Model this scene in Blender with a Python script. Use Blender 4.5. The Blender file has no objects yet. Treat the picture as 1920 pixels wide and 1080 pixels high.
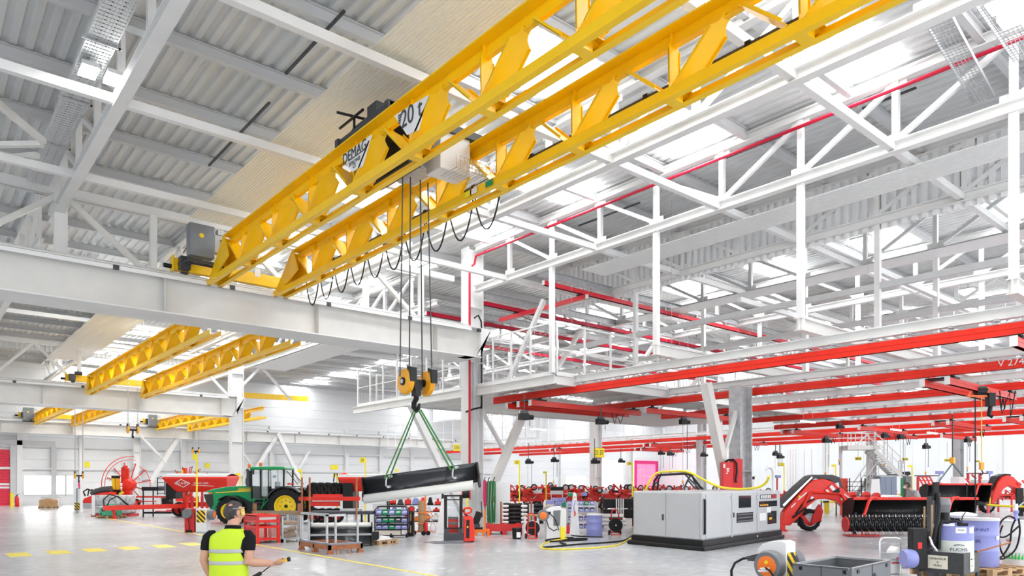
import bpy, math, random
from mathutils import Vector, Matrix, Euler
random.seed(7)
SC = bpy.context.scene
COL = SC.collection
PI = math.pi
# ---------------------------------------------------------------- camera (world X runs along the runway beams, world Y along the crane girders)
F, CX, HY, HC = 1346.0, 960.0, 905.0, 1.95
TH = math.atan(1140.0 / F)
FW = Vector((math.sin(TH), math.cos(TH), 0)); RT = Vector((math.cos(TH), -math.sin(TH), 0))
cam = bpy.data.cameras.new('camera'); camo = bpy.data.objects.new('camera', cam); COL.objects.link(camo)
camo.location = (0, 0, HC); camo.rotation_euler = (PI/2, 0, -TH)
cam.sensor_width = 36; cam.lens = 36 * F / 1920; cam.shift_y = (HY - 540) / 1920; cam.clip_end = 400
SC.camera = camo
def ray(x, y): return FW + RT * ((x - CX) / F) + Vector((0, 0, (HY - y) / F))
def PD(x, y, d): return Vector((0, 0, HC)) + ray(x, y) * d
def PZ(x, y, z=0.0): r = ray(x, y); return PD(x, y, (z - HC) / r.z)
def PX(x, y, X): r = ray(x, y); return PD(x, y, X / r.x)
def PY(x, y, Y): r = ray(x, y); return PD(x, y, Y / r.y)
def SH(L, k): v = Vector((L.x, L.y, 0)); return v*(k/v.dot(FW))
RZ = -TH                                   # rotation that turns local x to the camera's right
# ---------------------------------------------------------------- world, exposure
W = bpy.data.worlds.new('world'); SC.world = W; W.use_nodes = True
bg = W.node_tree.nodes['Background']; bg.inputs[0].default_value = (0.93, 0.96, 1.0, 1); bg.inputs[1].default_value = WORLD_S = 2.5
SC.view_settings.view_transform = 'Standard'; SC.view_settings.look = 'None'
SC.view_settings.exposure = 0.2; SC.view_settings.gamma = 1.0
try: SC.view_settings.use_curve_mapping = False
except Exception: pass
cy = SC.cycles
cy.use_denoising = True; cy.max_bounces = 8; cy.diffuse_bounces = 4; cy.glossy_bounces = 3; cy.transmission_bounces = 6
cy.transparent_max_bounces = 12; cy.caustics_reflective = False; cy.caustics_refractive = False; cy.sample_clamp_indirect = 8
def area(name, loc, sx, sy, power, rot=(0, 0, 0), col=(1, 1, 1)):
    l = bpy.data.lights.new(name, 'AREA'); l.shape = 'RECTANGLE'; l.size = sx; l.size_y = sy; l.energy = power; l.color = col
    o = bpy.data.objects.new(name, l); o.location = loc; o.rotation_euler = rot; COL.objects.link(o); return o
# ---------------------------------------------------------------- materials
MATS = {}
def mat(name, col, rough=0.5, metal=0.0, noise=0.0, scale=3.0, bump=0.0, emit=0.0, alpha=1.0, trans=0.0, spec=None, ndark=None):
    if name in MATS: return MATS[name]
    m = bpy.data.materials.new(name); m.use_nodes = True; nt = m.node_tree; b = nt.nodes['Principled BSDF']
    c = (*col, 1)
    b.inputs['Base Color'].default_value = c; b.inputs['Roughness'].default_value = rough; b.inputs['Metallic'].default_value = metal
    if spec is not None: b.inputs['Specular IOR Level'].default_value = spec
    if noise > 0 or bump > 0:
        tc = nt.nodes.new('ShaderNodeTexCoord'); n = nt.nodes.new('ShaderNodeTexNoise'); n.inputs['Scale'].default_value = scale; n.inputs['Detail'].default_value = 4
        nt.links.new(tc.outputs['Object'], n.inputs['Vector'])
        if noise > 0:
            r = nt.nodes.new('ShaderNodeValToRGB'); d = ndark or tuple(max(0, k * (1 - noise)) for k in col)
            r.color_ramp.elements[0].position = 0.3; r.color_ramp.elements[0].color = (*d, 1)
            r.color_ramp.elements[1].position = 0.7; r.color_ramp.elements[1].color = (*tuple(min(1, k * (1 + noise * 0.35)) for k in col), 1)
            nt.links.new(n.outputs['Fac'], r.inputs['Fac']); nt.links.new(r.outputs['Color'], b.inputs['Base Color'])
        if bump > 0:
            u = nt.nodes.new('ShaderNodeBump'); u.inputs['Strength'].default_value = bump; u.inputs['Distance'].default_value = 0.02
            nt.links.new(n.outputs['Fac'], u.inputs['Height']); nt.links.new(u.outputs['Normal'], b.inputs['Normal'])
    if emit > 0:
        b.inputs['Emission Color'].default_value = c; b.inputs['Emission Strength'].default_value = emit
    if trans > 0: b.inputs['Transmission Weight'].default_value = trans
    if alpha < 1: b.inputs['Alpha'].default_value = alpha
    MATS[name] = m; return m
def stripes(name, c1, c2, period, ang=45, rough=0.45, axis='XZ'):
    """diagonal hazard stripes printed on the panel"""
    if name in MATS: return MATS[name]
    m = bpy.data.materials.new(name); m.use_nodes = True; nt = m.node_tree; b = nt.nodes['Principled BSDF']; b.inputs['Roughness'].default_value = rough
    tc = nt.nodes.new('ShaderNodeTexCoord'); sp = nt.nodes.new('ShaderNodeSeparateXYZ'); nt.links.new(tc.outputs['Object'], sp.inputs[0])
    a = nt.nodes.new('ShaderNodeMath'); a.operation = 'MULTIPLY'; a.inputs[1].default_value = math.cos(math.radians(ang)) / period
    c = nt.nodes.new('ShaderNodeMath'); c.operation = 'MULTIPLY_ADD'; c.inputs[1].default_value = math.sin(math.radians(ang)) / period
    nt.links.new(sp.outputs[axis[0]], a.inputs[0]); nt.links.new(sp.outputs[axis[1]], c.inputs[0]); nt.links.new(a.outputs[0], c.inputs[2])
    fr = nt.nodes.new('ShaderNodeMath'); fr.operation = 'FRACT'; nt.links.new(c.outputs[0], fr.inputs[0])
    g = nt.nodes.new('ShaderNodeMath'); g.operation = 'GREATER_THAN'; g.inputs[1].default_value = 0.5; nt.links.new(fr.outputs[0], g.inputs[0])
    mx = nt.nodes.new('ShaderNodeMix'); mx.data_type = 'RGBA'; mx.inputs[6].default_value = (*c1, 1); mx.inputs[7].default_value = (*c2, 1)
    nt.links.new(g.outputs[0], mx.inputs[0]); nt.links.new(mx.outputs[2], b.inputs['Base Color']); MATS[name] = m; return m
WHITE = mat('white_steel', (0.80, 0.80, 0.79), 0.45, noise=0.05, scale=1.2)
CREAMW = mat('ivory_steel', (0.74, 0.73, 0.70), 0.45, noise=0.06, scale=1.5)
GALV = mat('galvanised', (0.55, 0.56, 0.57), 0.42, 0.35, noise=0.22, scale=6)
GREYST = mat('grey_steel', (0.42, 0.43, 0.44), 0.5, 0.1, noise=0.1)
DECKM = mat('roof_sheet', (0.72, 0.73, 0.73), 0.45, 0.12, noise=0.10, scale=0.7)
YEL = mat('crane_yellow', (1.0, 0.60, 0.002), 0.35, noise=0.06, scale=2.0)
AMBER = mat('sheave_amber', (0.88, 0.40, 0.01), 0.35, noise=0.06)
RED = mat('machine_red', (0.80, 0.022, 0.008), 0.35, noise=0.08, scale=5)
TRACKRED = mat('track_red', (0.85, 0.022, 0.007), 0.38, noise=0.06, scale=1.0)
DRED = mat('crate_red', (0.62, 0.02, 0.02), 0.45, noise=0.12, scale=5)
PIPERED = mat('pipe_red', (0.50, 0.008, 0.035), 0.45, spec=.3)
FIRERED = mat('fire_red', (0.72, 0.01, 0.012), 0.35, noise=0.03)
ORANGE = mat('orange_paint', (0.90, 0.19, 0.01), 0.4, noise=0.06)
BLACK = mat('black_steel', (0.009, 0.009, 0.01), 0.4, noise=0.3, scale=8, spec=.3)
RUBBER = mat('rubber', (0.012, 0.012, 0.013), 0.75, noise=0.3, scale=10, bump=0.15, spec=.3)
DGREY = mat('dark_grey', (0.05, 0.054, 0.062), 0.45, noise=0.15)
MGREY = mat('mid_grey', (0.17, 0.178, 0.19), 0.45, noise=0.1)
LGREY = mat('light_grey', (0.60, 0.61, 0.615), 0.4, noise=0.05)
SILVER = mat('bright_metal', (0.75, 0.76, 0.78), 0.25, 0.85, noise=0.08, scale=7)
WOOD = mat('pallet_wood', (0.52, 0.33, 0.17), 0.75, noise=0.35, scale=9, bump=0.1)
CARD = mat('cardboard', (0.42, 0.27, 0.14), 0.8, noise=0.15, scale=4)
RUST = mat('rust_orange', (0.40, 0.14, 0.055), 0.65, noise=0.35, scale=6)
BLUEP = mat('lilac_blue', (0.27, 0.29, 0.62), 0.35, noise=0.06)
GREENP = mat('bin_green', (0.0, 0.28, 0.12), 0.45)
JDG = mat('tractor_green', (0.0, 0.30, 0.09), 0.3, noise=0.05)
JDY = mat('tractor_yellow', (0.88, 0.62, 0.01), 0.35)
SIGNY = mat('sign_yellow', (0.95, 0.80, 0.02), 0.5)
LINEY = mat('line_yellow', (0.90, 0.72, 0.06), 0.45, noise=0.08, scale=2)
PAPER = mat('white_plastic', (0.82, 0.82, 0.82), 0.5)
GLASS = mat('clear_glass', (0.75, 0.86, 0.88), 0.06, alpha=0.28)
DGLASS = mat('smoked_glass', (0.03, 0.035, 0.04), 0.08)
FILM = mat('grey_film', (0.56, 0.56, 0.56), 0.3, noise=0.55, scale=5, bump=0.6)
SLINGG = mat('sling_green', (0.03, 0.20, 0.06), 0.7, noise=0.25, scale=20)
PINK = mat('sling_pink', (0.80, 0.03, 0.18), 0.7, noise=0.15, scale=20)
HAZ = stripes('hazard_print', (0.95, 0.62, 0.01), (0.02, 0.02, 0.02), 0.13)
RWH = stripes('red_white_print', (0.70, 0.02, 0.02), (0.85, 0.85, 0.85), 0.26, ang=40)
# ---------------------------------------------------------------- mesh builder
class M:
    def __init__(s): s.v = []; s.f = []; s.mt = None
    def add(s, vs, fs):
        o = len(s.v)
        s.v += [(s.mt @ Vector(p) if s.mt is not None else Vector(p)) for p in vs]
        s.f += [tuple(i + o for i in f) for f in fs]; return s
    def frame(s, loc=(0, 0, 0), rz=0, rx=0, ry=0): s.mt = Matrix.Translation(Vector(loc)) @ Euler((rx, ry, rz)).to_matrix().to_4x4(); return s
    def bx(s, x0, x1, y0, y1, z0, z1):
        return s.add([(x0,y0,z0),(x1,y0,z0),(x1,y1,z0),(x0,y1,z0),(x0,y0,z1),(x1,y0,z1),(x1,y1,z1),(x0,y1,z1)],
                     [(0,3,2,1),(4,5,6,7),(0,1,5,4),(1,2,6,5),(2,3,7,6),(3,0,4,7)])
    def box(s, c, d): return s.bx(c[0]-d[0]/2, c[0]+d[0]/2, c[1]-d[1]/2, c[1]+d[1]/2, c[2]-d[2]/2, c[2]+d[2]/2)
    def axes(s, p, q, up=(0, 0, 1)):
        p = Vector(p); q = Vector(q); z = (q - p).normalized(); u = Vector(up)
        if abs(z.dot(u)) > 0.995: u = Vector((0, 1, 0)) if abs(z.y) < 0.9 else Vector((1, 0, 0))
        x = z.cross(u).normalized(); y = x.cross(z).normalized(); return p, q, x, y
    def bar(s, p, q, w, h=None, up=(0, 0, 1), w2=None, h2=None, oy=0):
        h = w if h is None else h; w2 = w if w2 is None else w2; h2 = h if h2 is None else h2
        p, q, x, y = s.axes(p, q, up)
        a = [p + x*(i*w/2) + y*(j*h/2 + oy) for i, j in ((-1,-1),(1,-1),(1,1),(-1,1))] + [q + x*(i*w2/2) + y*(j*h2/2 + oy) for i, j in ((-1,-1),(1,-1),(1,1),(-1,1))]
        return s.add(a, [(0,1,2,3),(7,6,5,4),(0,4,5,1),(1,5,6,2),(2,6,7,3),(3,7,4,0)])
    def ib(s, p, q, w, h, t=0.02, up=(0, 0, 1)):
        s.bar(p, q, w, t, up, oy=h/2 - t/2); s.bar(p, q, w, t, up, oy=-h/2 + t/2); return s.bar(p, q, t, h - 2*t, up)
    def cyl(s, p, q, r, r2=None, n=14, cap=True):
        r2 = r if r2 is None else r2; p, q, x, y = s.axes(p, q)
        a = []
        for c, R in ((p, r), (q, r2)): a += [c + x*(R*math.cos(2*PI*k/n)) + y*(R*math.sin(2*PI*k/n)) for k in range(n)]
        f = [(k, (k+1) % n, n + (k+1) % n, n + k) for k in range(n)]
        if cap: f += [tuple(range(n-1, -1, -1)), tuple(range(n, 2*n))]
        return s.add(a, f)
    def tube(s, pts, r, n=8, closed=False):
        pts = [Vector(p) for p in pts]; a = []; m = len(pts); u = Vector((0, 0, 1)); px = None
        for i, p in enumerate(pts):
            t = (pts[min(i+1, m-1)] - pts[max(i-1, 0)]).normalized()
            if px is None:
                px = t.cross(u); px = px.normalized() if px.length > 1e-3 else Vector((1, 0, 0))
            px = (px - t * px.dot(t)).normalized(); y = t.cross(px)
            R = r[i] if isinstance(r, (list, tuple)) else r
            a += [p + px*(R*math.cos(2*PI*k/n)) + y*(R*math.sin(2*PI*k/n)) for k in range(n)]
        f = []
        for i in range(m - 1): f += [(i*n+k, i*n+(k+1) % n, (i+1)*n+(k+1) % n, (i+1)*n+k) for k in range(n)]
        f += [tuple(range(n-1, -1, -1)), tuple(range((m-1)*n, m*n))]
        return s.add(a, f)
    def prism(s, poly, lo, hi, plane='xz'):
        """extrude a polygon; plane xz -> along y, yz -> along x, xy -> along z"""
        n = len(poly)
        g = {'xz': lambda a, b, c: (a, c, b), 'yz': lambda a, b, c: (c, a, b), 'xy': lambda a, b, c: (a, b, c)}[plane]
        v = [g(a, b, lo) for a, b in poly] + [g(a, b, hi) for a, b in poly]
        return s.add(v, [tuple(range(n-1, -1, -1)), tuple(range(n, 2*n))] + [(k, (k+1) % n, n+(k+1) % n, n+k) for k in range(n)])
    def lathe(s, prof, c=(0, 0, 0), axis='z', n=24, cap=True):
        a = []; c = Vector(c)
        for r, z in prof:
            for k in range(n):
                u, w = r*math.cos(2*PI*k/n), r*math.sin(2*PI*k/n)
                a.append(c + Vector({'z': (u, w, z), 'y': (u, z, w), 'x': (z, u, w)}[axis]))
        f = []
        for i in range(len(prof) - 1): f += [(i*n+k, i*n+(k+1) % n, (i+1)*n+(k+1) % n, (i+1)*n+k) for k in range(n)]
        if cap: f += [tuple(range(n)), tuple(range((len(prof)-1)*n, len(prof)*n))]
        return s.add(a, f)
    def ball(s, c, r, n=12, m=8, sc=(1, 1, 1)):
        c = Vector(c); a = [c + Vector((0, 0, r*sc[2]))]
        for i in range(1, m):
            t = PI*i/m
            a += [c + Vector((r*sc[0]*math.sin(t)*math.cos(2*PI*k/n), r*sc[1]*math.sin(t)*math.sin(2*PI*k/n), r*sc[2]*math.cos(t))) for k in range(n)]
        a.append(c - Vector((0, 0, r*sc[2]))); f = [(0, 1+k, 1+(k+1) % n) for k in range(n)]
        for i in range(m-2): f += [(1+i*n+k, 1+(i+1)*n+k, 1+(i+1)*n+(k+1) % n, 1+i*n+(k+1) % n) for k in range(n)]
        L = len(a)-1; f += [(1+(m-2)*n+k, L, 1+(m-2)*n+(k+1) % n) for k in range(n)]
        return s.add(a, f)
    def ring(s, c, R, r, axis='z', n=28, m=8, a0=0, a1=2*PI):
        c = Vector(c); N = n + (0 if abs(a1-a0-2*PI) < 1e-4 else 1)
        P = {'z': lambda u, w: Vector((u, w, 0)), 'y': lambda u, w: Vector((u, 0, w)), 'x': lambda u, w: Vector((0, u, w))}[axis]
        pts = [c + P(R*math.cos(a0+(a1-a0)*k/n), R*math.sin(a0+(a1-a0)*k/n)) for k in range(n+1)]
        return s.tube(pts, r, m)
    def sheet(s, rows):
        nr, nc = len(rows), len(rows[0])
        return s.add([p for r in rows for p in r], [(i*nc+j, i*nc+j+1, (i+1)*nc+j+1, (i+1)*nc+j) for i in range(nr-1) for j in range(nc-1)])
    def build(s, name, m, parent=None, smooth=False, bevel=0, sub=0, solid=0, label=None):
        me = bpy.data.meshes.new(name); me.from_pydata([tuple(v) for v in s.v], [], s.f); me.update()
        me.materials.append(m)
        o = bpy.data.objects.new(name, me); COL.objects.link(o)
        if smooth:
            me.polygons.foreach_set('use_smooth', [True]*len(me.polygons))
            try: me.set_sharp_from_angle(angle=math.radians(38))
            except Exception: pass
        if solid: k = o.modifiers.new('solid', 'SOLIDIFY'); k.thickness = solid; k.offset = 0
        if bevel: k = o.modifiers.new('bevel', 'BEVEL'); k.width = bevel; k.segments = 2; k.limit_method = 'ANGLE'
        if sub: k = o.modifiers.new('sub', 'SUBSURF'); k.levels = sub; k.render_levels = sub
        if parent: o.parent = parent
        if label: o['label'] = label
        return o
def tag(o, label, cat, group=None, kind=None):
    if label: o['label'] = label
    if cat: o['category'] = cat
    if group: o['group'] = group
    if kind: o['kind'] = kind
    return o
def thing(name, label, cat, loc=(0, 0, 0), rz=0, group=None, sc=1.0):
    o = bpy.data.objects.new(name, None); COL.objects.link(o); o.empty_display_size = 0.2
    o.location = loc; o.rotation_euler = (0, 0, rz); o.scale = (sc, sc, sc); return tag(o, label, cat, group)
def struct(name, mb, m, **k): o = mb.build(name, m, **k); o['kind'] = 'structure'; return o
def solo(name, mb, m, label, cat, group=None, loc=None, rz=0, **k):
    o = mb.build(name, m, **k)
    if loc is not None: o.location = loc; o.rotation_euler = (0, 0, rz)
    return tag(o, label, cat, group)
CH = {}
def dup(root, loc=None, rz=None, label=None, group=None, sc=None):
    kids = {}
    def cp(o, par):
        c = o.copy(); COL.objects.link(c)
        if par: c.parent = par
        for ch in o.children: cp(ch, c)
        return c
    c = cp(root, None)
    if loc is not None: c.location = loc
    if rz is not None: c.rotation_euler = (c.rotation_euler[0], c.rotation_euler[1], rz)
    if sc is not None: c.scale = sc if isinstance(sc, tuple) else (sc, sc, sc)
    if label: c['label'] = label
    if group: c['group'] = group
    return c
def text(s, size, loc, rot, m, parent, name='lettering', ext=0.002, align='CENTER', sx=1.0, shear=0):
    cu = bpy.data.curves.new(name, 'FONT'); cu.body = s; cu.size = size; cu.extrude = ext; cu.align_x = align; cu.align_y = 'CENTER'; cu.shear = shear
    t = bpy.data.objects.new(name, cu); COL.objects.link(t)
    bpy.context.view_layer.update()
    me = bpy.data.meshes.new_from_object(t.evaluated_get(bpy.context.evaluated_depsgraph_get()))
    bpy.data.objects.remove(t); o = bpy.data.objects.new(name, me); COL.objects.link(o)
    me.materials.clear(); me.materials.append(m)
    o.location = loc; o.rotation_euler = rot; o.scale = (sx, 1, 1); o.parent = parent; return o
FRONT = (PI/2, 0, 0)
# ================================================================ large lights of the hall
YB, XR, ZR = 75.0, 96.0, 12.45
SKY = []
for sx0 in (11.0, 16.5, 31.2, 46.0, 60.0, 74.0, 88.0):  # rows farther right are added skylights that brighten the dark far side
    for k in range(15):
        SKY.append((sx0, sx0 + 2.4, 2.3 + k*5.05, 4.2 + k*5.05))
# ================================================================ setting
fm = bpy.data.materials.new('polished_concrete'); fm.use_nodes = True
nt = fm.node_tree; b = nt.nodes['Principled BSDF']; tc = nt.nodes.new('ShaderNodeTexCoord')
n1 = nt.nodes.new('ShaderNodeTexNoise'); n1.inputs['Scale'].default_value = 0.35; n1.inputs['Detail'].default_value = 6
n2 = nt.nodes.new('ShaderNodeTexNoise'); n2.inputs['Scale'].default_value = 4.0; n2.inputs['Detail'].default_value = 5
mp = nt.nodes.new('ShaderNodeMapping'); mp.inputs['Scale'].default_value = (1, 1, 1); mp.inputs['Rotation'].default_value = (0, 0, TH)
nt.links.new(tc.outputs['Object'], n1.inputs['Vector']); nt.links.new(tc.outputs['Object'], mp.inputs['Vector']); nt.links.new(mp.outputs['Vector'], n2.inputs['Vector'])
mxx = nt.nodes.new('ShaderNodeMath'); mxx.operation = 'MULTIPLY_ADD'; mxx.inputs[1].default_value = 0.45
nt.links.new(n2.outputs['Fac'], mxx.inputs[0]); 
ml = nt.nodes.new('ShaderNodeMath'); ml.operation = 'MULTIPLY'; ml.inputs[1].default_value = 0.55
nt.links.new(n1.outputs['Fac'], ml.inputs[0]); nt.links.new(ml.outputs[0], mxx.inputs[2])
cr = nt.nodes.new('ShaderNodeValToRGB'); cr.color_ramp.elements[0].position = 0.32; cr.color_ramp.elements[0].color = (0.33, 0.337, 0.35, 1)
cr.color_ramp.elements[1].position = 0.66; cr.color_ramp.elements[1].color = (0.53, 0.54, 0.555, 1)
nt.links.new(mxx.outputs[0], cr.inputs['Fac']); nt.links.new(cr.outputs['Color'], b.inputs['Base Color'])
rr = nt.nodes.new('ShaderNodeMapRange'); rr.inputs[3].default_value = 0.16; rr.inputs[4].default_value = 0.34
nt.links.new(mxx.outputs[0], rr.inputs[0]); nt.links.new(rr.outputs[0], b.inputs['Roughness'])
bp = nt.nodes.new('ShaderNodeBump'); bp.inputs['Strength'].default_value = 0.015; bp.inputs['Distance'].default_value = 0.05
nt.links.new(n2.outputs['Fac'], bp.inputs['Height']); nt.links.new(bp.outputs['Normal'], b.inputs['Normal'])
struct('floor', M().bx(-14, XR + 1, -8, YB + 1, -0.3, 0), fm)
# roof sheet: one trapezoidal corrugation, ribs along Y
m = M(); p = 0.33; x = -6.0; prof = []
while x < XR: prof += [(x, 0), (x + p*0.42, 0), (x + p*0.54, 0.07), (x + p*0.88, 0.07)]; x += p
m.sheet([[(a, -6, ZR + z) for a, z in prof], [(a, YB + 0.5, ZR + z) for a, z in prof]])
struct('ceiling', m, DECKM)
SKYM = mat('skylight_glow', (0.96, 0.98, 1.0), 0.5, emit=13.0)
for i, (x0, x1, y0, y1) in enumerate(SKY):
    struct('window_%d' % (i + 10), M().bx(x0, x1, y0, y1, ZR - 0.06, ZR - 0.03), SKYM)
# back wall: horizontal sandwich panels (a shallow groove every metre) and a base plinth
WALLM = mat('wall_sheet', (0.80, 0.81, 0.815), 0.5, noise=0.03, scale=0.5)
m = M(); rows = []
z = 0.0
while z < ZR + 0.2:
    for dz, dy in ((0, 0), (0.94, 0), (0.96, 0.04), (0.98, 0.04)): rows.append([(-14, YB + dy, z + dz), (XR, YB + dy, z + dz)])
    z += 1.0
m.sheet(rows); struct('wall_back', m, WALLM)
m = M(); m.bx(XR, XR + 0.3, -8, YB, 0, ZR)
for k in range(28): m.bx(XR - 0.03, XR, k*3.0 - 6 + 0.03, k*3.0 - 3.03, 0.2, ZR)
struct('wall_right', m, WALLM)
struct('wall_left_unseen', M().bx(-14.2, -14, -8, YB, 0, ZR), WALLM)  # unseen wall, added to cut the light from the open left side
# hanging sheet walls between roof bays (vertical ribs)
def ribwall(name, x0, y0, x1, y1, z0, z1, pitch=0.30):
    d = Vector((x1 - x0, y1 - y0, 0)); L = d.length; d.normalize(); nrm = Vector((d.y, -d.x, 0)); row = []; s = 0
    while s < L:
        for a, o in ((0, 0), (0.5, 0), (0.6, 0.05), (0.9, 0.05)): row.append(Vector((x0, y0, 0)) + d*(s + a*pitch) + nrm*o*1.7)
        s += pitch
    struct(name, M().sheet([[q + Vector((0, 0, z0)) for q in row], [q + Vector((0, 0, z1)) for q in row]]), WALLM)
ribwall('wall_curtain_right', 24.0, -4, 24.0, 25.0, 10.12, ZR)
ribwall('wall_curtain_back', -10, 62.0, 24, 62.0, 11.5, ZR)
ribwall('wall_curtain_side', 50.0, 26, 50.0, 74.0, 9.4, ZR)
# red roll-up door at the left, window strip next to it, tall doors and windows further right
DOORRED = mat('door_red', (0.78, 0.02, 0.06), 0.45)
GLOW = mat('window_glow', (1.0, 1.0, 1.0), 0.5, emit=3.2)
PKGLOW = mat('door_pink', (0.95, 0.22, 0.42), 0.5, emit=0.5)
def wx(px): return PY(px, 905, YB).x
def wz(px, py): return PY(px, py, YB).z
m = M(); xa, xb = wx(-45), wx(18)
for k in range(24): m.bx(xa, xb, YB - 0.10, YB - 0.04, k*0.2, k*0.2 + 0.185)
d = struct('door_1', m, DOORRED)
struct('window_1', M().bx(xa, xb, YB - 0.12, YB - 0.1, 1.45, 1.62).bx(xa, xb, YB - 0.12, YB - 0.1, 1.72, 1.9), PAPER, parent=d)
m = M(); m.bx(xb + 0.02, xb + 0.55, YB - 0.3, YB, 0, 5.2).bx(xa, xb + 3.3, YB - 0.4, YB, 5.2, 5.6).bx(xb + 3.0, xb + 3.4, YB - 0.3, YB, 0, 5.2)
struct('trim_1', m, LGREY)
for i, (a, c_) in enumerate(((46, 96), (98, 122), (124, 136))):
    x0, x1 = wx(a), wx(c_)
    f = struct('window_%d' % (i + 2), M().bx(x0 - .08, x1 + .08, YB - 0.06, YB, 0.85, 0.93).bx(x0 - .08, x1 + .08, YB - 0.06, YB, 2.55, 2.63).bx(x0 - .08, x0, YB - .06, YB, .93, 2.55).bx(x1, x1 + .08, YB - .06, YB, .93, 2.55), PAPER)
    struct('window_pane', M().bx(x0, x1, YB - 0.03, YB - 0.02, 0.93, 2.55), GLOW, parent=f)
for i, (a, c_, z0, z1) in enumerate(((1062, 1098, 1.6, 2.9), (1128, 1168, 1.4, 5.4), (1176, 1188, 1.4, 5.4))):
    x0, x1 = wx(a), wx(c_)
    f = struct('window_%d' % (i + 5), M().bx(x0 - .15, x1 + .15, YB - 0.05, YB, z0 - .15, z0).bx(x0 - .15, x1 + .15, YB - 0.05, YB, z1, z1 + .15).bx((x0+x1)/2 - .06, (x0+x1)/2 + .06, YB - .06, YB, z0, z1), PAPER)
    struct('window_pane', M().bx(x0, x1, YB - 0.03, YB - 0.02, z0, z1), GLOW, parent=f)
x0, x1 = wx(1193), min(wx(1252), XR - 1.5)
f = struct('door_2', M().bx(x0 - .45, x0, YB - 0.12, YB, 0, 5.0).bx(x1, x1 + .6, YB - 0.12, YB, 0, 5.0).bx(x0 - .45, x1 + .6, YB - 0.12, YB, 5.0, 5.5), mat('door_magenta', (0.80, 0.02, 0.20), 0.45))
m = M()
for k in range(5):
    for j in range(5): m.bx(x0 + (x1-x0)*k/5 + .06, x0 + (x1-x0)*(k+1)/5 - .06, YB - .06, YB - .04, j*1.0 + .06, j*1.0 + .95)
struct('door_panel', m, PKGLOW, parent=f)
# painted floor marks
m = M().bx(8.40, 8.51, 9.0, 43.8, 0.0, 0.004); solo('floor_line', m, LINEY, 'long solid yellow line painted on the floor beside the pallets', 'floor marking')
for i, (px_, py_, wd) in enumerate(((35, 1040, 'palest dash, first from the red door side'), (110, 1035.4, 'second dash from the red door side'), (177, 1031.3, 'third dash from the red door side'), (243, 1027.7, 'fourth dash, left of the man'), (306, 1024.2, 'fifth dash, nearer the man'), (360, 1020.4, 'last dash, right beside the man'))):
    q = PZ(px_, py_); solo('floor_dash', M().bx(q.x - .25, q.x + .25, q.y - .6, q.y + .6, 0, 0.004), LINEY, 'yellow painted floor dash, ' + wd, 'floor marking', 'yellow dashes across the walkway')
q = PZ(1912, 1068); solo('floor_line', M().bx(q.x - 2.2, q.x + 2, q.y - .06, q.y + .06, 0, 0.004), LINEY, 'short yellow floor line beside the stacked pallets under the drum', 'floor marking')
# ================================================================ steel: columns, runway beams, trusses
ORD = ['first', 'second', 'third', 'fourth', 'fifth', 'sixth', 'seventh', 'eighth', 'ninth', 'tenth', 'eleventh', 'twelfth', 'thirteenth', 'fourteenth', 'fifteenth', 'sixteenth', 'seventeenth', 'eighteenth', 'nineteenth', 'twentieth']
def column(X, Y, z1, label, m=WHITE, w=0.52, h=0.85, along='x'):
    t = thing('steel_column', label, 'column', (X, Y, 0), 0 if along == 'x' else PI/2)
    s = M().bx(-h/2, -h/2 + .04, -w/2, w/2, 0.03, z1).bx(h/2 - .04, h/2, -w/2, w/2, 0.03, z1).bx(-h/2 + .04, h/2 - .04, -.015, .015, 0.03, z1)
    for k in range(1, int(z1 // 2.4)): s.bx(-h/2 + .04, h/2 - .04, -w/2 + .03, w/2 - .03, k*2.4, k*2.4 + .02)
    s.build('shaft', m, t); M().bx(-h/2 - .12, h/2 + .12, -w/2 - .1, w/2 + .1, 0, 0.03).build('base_plate', m, t); return t
c1 = column(19.1, 25.25, 12.2, 'white steel column behind the hanging black blade, end of the nearest runway beam')
m = M()
for k, xx in enumerate((-.16, -.08, 0.0, 0.1)): m.cyl((xx, -.33, 0.9), (xx, -.33, 8.3), .022, n=8)
m.build('conduit', LGREY, c1)
M().tube([(.25, -.34, 5.2), (.25, -.34, 8.6), (.2, -.38, 9.0), (.02, -.4, 9.25), (-.2, -.4, 9.1)], .035).build('cable_run', BLACK, c1)
M().tube([(-.62, -.36, 5.0), (-.2, -.36, 5.15), (.2, -.36, 5.25), (.25, -.34, 5.4)], .04).build('cable_arm', BLACK, c1)
c2 = column(17.9, 51.2, 12.2, 'white steel column behind the tractor hood, end of the second runway beam')
column(16.6, 73.9, 8.2, 'white steel column against the far back wall beside the rake wheel', h=.6)
column(25.45, 15.95, 5.8, 'grey steel column rising behind the red fire cabinets', GALV)
cq = column(43.0, 40.2, 8.6, 'far white steel column carrying the yellow 21 37 number plate', w=.6)
pl = M().bx(-.62, .62, -.36, -.33, 4.0, 4.75).build('number_plate', SIGNY, cq); 
text('21 37', .55, (0, -.37, 4.37), FRONT, BLACK, pl, sx=.8)
column(PD(1797, 905, 60).x, PD(1797, 905, 60).y, 8, 'dark grey column behind the second machine with striped boards', GREYST, h=.95)
column(PD(1634, 905, 62).x, PD(1634, 905, 62).y, 8, 'grey column standing behind the steel staircase', GREYST)
column(PD(1315, 905, 66).x, PD(1315, 905, 66).y, 8, 'far grey column seen left of the fire cabinets', LGREY)
column(PD(1180, 905, 92).x, PD(1180, 905, 92).y, 8, 'distant white column just left of the magenta door')
column(PD(1548, 905, 74).x, PD(1548, 905, 74).y, 8, 'distant white column above the arched red machine arm', h=.5)
column(PD(1875, 905, 74).x, PD(1875, 905, 74).y, 8, 'distant white column near the yellow hoist hook', h=.7)
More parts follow.
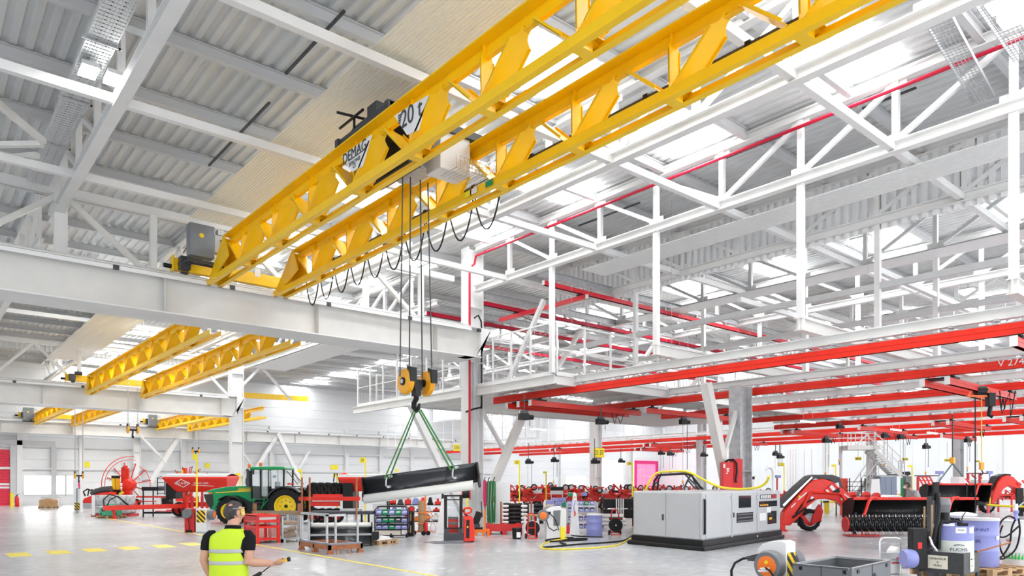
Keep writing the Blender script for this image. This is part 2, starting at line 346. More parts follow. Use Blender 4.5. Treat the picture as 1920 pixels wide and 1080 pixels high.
def pipe(name, pts, r, m, label, cat='pipe', **k): return solo(name, M().tube(pts, r, 8), m, label, cat, **k)
pipe('fire_pipe', [(18.8, -1, 11.75), (18.8, 24.6, 11.72), (18.8, 24.7, 11.4), (18.55, 24.72, 11.15), (18.55, 24.72, 1.6)], .05, PIPERED, 'thin red sprinkler pipe under the roof dropping down the white column')
# V braces beside the columns
def brace(p, q, label, m=WHITE, w=.26, nm='brace'): solo(nm, M().bar(p, q, w, w*.9), m, label, 'brace')
brace((19.6, 25.25, 0.6), (22.3, 25.25, 5.6), 'thick ivory diagonal brace leaning right from the foot of the white column', CREAMW, .34)
brace((19.75, 25.6, 5.4), (21.3, 25.6, 3.3), 'thin white brace dropping from the column to the thick ivory brace', WHITE, .16)
brace((18.6, 25.25, 0.6), (15.9, 25.25, 5.2), 'white diagonal brace left of the white column behind the green slings', WHITE, .26)
brace((25.0, 15.95, 0.4), (23.1, 15.95, 5.7), 'thick ivory diagonal brace leaning left beside the fire cabinets', CREAMW, .34)
brace((24.2, 15.9, 3.0), (25.25, 15.9, 5.1), 'thin ivory brace joining the grey column above the fire cabinets', CREAMW, .14)
for (px0, py0, px1, py1, Y, lb) in ((333, 822, 281, 905, 73.2, 'white diagonal brace on the back wall right of the rake wheel'), (262, 815, 312, 868, 73.0, 'thin white brace crossing in front of the back wall beside the rake wheel'),
        (520, 815, 478, 880, 73.2, 'white diagonal brace on the back wall behind the tractor exhaust'), (520, 812, 565, 905, 73.0, 'white diagonal brace on the back wall behind the tractor cab'),
        (442, 830, 472, 872, 73.4, 'thin white brace right of the second runway column'), (580, 845, 553, 890, 73.4, 'thin white brace on the back wall right of the tractor roof')):
    a = PY(px0, py0, Y); c_ = PY(px1, py1, Y); brace(a, c_, lb, w=.42 if 'thin' not in lb else .2)
# wall rails and posts
for i, (zz, lb) in enumerate(((5.05, 'upper'), (3.1, 'lower'))):
    struct('trim_%d' % (i + 2), M().bx(-8, 60, YB - .22, YB - .02, zz, zz + .2), WHITE)
for i, px_ in enumerate((36, 152, 342, 507, 648, 712, 770, 1050, 1110)):
    X = wx(px_); struct('trim_%d' % (i + 6), M().bx(X - .2, X + .2, YB - .4, YB - .02, 0, 8), WHITE)
def runway(Y, x0, x1, zt, zb, label, cap):
    t = thing('runway_beam', label, 'crane runway', (0, Y, 0))
    M().bx(x0, x1, -.015, .015, zb + .04, zt - .1).build('web', CREAMW, t)
    M().bx(x0, x1, -.34, .34, zt - .13, zt - .09).build('top_flange', CREAMW, t)
    M().bx(x0, x1, -.36, 1.15, zb, zb + .04).bx(x0, x1, 1.1, 1.14, zb + .04, zb + .22).build('bottom_flange', WHITE, t)
    M().bx(x0, x1 - .4, -.05, .05, zt - .09, zt + .03).build('rail', GALV, t)
    M().bx(x0, x1 - .6, -.46, -.40, zt - .30, zt - .19).bx(x0, x1 - .6, -.42, -.34, zt - .22, zt - .17).build('conductor_bar', PAPER, t)
    k = x0 + 4.0; n = 0
    while k < x1 and n < 14:
        M().bx(k - .012, k + .012, -.3, .3, zb + .04, zt - .13).build('stiffener', CREAMW, t); k += 5.1; n += 1
    k = x0 + 2.6
    while k < x1: M().box((k, -.44, zt - .24), (.16, .1, .13)).build('bar_clamp', DGREY, t); k += 3.4
    if cap: M().prism([(x1, zt - .1), (x1 + .55, zt - .1), (x1 + .55, zt - .35), (x1 - .3, zb), (x1 - .8, zb), (x1, zb + .1)], -.3, .3).build('end_bracket', WHITE, t)
    return t
runway(24.3, -8, 18.6, 8.58, 7.22, 'nearest and largest white runway beam crossing in front of the white column', True)
runway(50.0, -8, 17.4, 7.95, 6.5, 'second white runway beam beyond the nearest one, carrying the paired yellow crane', True)
runway(73.2, -8, 60, 7.45, 6.15, 'farthest white runway beam along the back wall', False)
# roof trusses along Y
def truss(X, y0, y1, label, zc=10.42, zt=12.18, step=2.52, w=.2, flip=12.6):
    t = thing('roof_truss', label, 'roof truss', (X, 0, 0))
    M().ib((0, y0, zc), (0, y1, zc), .26, .28, .03).build('bottom_chord', WHITE, t)
    M().ib((0, y0, zt), (0, y1, zt), .24, .26, .03).build('top_chord', WHITE, t)
    k = math.ceil(y0/step)
    while k*step <= y1:
        y = k*step
        M().bar((0, y, zc + .14), (0, y, zt - .13), .15, .15).bx(-.012, .012, y - .28, y + .28, zc + .14, zc + .34).bx(-.012, .012, y - .26, y + .26, zt - .32, zt - .13).build('post', WHITE, t)
        if (k+1)*step <= y1:
            a, b_ = (y, y + step)
            if y < flip: M().bar((0, b_, zc + .16), (0, a, zt - .16), .11, .13).build('diagonal', WHITE, t)
            else: M().bar((0, a, zc + .16), (0, b_, zt - .16), .11, .13).build('diagonal', WHITE, t)
        k += 1
    return t
truss(3.65, -3, 27.2, 'white roof truss beside the cable tray at the upper left, left of the crane')
truss(14.2, -3, 49, 'white roof truss just right of the big crane, crossing behind its second girder')
truss(19.1, -3, 25, 'white roof truss carrying the red sprinkler pipe')
truss(24.0, -3, 25, 'white roof truss along the foot of the ribbed white sheet wall')
truss(28.95, -3, 49, 'white roof truss in the first bay beyond the ribbed sheet wall')
truss(33.9, -3, 49, 'white roof truss in the second bay beyond the ribbed sheet wall')
truss(38.85, -3, 49, 'white roof truss in the third bay beyond the ribbed sheet wall')
truss(46.0, -3, 49, 'farthest white roof truss seen above the red monorail grid')
truss(9.0, 28, 73, 'white roof truss of the second hall above the paired yellow crane', flip=40)
truss(19.1, 28, 73, 'white roof truss beyond the white column above the back railing', flip=50)
truss(3.65, 30, 73, 'white roof truss of the second hall at the left edge', flip=50)
# roof purlins (part of the ceiling) and level struts between the trusses
for k in range(24):
    Y = 2.6 + 3.05*k
    struct('ceiling_purlin', M().ib((-5, Y, 12.27), (70, Y, 12.27), .16, .3, .025), mat('purlin_grey', (0.62, 0.625, 0.63), .5))
for i, (Y, lb) in enumerate(((2.5, 'nearest, at the top edge'), (7.65, 'meeting the truss above the ribbed wall'), (12.75, 'passing above the crane load plate'), (17.85, 'passing above the crane trolley'), (22.9, 'last one before the nearest runway beam'), (33, 'first one beyond the nearest runway beam'), (43, 'second one beyond the nearest runway beam'))):
    solo('level_strut', M().bar((-4, Y, 10.44), (52, Y, 10.44), .17, .2), WHITE, 'long white level strut linking the roof trusses, ' + lb, 'strut', 'level struts between trusses')
# truss on top of the nearest runway row, at the column line
t = thing('jack_truss', 'white truss standing along the top of the nearest runway beam', 'roof truss', (0, 26.0, 0))
M().bar((-6, 0, 10.98), (18.6, 0, 10.98), .22, .24).build('top_chord', WHITE, t)
M().bar((-6, 0, 8.68), (18.6, 0, 8.68), .24, .2).build('bottom_chord', WHITE, t)
for k in range(-3, 6):
    X = 3.7 + 2.64*k; M().bar((X, 0, 8.75), (X, 0, 10.9 if k else 12.2), .2 if k else .36, .2).build('post', WHITE, t)
    if k < 5: M().bar((X + (2.6 if k % 2 == 0 else .05), 0, 8.8), (X + (.1 if k % 2 == 0 else 2.6), 0, 10.85), .16, .16).build('diagonal', CREAMW, t)
t = thing('jack_truss', 'white truss along the top of the second runway beam', 'roof truss', (0, 51.4, 0))
M().bar((-6, 0, 10.4), (17.3, 0, 10.4), .24, .24).build('top_chord', WHITE, t)
for k in range(-2, 4):
    X = 3.7 + 4.6*k; M().bar((X, 0, 8.0), (X, 0, 10.3), .2, .2).build('post', WHITE, t)
    M().bar((X + .1, 0, 8.05), (X + 2.2, 0, 10.3), .16, .16).build('diagonal', WHITE, t); M().bar((X + 4.5, 0, 8.05), (X + 2.3, 0, 10.3), .16, .16).build('diagonal', WHITE, t)
for (a, b_, lb) in (((-1.5, 3.5, 10.62), (2.7, 9.2, 10.62), 'nearest'), ((2.7, 9.6, 10.62), (-1.5, 15.4, 10.62), 'second'), ((-1.5, 15.8, 10.62), (2.7, 21.6, 10.62), 'third'), ((2.7, 21.8, 10.62), (-1.5, 25.6, 10.62), 'farthest'),
                    ((-1.5, 9.4, 10.9), (2.7, 12.6, 11.6), 'high second'), ((0.2, 25.7, 10.62), (2.7, 22.6, 10.62), 'short last')):
    solo('wind_brace', M().bar(a, b_, .15, .12), CREAMW, 'ivory flat brace in the dark upper left roof corner, %s of its row' % lb, 'brace', 'braces left of the cable tray')
# cable tray, ducts, roof rods
t = thing('cable_tray', 'wide perforated metal cable tray running beside the upper left truss', 'cable tray', (3.05, 0, 10.86))
TRAYM = mat('tray_metal', (0.62, 0.63, 0.64), .4, .4, noise=.12, scale=20)
s = M(); y = -3.0
while y < 25.4: s.bx(-.26, .26, y, y + .10, 0, .006); y += .135
for k in range(9): s.bx(-.26 + k*.0625, -.245 + k*.0625, -3, 25.5, -.006, 0)
s.build('tray_floor', TRAYM, t); M().bx(-.27, -.26, -3, 25.5, 0, .1).bx(.26, .27, -3, 25.5, 0, .1).build('tray_side', TRAYM, t)
for k in range(9):
    M().bx(.30, .34, k*2.9 - 1, k*2.9 - .96, -.05, 1.45).bx(-.36, .36, k*2.9 - 1, k*2.9 - .96, -.05, -.012).build('tray_hanger', GALV, t)
M().tube([(.12, -3, .04), (.1, 8, .05), (.14, 20, .04), (.1, 25.4, .05)], .035).tube([(-.1, -3, .04), (-.12, 9, .05), (-.06, 22, .04), (-.1, 25.4, .05)], .03).build('cable', BLACK, t)
for (px0, px1, lb) in (((1757, 35), (1845, 190), 'lower wire mesh cable tray at the upper right corner'), ((1840, -20), (1925, 110), 'upper wire mesh cable tray at the upper right corner')):
    a = PZ(*px0, 11.2); c_ = PZ(*px1, 11.2); d = (c_ - a); u = Vector((1, 0, 0)) if abs(d.x) > abs(d.y) else Vector((0, 1, 0)); 
    t = thing('mesh_tray', 'galvanised ' + lb, 'cable tray', (0, 0, 0)); s = M(); L = int(d.length/.12); w = Vector((-d.y, d.x, 0)).normalized()*.22
    for k in range(L): q = a + d*(k/L); s.bar(q - w, q + w, .012)
    for k in range(-3, 4): s.bar(a + w*(k/3), c_ + w*(k/3), .012)
    s.build('tray_wires', GREYST, t); M().bar(a - w + Vector((0, 0, .05)), c_ - w + Vector((0, 0, .05)), .015, .1).bar(a + w + Vector((0, 0, .05)), c_ + w + Vector((0, 0, .05)), .015, .1).build('tray_side', GALV, t)
for i, (p0, p1) in enumerate((((640, 18), (541, 140)), ((498, 190), (398, 312)), ((1340, 172), (1440, 118)), ((1620, 206), (1715, 162)), ((1370, 300), (1480, 240)), ((1090, 425), (1195, 378)), ((830, 120), (905, 60)))):
    a = PZ(*p0, 12.05); c_ = PZ(*p1, 12.05); X = (a.x + c_.x)/2; a.x = X; c_.x = X
    solo('cable_rod', M().bar(a, c_, .06, .05), DGREY, 'dark cable rod under the roof sheet, %s' % ('end at the top edge left of the crane', 'lower one left of the crane', 'one above the crane right end', 'one near the top right skylight', 'one left of the red pipe', 'one left of the ribbed sheet wall', 'one just above the trolley')[i], 'cable rod', 'dark rods under the roof')
# acoustic panel strips hung under the trusses
def strip(x0, x1, y0, y1, z, label, m=None):
    s = M(); n = int((x1 - x0)/.085); row = []
    for k in range(n):
        a = x0 + (x1 - x0)*k/n; w = (x1 - x0)/n
        row += [(a, 0), (a + w*.55, 0), (a + w*.65, .014), (a + w*.95, .014)]
    s.sheet([[(a, y0, z + h) for a, h in row], [(a, y1, z + h) for a, h in row]])
    solo('acoustic_panel', s, m or PAPER, label, 'ceiling panel', solid=.015)
PANC = mat('panel_cream', (0.90, 0.86, 0.76), 0.55)
strip(7.2, 8.75, -3, 25.0, 10.72, 'cream corrugated ceiling panel strip directly behind the big crane', PANC)
strip(20.15, 21.5, -3, 19.6, 10.25, 'flat white ceiling panel strip in front of the ribbed sheet wall')
strip(27.8, 29.0, -3, 24.0, 10.2, 'narrow white ceiling panel strip beyond the ribbed sheet wall')
q0 = PZ(100, 672, 10.2); strip(q0.x - .4, q0.x + 1.8, 30, q0.y, 10.2, 'white corrugated ceiling panel strip of the second hall')
q0 = PZ(480, 690, 10.2); strip(q0.x - .3, q0.x + 2.2, 30, q0.y, 10.2, 'white ceiling panel strip right of the paired yellow crane')
# high-bay lamps
LAMPM = mat('lamp_glow', (1, 1, 0.97), 0.5, emit=22)
def lamp(p, label, n=2, s=.32, pw=40):
    t = thing('highbay_lamp', label, 'lamp', p)
    for k in range(n):
        M().bx(-s/2 + k*s*1.5, s/2 + k*s*1.5, -s*.8, s*.8, 0, .03).build('led_panel', LAMPM, t)
        M().bx(-s/2 + k*s*1.5, s/2 + k*s*1.5, -s*.8, s*.8, .03, .12).build('housing', LGREY, t)
    M().bx(-.02 + s*.7, .02 + s*.7, -.02, .02, .12, .22 if 'tray' in label else ZR - p[2] + .055).build('mount', GALV, t)
    l = area('lamp_light', Vector(p) + Vector((.2, 0, -.06)), .9, .7, pw); l.parent = None
lamp(PZ(166, 136, 10.62), 'pair of glaring square lamps under the upper left cable tray')
lamp(PZ(255, 624, 9.9), 'bright round-looking lamp high in the second hall left of the yellow crane', 2, .5)
lamp(PZ(188, 661, 10.2), 'bright lamp behind the paired yellow crane of the second hall', 2, .5)
lamp(PZ(1895, 4, 11.0), 'glaring lamp at the top right corner above the mesh trays', 2, .45)
# ================================================================ overhead cranes
SIDEA = Matrix(((0, 0, -1), (-1, 0, 0), (0, 1, 0))).to_euler()     # lettering that faces -X and reads towards -Y
def plate_diag(m, p, q, w, wn, dx=(1, 0, 0), fl=.05):
    """folded plate strut: narrow tongue at both ends, wide between, lips along the long edges"""
    p = Vector(p); q = Vector(q); L = (q - p).length; u = (q - p).normalized(); a = Vector(dx); n = a.cross(u).normalized()
    out = [(0, w*.75), (.09, w), (L - .27, w), (L - .17, wn*1.25), (L - .12, wn), (L, wn)]
    front = [p + u*s_ - a*(k/2) for s_, k in out] + [p + u*s_ + a*(k/2) for s_, k in reversed(out)]
    N = len(front); t_ = .016
    m.add([v - n*t_/2 for v in front] + [v + n*t_/2 for v in front], [tuple(range(N-1, -1, -1)), tuple(range(N, 2*N))] + [(k, (k+1) % N, N+(k+1) % N, N+k) for k in range(N)])
    for sg in (-1, 1):
        c0 = p + u*.26 + a*(sg*(w/2 - .008)); c1_ = p + u*(L - .26) + a*(sg*(w/2 - .008))
        m.bar(c0 + n*fl/2, c1_ + n*fl/2, .016, fl, up=n)
    return m
def crane(label, xs, yend, y0, zb, zt, node0, base, w=.47, panel=2.37, rail=None, ytop=None, box=True, group=None):
    rail = rail or zb + .3; ytop = ytop or yend - 1.5
    B = Vector(base); t = thing('overhead_crane', label, 'overhead crane', B, 0, group); f = -B
    for gx in xs:
        cx = gx + w/2
        g = M().frame(f).bx(gx, gx + w, y0, ytop, zt - .03, zt).bx(cx - .012, cx + .012, y0, ytop, zt - .24, zt - .03).bx(cx - .05, cx + .05, y0, ytop, zt - .26, zt - .24).build('girder', YEL, t)
        for bx0 in (gx, gx + w - .13):
            M().frame(f).bx(bx0, bx0 + .13, y0, yend, zb, zb + .02).bx(bx0 + (.11 if bx0 > gx else 0), bx0 + (.13 if bx0 > gx else .02), y0, yend, zb + .02, zb + .17).build('bottom_chord', YEL, g)
        y = node0 + panel/2
        while y + panel < ytop: y += panel
        while y > y0 + panel:
            yb = y
            plate_diag(M().frame(f), (cx, yb - .05, zb + .1), (cx, yb - panel/2 + .1, zt - .2), w*1.0, w*.4).build('diagonal', YEL, g)
            plate_diag(M().frame(f), (cx, yb + .05, zb + .1), (cx, yb + panel/2 - .1, zt - .2), w*1.0, w*.4).build('diagonal', YEL, g)
            plate_diag(M().frame(f), (cx, yb, zb + .05), (cx, yb + .02, zt - .03), w*.62, w*.36, fl=.03).build('post', YEL, g)
            M().frame(f).bx(gx + .02, gx + w - .02, yb - .22, yb + .22, zb + .16, zb + .18).bx(gx + .13, gx + w - .13, yb - .1, yb + .1, zb, zb + .16).build('node_plate', YEL, g)
            y -= panel
        M().frame(f).prism([(ytop - .05, zt - .02), (ytop + .12, zt - .02), (yend + .02, zb), (yend - .22, zb), (ytop - .4, zb + .5)], gx + .03, gx + .06, 'yz').prism([(ytop - .05, zt - .02), (ytop + .12, zt - .02), (yend + .02, zb), (yend - .22, zb), (ytop - .4, zb + .5)], gx + w - .06, gx + w - .03, 'yz').bar((cx, ytop + .08, zt - .05), (cx, yend, zb + .03), w - .04, .02).build('end_frame', YEL, g)
    x0, x1 = xs[0], xs[-1] + w; yr = yend + .4
    e = M().frame(f).bx(x0 - .9, x1 + .35, yr - .13, yr + .13, rail + .1, rail + .48).bx(x0 - .95, x0 - .9, yr - .17, yr + .17, rail + .05, rail + .55).build('end_carriage', YEL, t, bevel=.012)
    for wx_ in (x0 - .55, x1): M().frame(f).cyl((wx_, yr - .06, rail + .14), (wx_, yr + .06, rail + .14), .13, n=18).build('wheel', DGREY, e)
    M().frame(f).cyl((x0 - 1.18, yr, rail + .22), (x0 - .95, yr, rail + .22), .07).build('buffer', BLACK, e)
    md = M().frame(f).bx(x0 - .78, x0 - .48, yr - .42, yr - .13, rail + .1, rail + .5).cyl((x0 - .52, yr - .35, rail + .56), (x0 - .12, yr - .35, rail + .56), .11).cyl((x0 - .63, yr - .45, rail + .3), (x0 - .63, yr - .13, rail + .3), .17).build('drive_motor', DGREY, t, smooth=True)
    M().frame(f).tube([(x0 - .7, yr - .4, rail + .6), (x0 - .6, yr - .45, rail + .78), (x0 - .35, yr - .4, rail + .75), (x0 - .3, yr - .36, rail + .66)], .015, 6).build('cable', BLACK, md)
    if box:
        cb = M().frame(f).bx(x0 - .72, x0 + .02, yend - .75, yend - .38, zt - .52, zt + .48).build('control_cabinet', mat('cabinet_slate', (.20, .22, .25), .35, .3, noise=.1), t, bevel=.02)
        M().frame(f).cyl((x0 - .38, yend - .75, zt + .12), (x0 - .38, yend - .775, zt + .12), .07).build('cabinet_lock', JDY, cb)
        M().frame(f).bx(x0 + .03, x0 + .34, yend - .72, yend - .42, zt - .3, zt + .25).bx(x0 + .12, x0 + .3, yend - .74, yend - .5, zt + .26, zt + .44).build('switch_box', LGREY, t, bevel=.01)
        M().frame(f).tube([(x0 + .2, yend - .76, zt + .1), (x0 + .3, yend - .82, zt - .3), (x0 + .1, yend - .8, zt - .55), (x0 + .3, yend - .8, zt - .8)], .022, 6).build('cable', BLACK, t)
        s = M().frame(f)
        for k in range(16): s.bx(x0 - .75 + k*.06, x0 - .73 + k*.06, yend - .62, yend - .28, zt - .66, zt - .64)
        s.bx(x0 - .75, x0 + .25, yend - .64, yend - .6, zt - .68, zt - .6).bx(x0 - .75, x0 + .25, yend - .3, yend - .26, zt - .68, zt - .6).build('cable_ladder', DGREY, t)
    return t
XS = (7.40, 9.58)
cr1 = crane('big yellow twin-girder crane overhead with white load plates, nearest of the yellow cranes', XS, 23.9, -2.0, 8.28, 9.47, 13.07, (8.7, 24.3, 8.58), rail=8.58, ytop=22.35, panel=2.27)
FB = -Vector((8.7, 24.3, 8.58))
def girder_plate(pts, name): 
    q = [PX(a, b_, 7.40) for a, b_ in pts]; return M().frame(FB).prism([(v.y, v.z) for v in q], 7.40, 7.415, 'yz').build(name, PAPER, cr1), q
pl, q = girder_plate([(739, 217), (803, 178), (784, 244), (763, 253)], 'load_plate')
cen = PX(771, 214, 7.39); text('20 t', .50, cen + FB, SIDEA, DGREY, pl, ext=.003, sx=.95)
cen = PX(749.5, 223, 7.39); s = M().frame(FB)
for k in range(4): s.prism([(cen.y + .06, cen.z + .09 - k*.05), (cen.y - .06 + k*.012, cen.z + .09 - k*.05), (cen.y - .05 + k*.012, cen.z + .06 - k*.05), (cen.y + .06 - k*.01, cen.z + .06 - k*.05)], 7.388, 7.396, 'yz')
s.build('emblem', DGREY, pl)
pl, q = girder_plate([(641, 293), (697, 252), (679, 312), (660, 322)], 'maker_plate')
text('DEMAG', .33, PX(664, 286, 7.39) + FB, SIDEA, DGREY, pl, ext=.003, sx=.95)
text('20967448', .13, PX(664, 303, 7.39) + FB, SIDEA, MGREY, pl, ext=.003); text('CE', .12, PX(664, 311, 7.39) + FB, SIDEA, MGREY, pl, ext=.003)
c_ = PX(665, 293, 7.39); M().frame(FB).bx(7.388, 7.396, c_.y - .35, c_.y + .25, c_.z - .012, c_.z + .006).build('underline', DGREY, pl)
# festoon rail and loops beside the second girder
fr_ = M().frame(FB).bx(10.42, 10.47, -2, 23.4, 9.02, 9.07).build('festoon_rail', DGREY, cr1)
k = 0; y = 23.2
while y > 0: M().frame(FB).bx(10.40, 10.49, y - .05, y + .05, 8.93, 9.1).build('festoon_carrier', BLACK, fr_); y -= 1.05
for k in range(10):
    ya, yb = 23.2 - k*1.05, 22.15 - k*1.05
    M().frame(FB).tube([(10.45, ya + (yb - ya)*j/10, 8.95 - 1.05*math.sin(PI*j/10)**.7) for j in range(11)], .022, 6).build('festoon_loop', BLACK, fr_)
# warning stickers on the second girder
for (a, b_, mm) in ((878, 372, SIGNY), (888, 366, PAPER), (917, 381, GREENP)):
    c_ = PX(a, b_, 9.555); M().frame(FB).bx(9.548, 9.553, c_.y - .12, c_.y + .12, 8.30, 8.42).build('sticker', mm, cr1)
c_ = PY(483, 511, 24.15); M().frame(FB).bx(c_.x - .09, c_.x + .09, 24.158, 24.166, c_.z - .14, c_.z + .14).build('sticker', PAPER, cr1)
# hoist trolley between the girders
ht = thing('hoist_trolley', 'black and white hoist trolley riding on top of the big yellow crane', 'hoist', (8.72, 13.9, 9.50))
M().bx(-1.25, 1.45, -1.2, -1.05, .05, .22).bx(-1.25, 1.45, 1.0, 1.15, .05, .22).bx(-1.2, -1.05, -1.2, 1.15, .02, .2).bx(1.2, 1.35, -1.2, 1.15, .02, .2).build('frame', DGREY, ht)
for x_ in (-1.1, 1.1):
    for y_ in (-1.0, .95): M().cyl((x_ - .05, y_, .12), (x_ + .05, y_, .12), .12, n=16).build('wheel', BLACK, ht)
M().cyl((-.2, -1.0, .28), (-.2, .9, .28), .24, n=20).build('rope_drum', DGREY, ht, smooth=True)
M().cyl((-.75, .2, .42), (-.75, .95, .42), .2).bx(-.95, -.55, -.2, .2, .2, .7).build('hoist_motor', DGREY, ht, smooth=True)
M().tube([(-1.05, 1.3, .62), (-1.05, 0.2, .62)], .03).tube([(-1.4, .75, .66), (-.7, .6, .66)], .03).tube([(-1.0, .7, .2), (-1.0, .7, .66)], .03).build('rope_guide', BLACK, ht)
M().bx(-.6, -.25, -.9, .8, -.78, -.1).build('side_cover', BLACK, ht, bevel=.03)
M().bx(.1, .9, -1.1, -.55, -.75, .1).bx(.62, .7, -.5, .9, -.4, .1).build('electric_cabinet', PAPER, ht, bevel=.015)
M().bx(-.1, .5, -.3, .6, -.5, -.2).cyl((.2, -.4, -.35), (.2, .7, -.35), .16).build('gearbox', GALV, ht)
s = M()
for k in range(11): s.bar((.25 + k*.1, -1.5, -.84), (.25 + k*.1, -.9, -.84), .012).bar((.25 + k*.1, -1.5, -.84), (.25 + k*.1, -1.5, -.58), .012)
for zz in (-.84, -.76, -.67, -.58): s.bar((.25, -1.5, zz), (1.3, -1.5, zz), .012)
s.build('cable_basket', SILVER, ht)
M().tube([(1.25, -1.4, -.6), (1.45, -1.5, -.4), (1.6, -1.4, -.7), (1.3, -1.3, -.85)], .025).build('cable', PAPER, ht)
HB = Vector((8.72, 13.6, 4.18))
for i, (dx, tx) in enumerate(((-.42, -.32), (-.18, -.12), (.16, .14), (.42, .34))):
    M().tube([(tx, -.25, -.75), (dx, HB.y - 13.9, HB.z - 9.5 + .1)], .016, 6).build('wire_rope', DGREY, ht)
# hook block
hb = thing('hook_block', 'large twin-sheave orange hook block hanging from the big crane in front of the column', 'hook', HB)
def sheave(dx):
    s = M().lathe([(0, -.07), (.20, -.075), (.265, -.06), (.285, -.03), (.27, 0), (.285, .03), (.265, .06), (.20, .075), (0, .07)], (dx, 0, 0), 'x', 32).build('sheave', AMBER, hb, smooth=True)
    M().lathe([(0, -.10), (.09, -.10), (.09, .10), (0, .10)], (dx, 0, 0), 'x', 20).build('hub', BLACK, s)
    M().lathe([(0, -.112), (.05, -.112), (.05, -.09), (0, -.09)], (dx, 0, 0), 'x', 16).build('axle_cap', GALV, s)
    M().prism([(-.29, -.02), (-.33, -.02), (-.33, .28), (-.16, .33), (-.16, .26), (-.25, .2)], dx - .075, dx + .075, 'yz').build('rope_guard', BLACK, hb)
sheave(-.27); sheave(.27)
M().cyl((-.2, 0, 0), (.2, 0, 0), .07).box((0, 0, -.05), (.2, .2, .22)).bx(-.07, .07, -.09, .09, -.3, -.1).build('crossbeam', BLACK, hb)
M().tube([(0, 0, -.22), (0, 0, -.36), (0, .09, -.44), (0, .10, -.54), (0, 0, -.62), (0, -.10, -.56), (0, -.13, -.47)], [.06, .06, .06, .065, .06, .045, .02], 10).build('hook', BLACK, hb, smooth=True)
# hanging blade and its slings (blade frame: local x to the camera's right)
BL = PD(786, 905, 15.6); BL.z = HC
tilt = -math.radians(7.4)
bd = thing('levelling_blade', 'long black curved blade with pale plastic edge hanging tilted from green slings', 'blade', (BL.x, BL.y, BL.z), RZ - .12)
prof = [(.06, .17), (.02, .15), (.05, .07), (.09, -.05), (.10, -.17), (.05, -.28), (-.02, -.34)]
Ry = Euler((0, tilt, 0)).to_matrix().to_4x4()
def bm(): q = M(); q.mt = Matrix.Translation((0, 0, .125)) @ Ry @ Matrix.Diagonal((1.03, 1, .8, 1)); return q
L = 1.26
bm().sheet([[(-L, y, z) for y, z in prof], [(L, y, z) for y, z in prof]]).build('mouldboard', mat('gloss_black', (.03, .032, .035), .22, noise=.2), bd, smooth=True, solid=.02)
bm().tube([(-L, .06, .17), (L, .06, .17)], .018).bx(-L, L, .02, .1, -.30, -.27).build('stiffening_rib', BLACK, bd)
bm().sheet([[(-L + .02, -.06 - .05*math.sin(PI*k/6), -.29 - .23*k/6) for k in range(7)], [(L - .12, -.06 - .05*math.sin(PI*k/6), -.29 - .23*k/6) for k in range(7)]]).bx(-L + .02, L - .12, -.06, .02, -.53, -.51).build('plastic_edge', mat('ivory_plastic', (.72, .72, .68), .5), bd, smooth=True, solid=.02)
for sx_ in (-L, L - .02):
    bm().prism([(.10, .20), (.0, .19), (-.02, .02), (.0, -.15), (-.1, -.28), (-.12, -.42), (-.03, -.50), (.1, -.48), (.15, -.38), (.13, -.2), (.14, 0)], sx_, sx_ + .03, 'yz').build('end_plate', BLACK, bd)
for x_, z_ in ((-.66, .02), (.78, .02)):
    bk = bm().tube([(x_ - .02, -.06, .10), (x_ - .04, -.09, 0), (x_ - .05, -.10, -.13), (x_ + .02, -.08, -.17)], .018).cyl((x_ + .05, -.06, .12), (x_ + .05, .08, .12), .04).cyl((x_ - .0, -.12, -.16), (x_ - .0, 0, -.16), .035).build('lifting_bracket', GALV, bd, smooth=True)
def sling(p, q, label, spread=.05):
    p = Vector(p); q = Vector(q); a = RT*spread; t = thing('lifting_sling', label, 'sling', q)
    M().bar(p + a*.5 - q, a - q + q, .05, .014).build('strap', SLINGG, t); M().bar(p - a*.5 - q, -a, .05, .014).build('strap', mat('sling_green_light', (.07, .22, .05), .7, noise=.2, scale=20), t)
hk = HB + Vector((0, -.02, -.60))
Rz = Euler((0, 0, RZ - .12)).to_matrix()
def bpt(x, y, z): return BL + Rz @ (Matrix.Translation((0, 0, .125)) @ Ry @ Vector((x*1.03, y, z*.8)))
sling(hk + RT*(-.03), bpt(-.68, -.08, .06), 'green lifting sling from the hook to the lower end of the hanging blade')
sling(hk + RT*.06, bpt(.76, -.08, .06), 'green lifting sling from the hook to the raised end of the hanging blade')
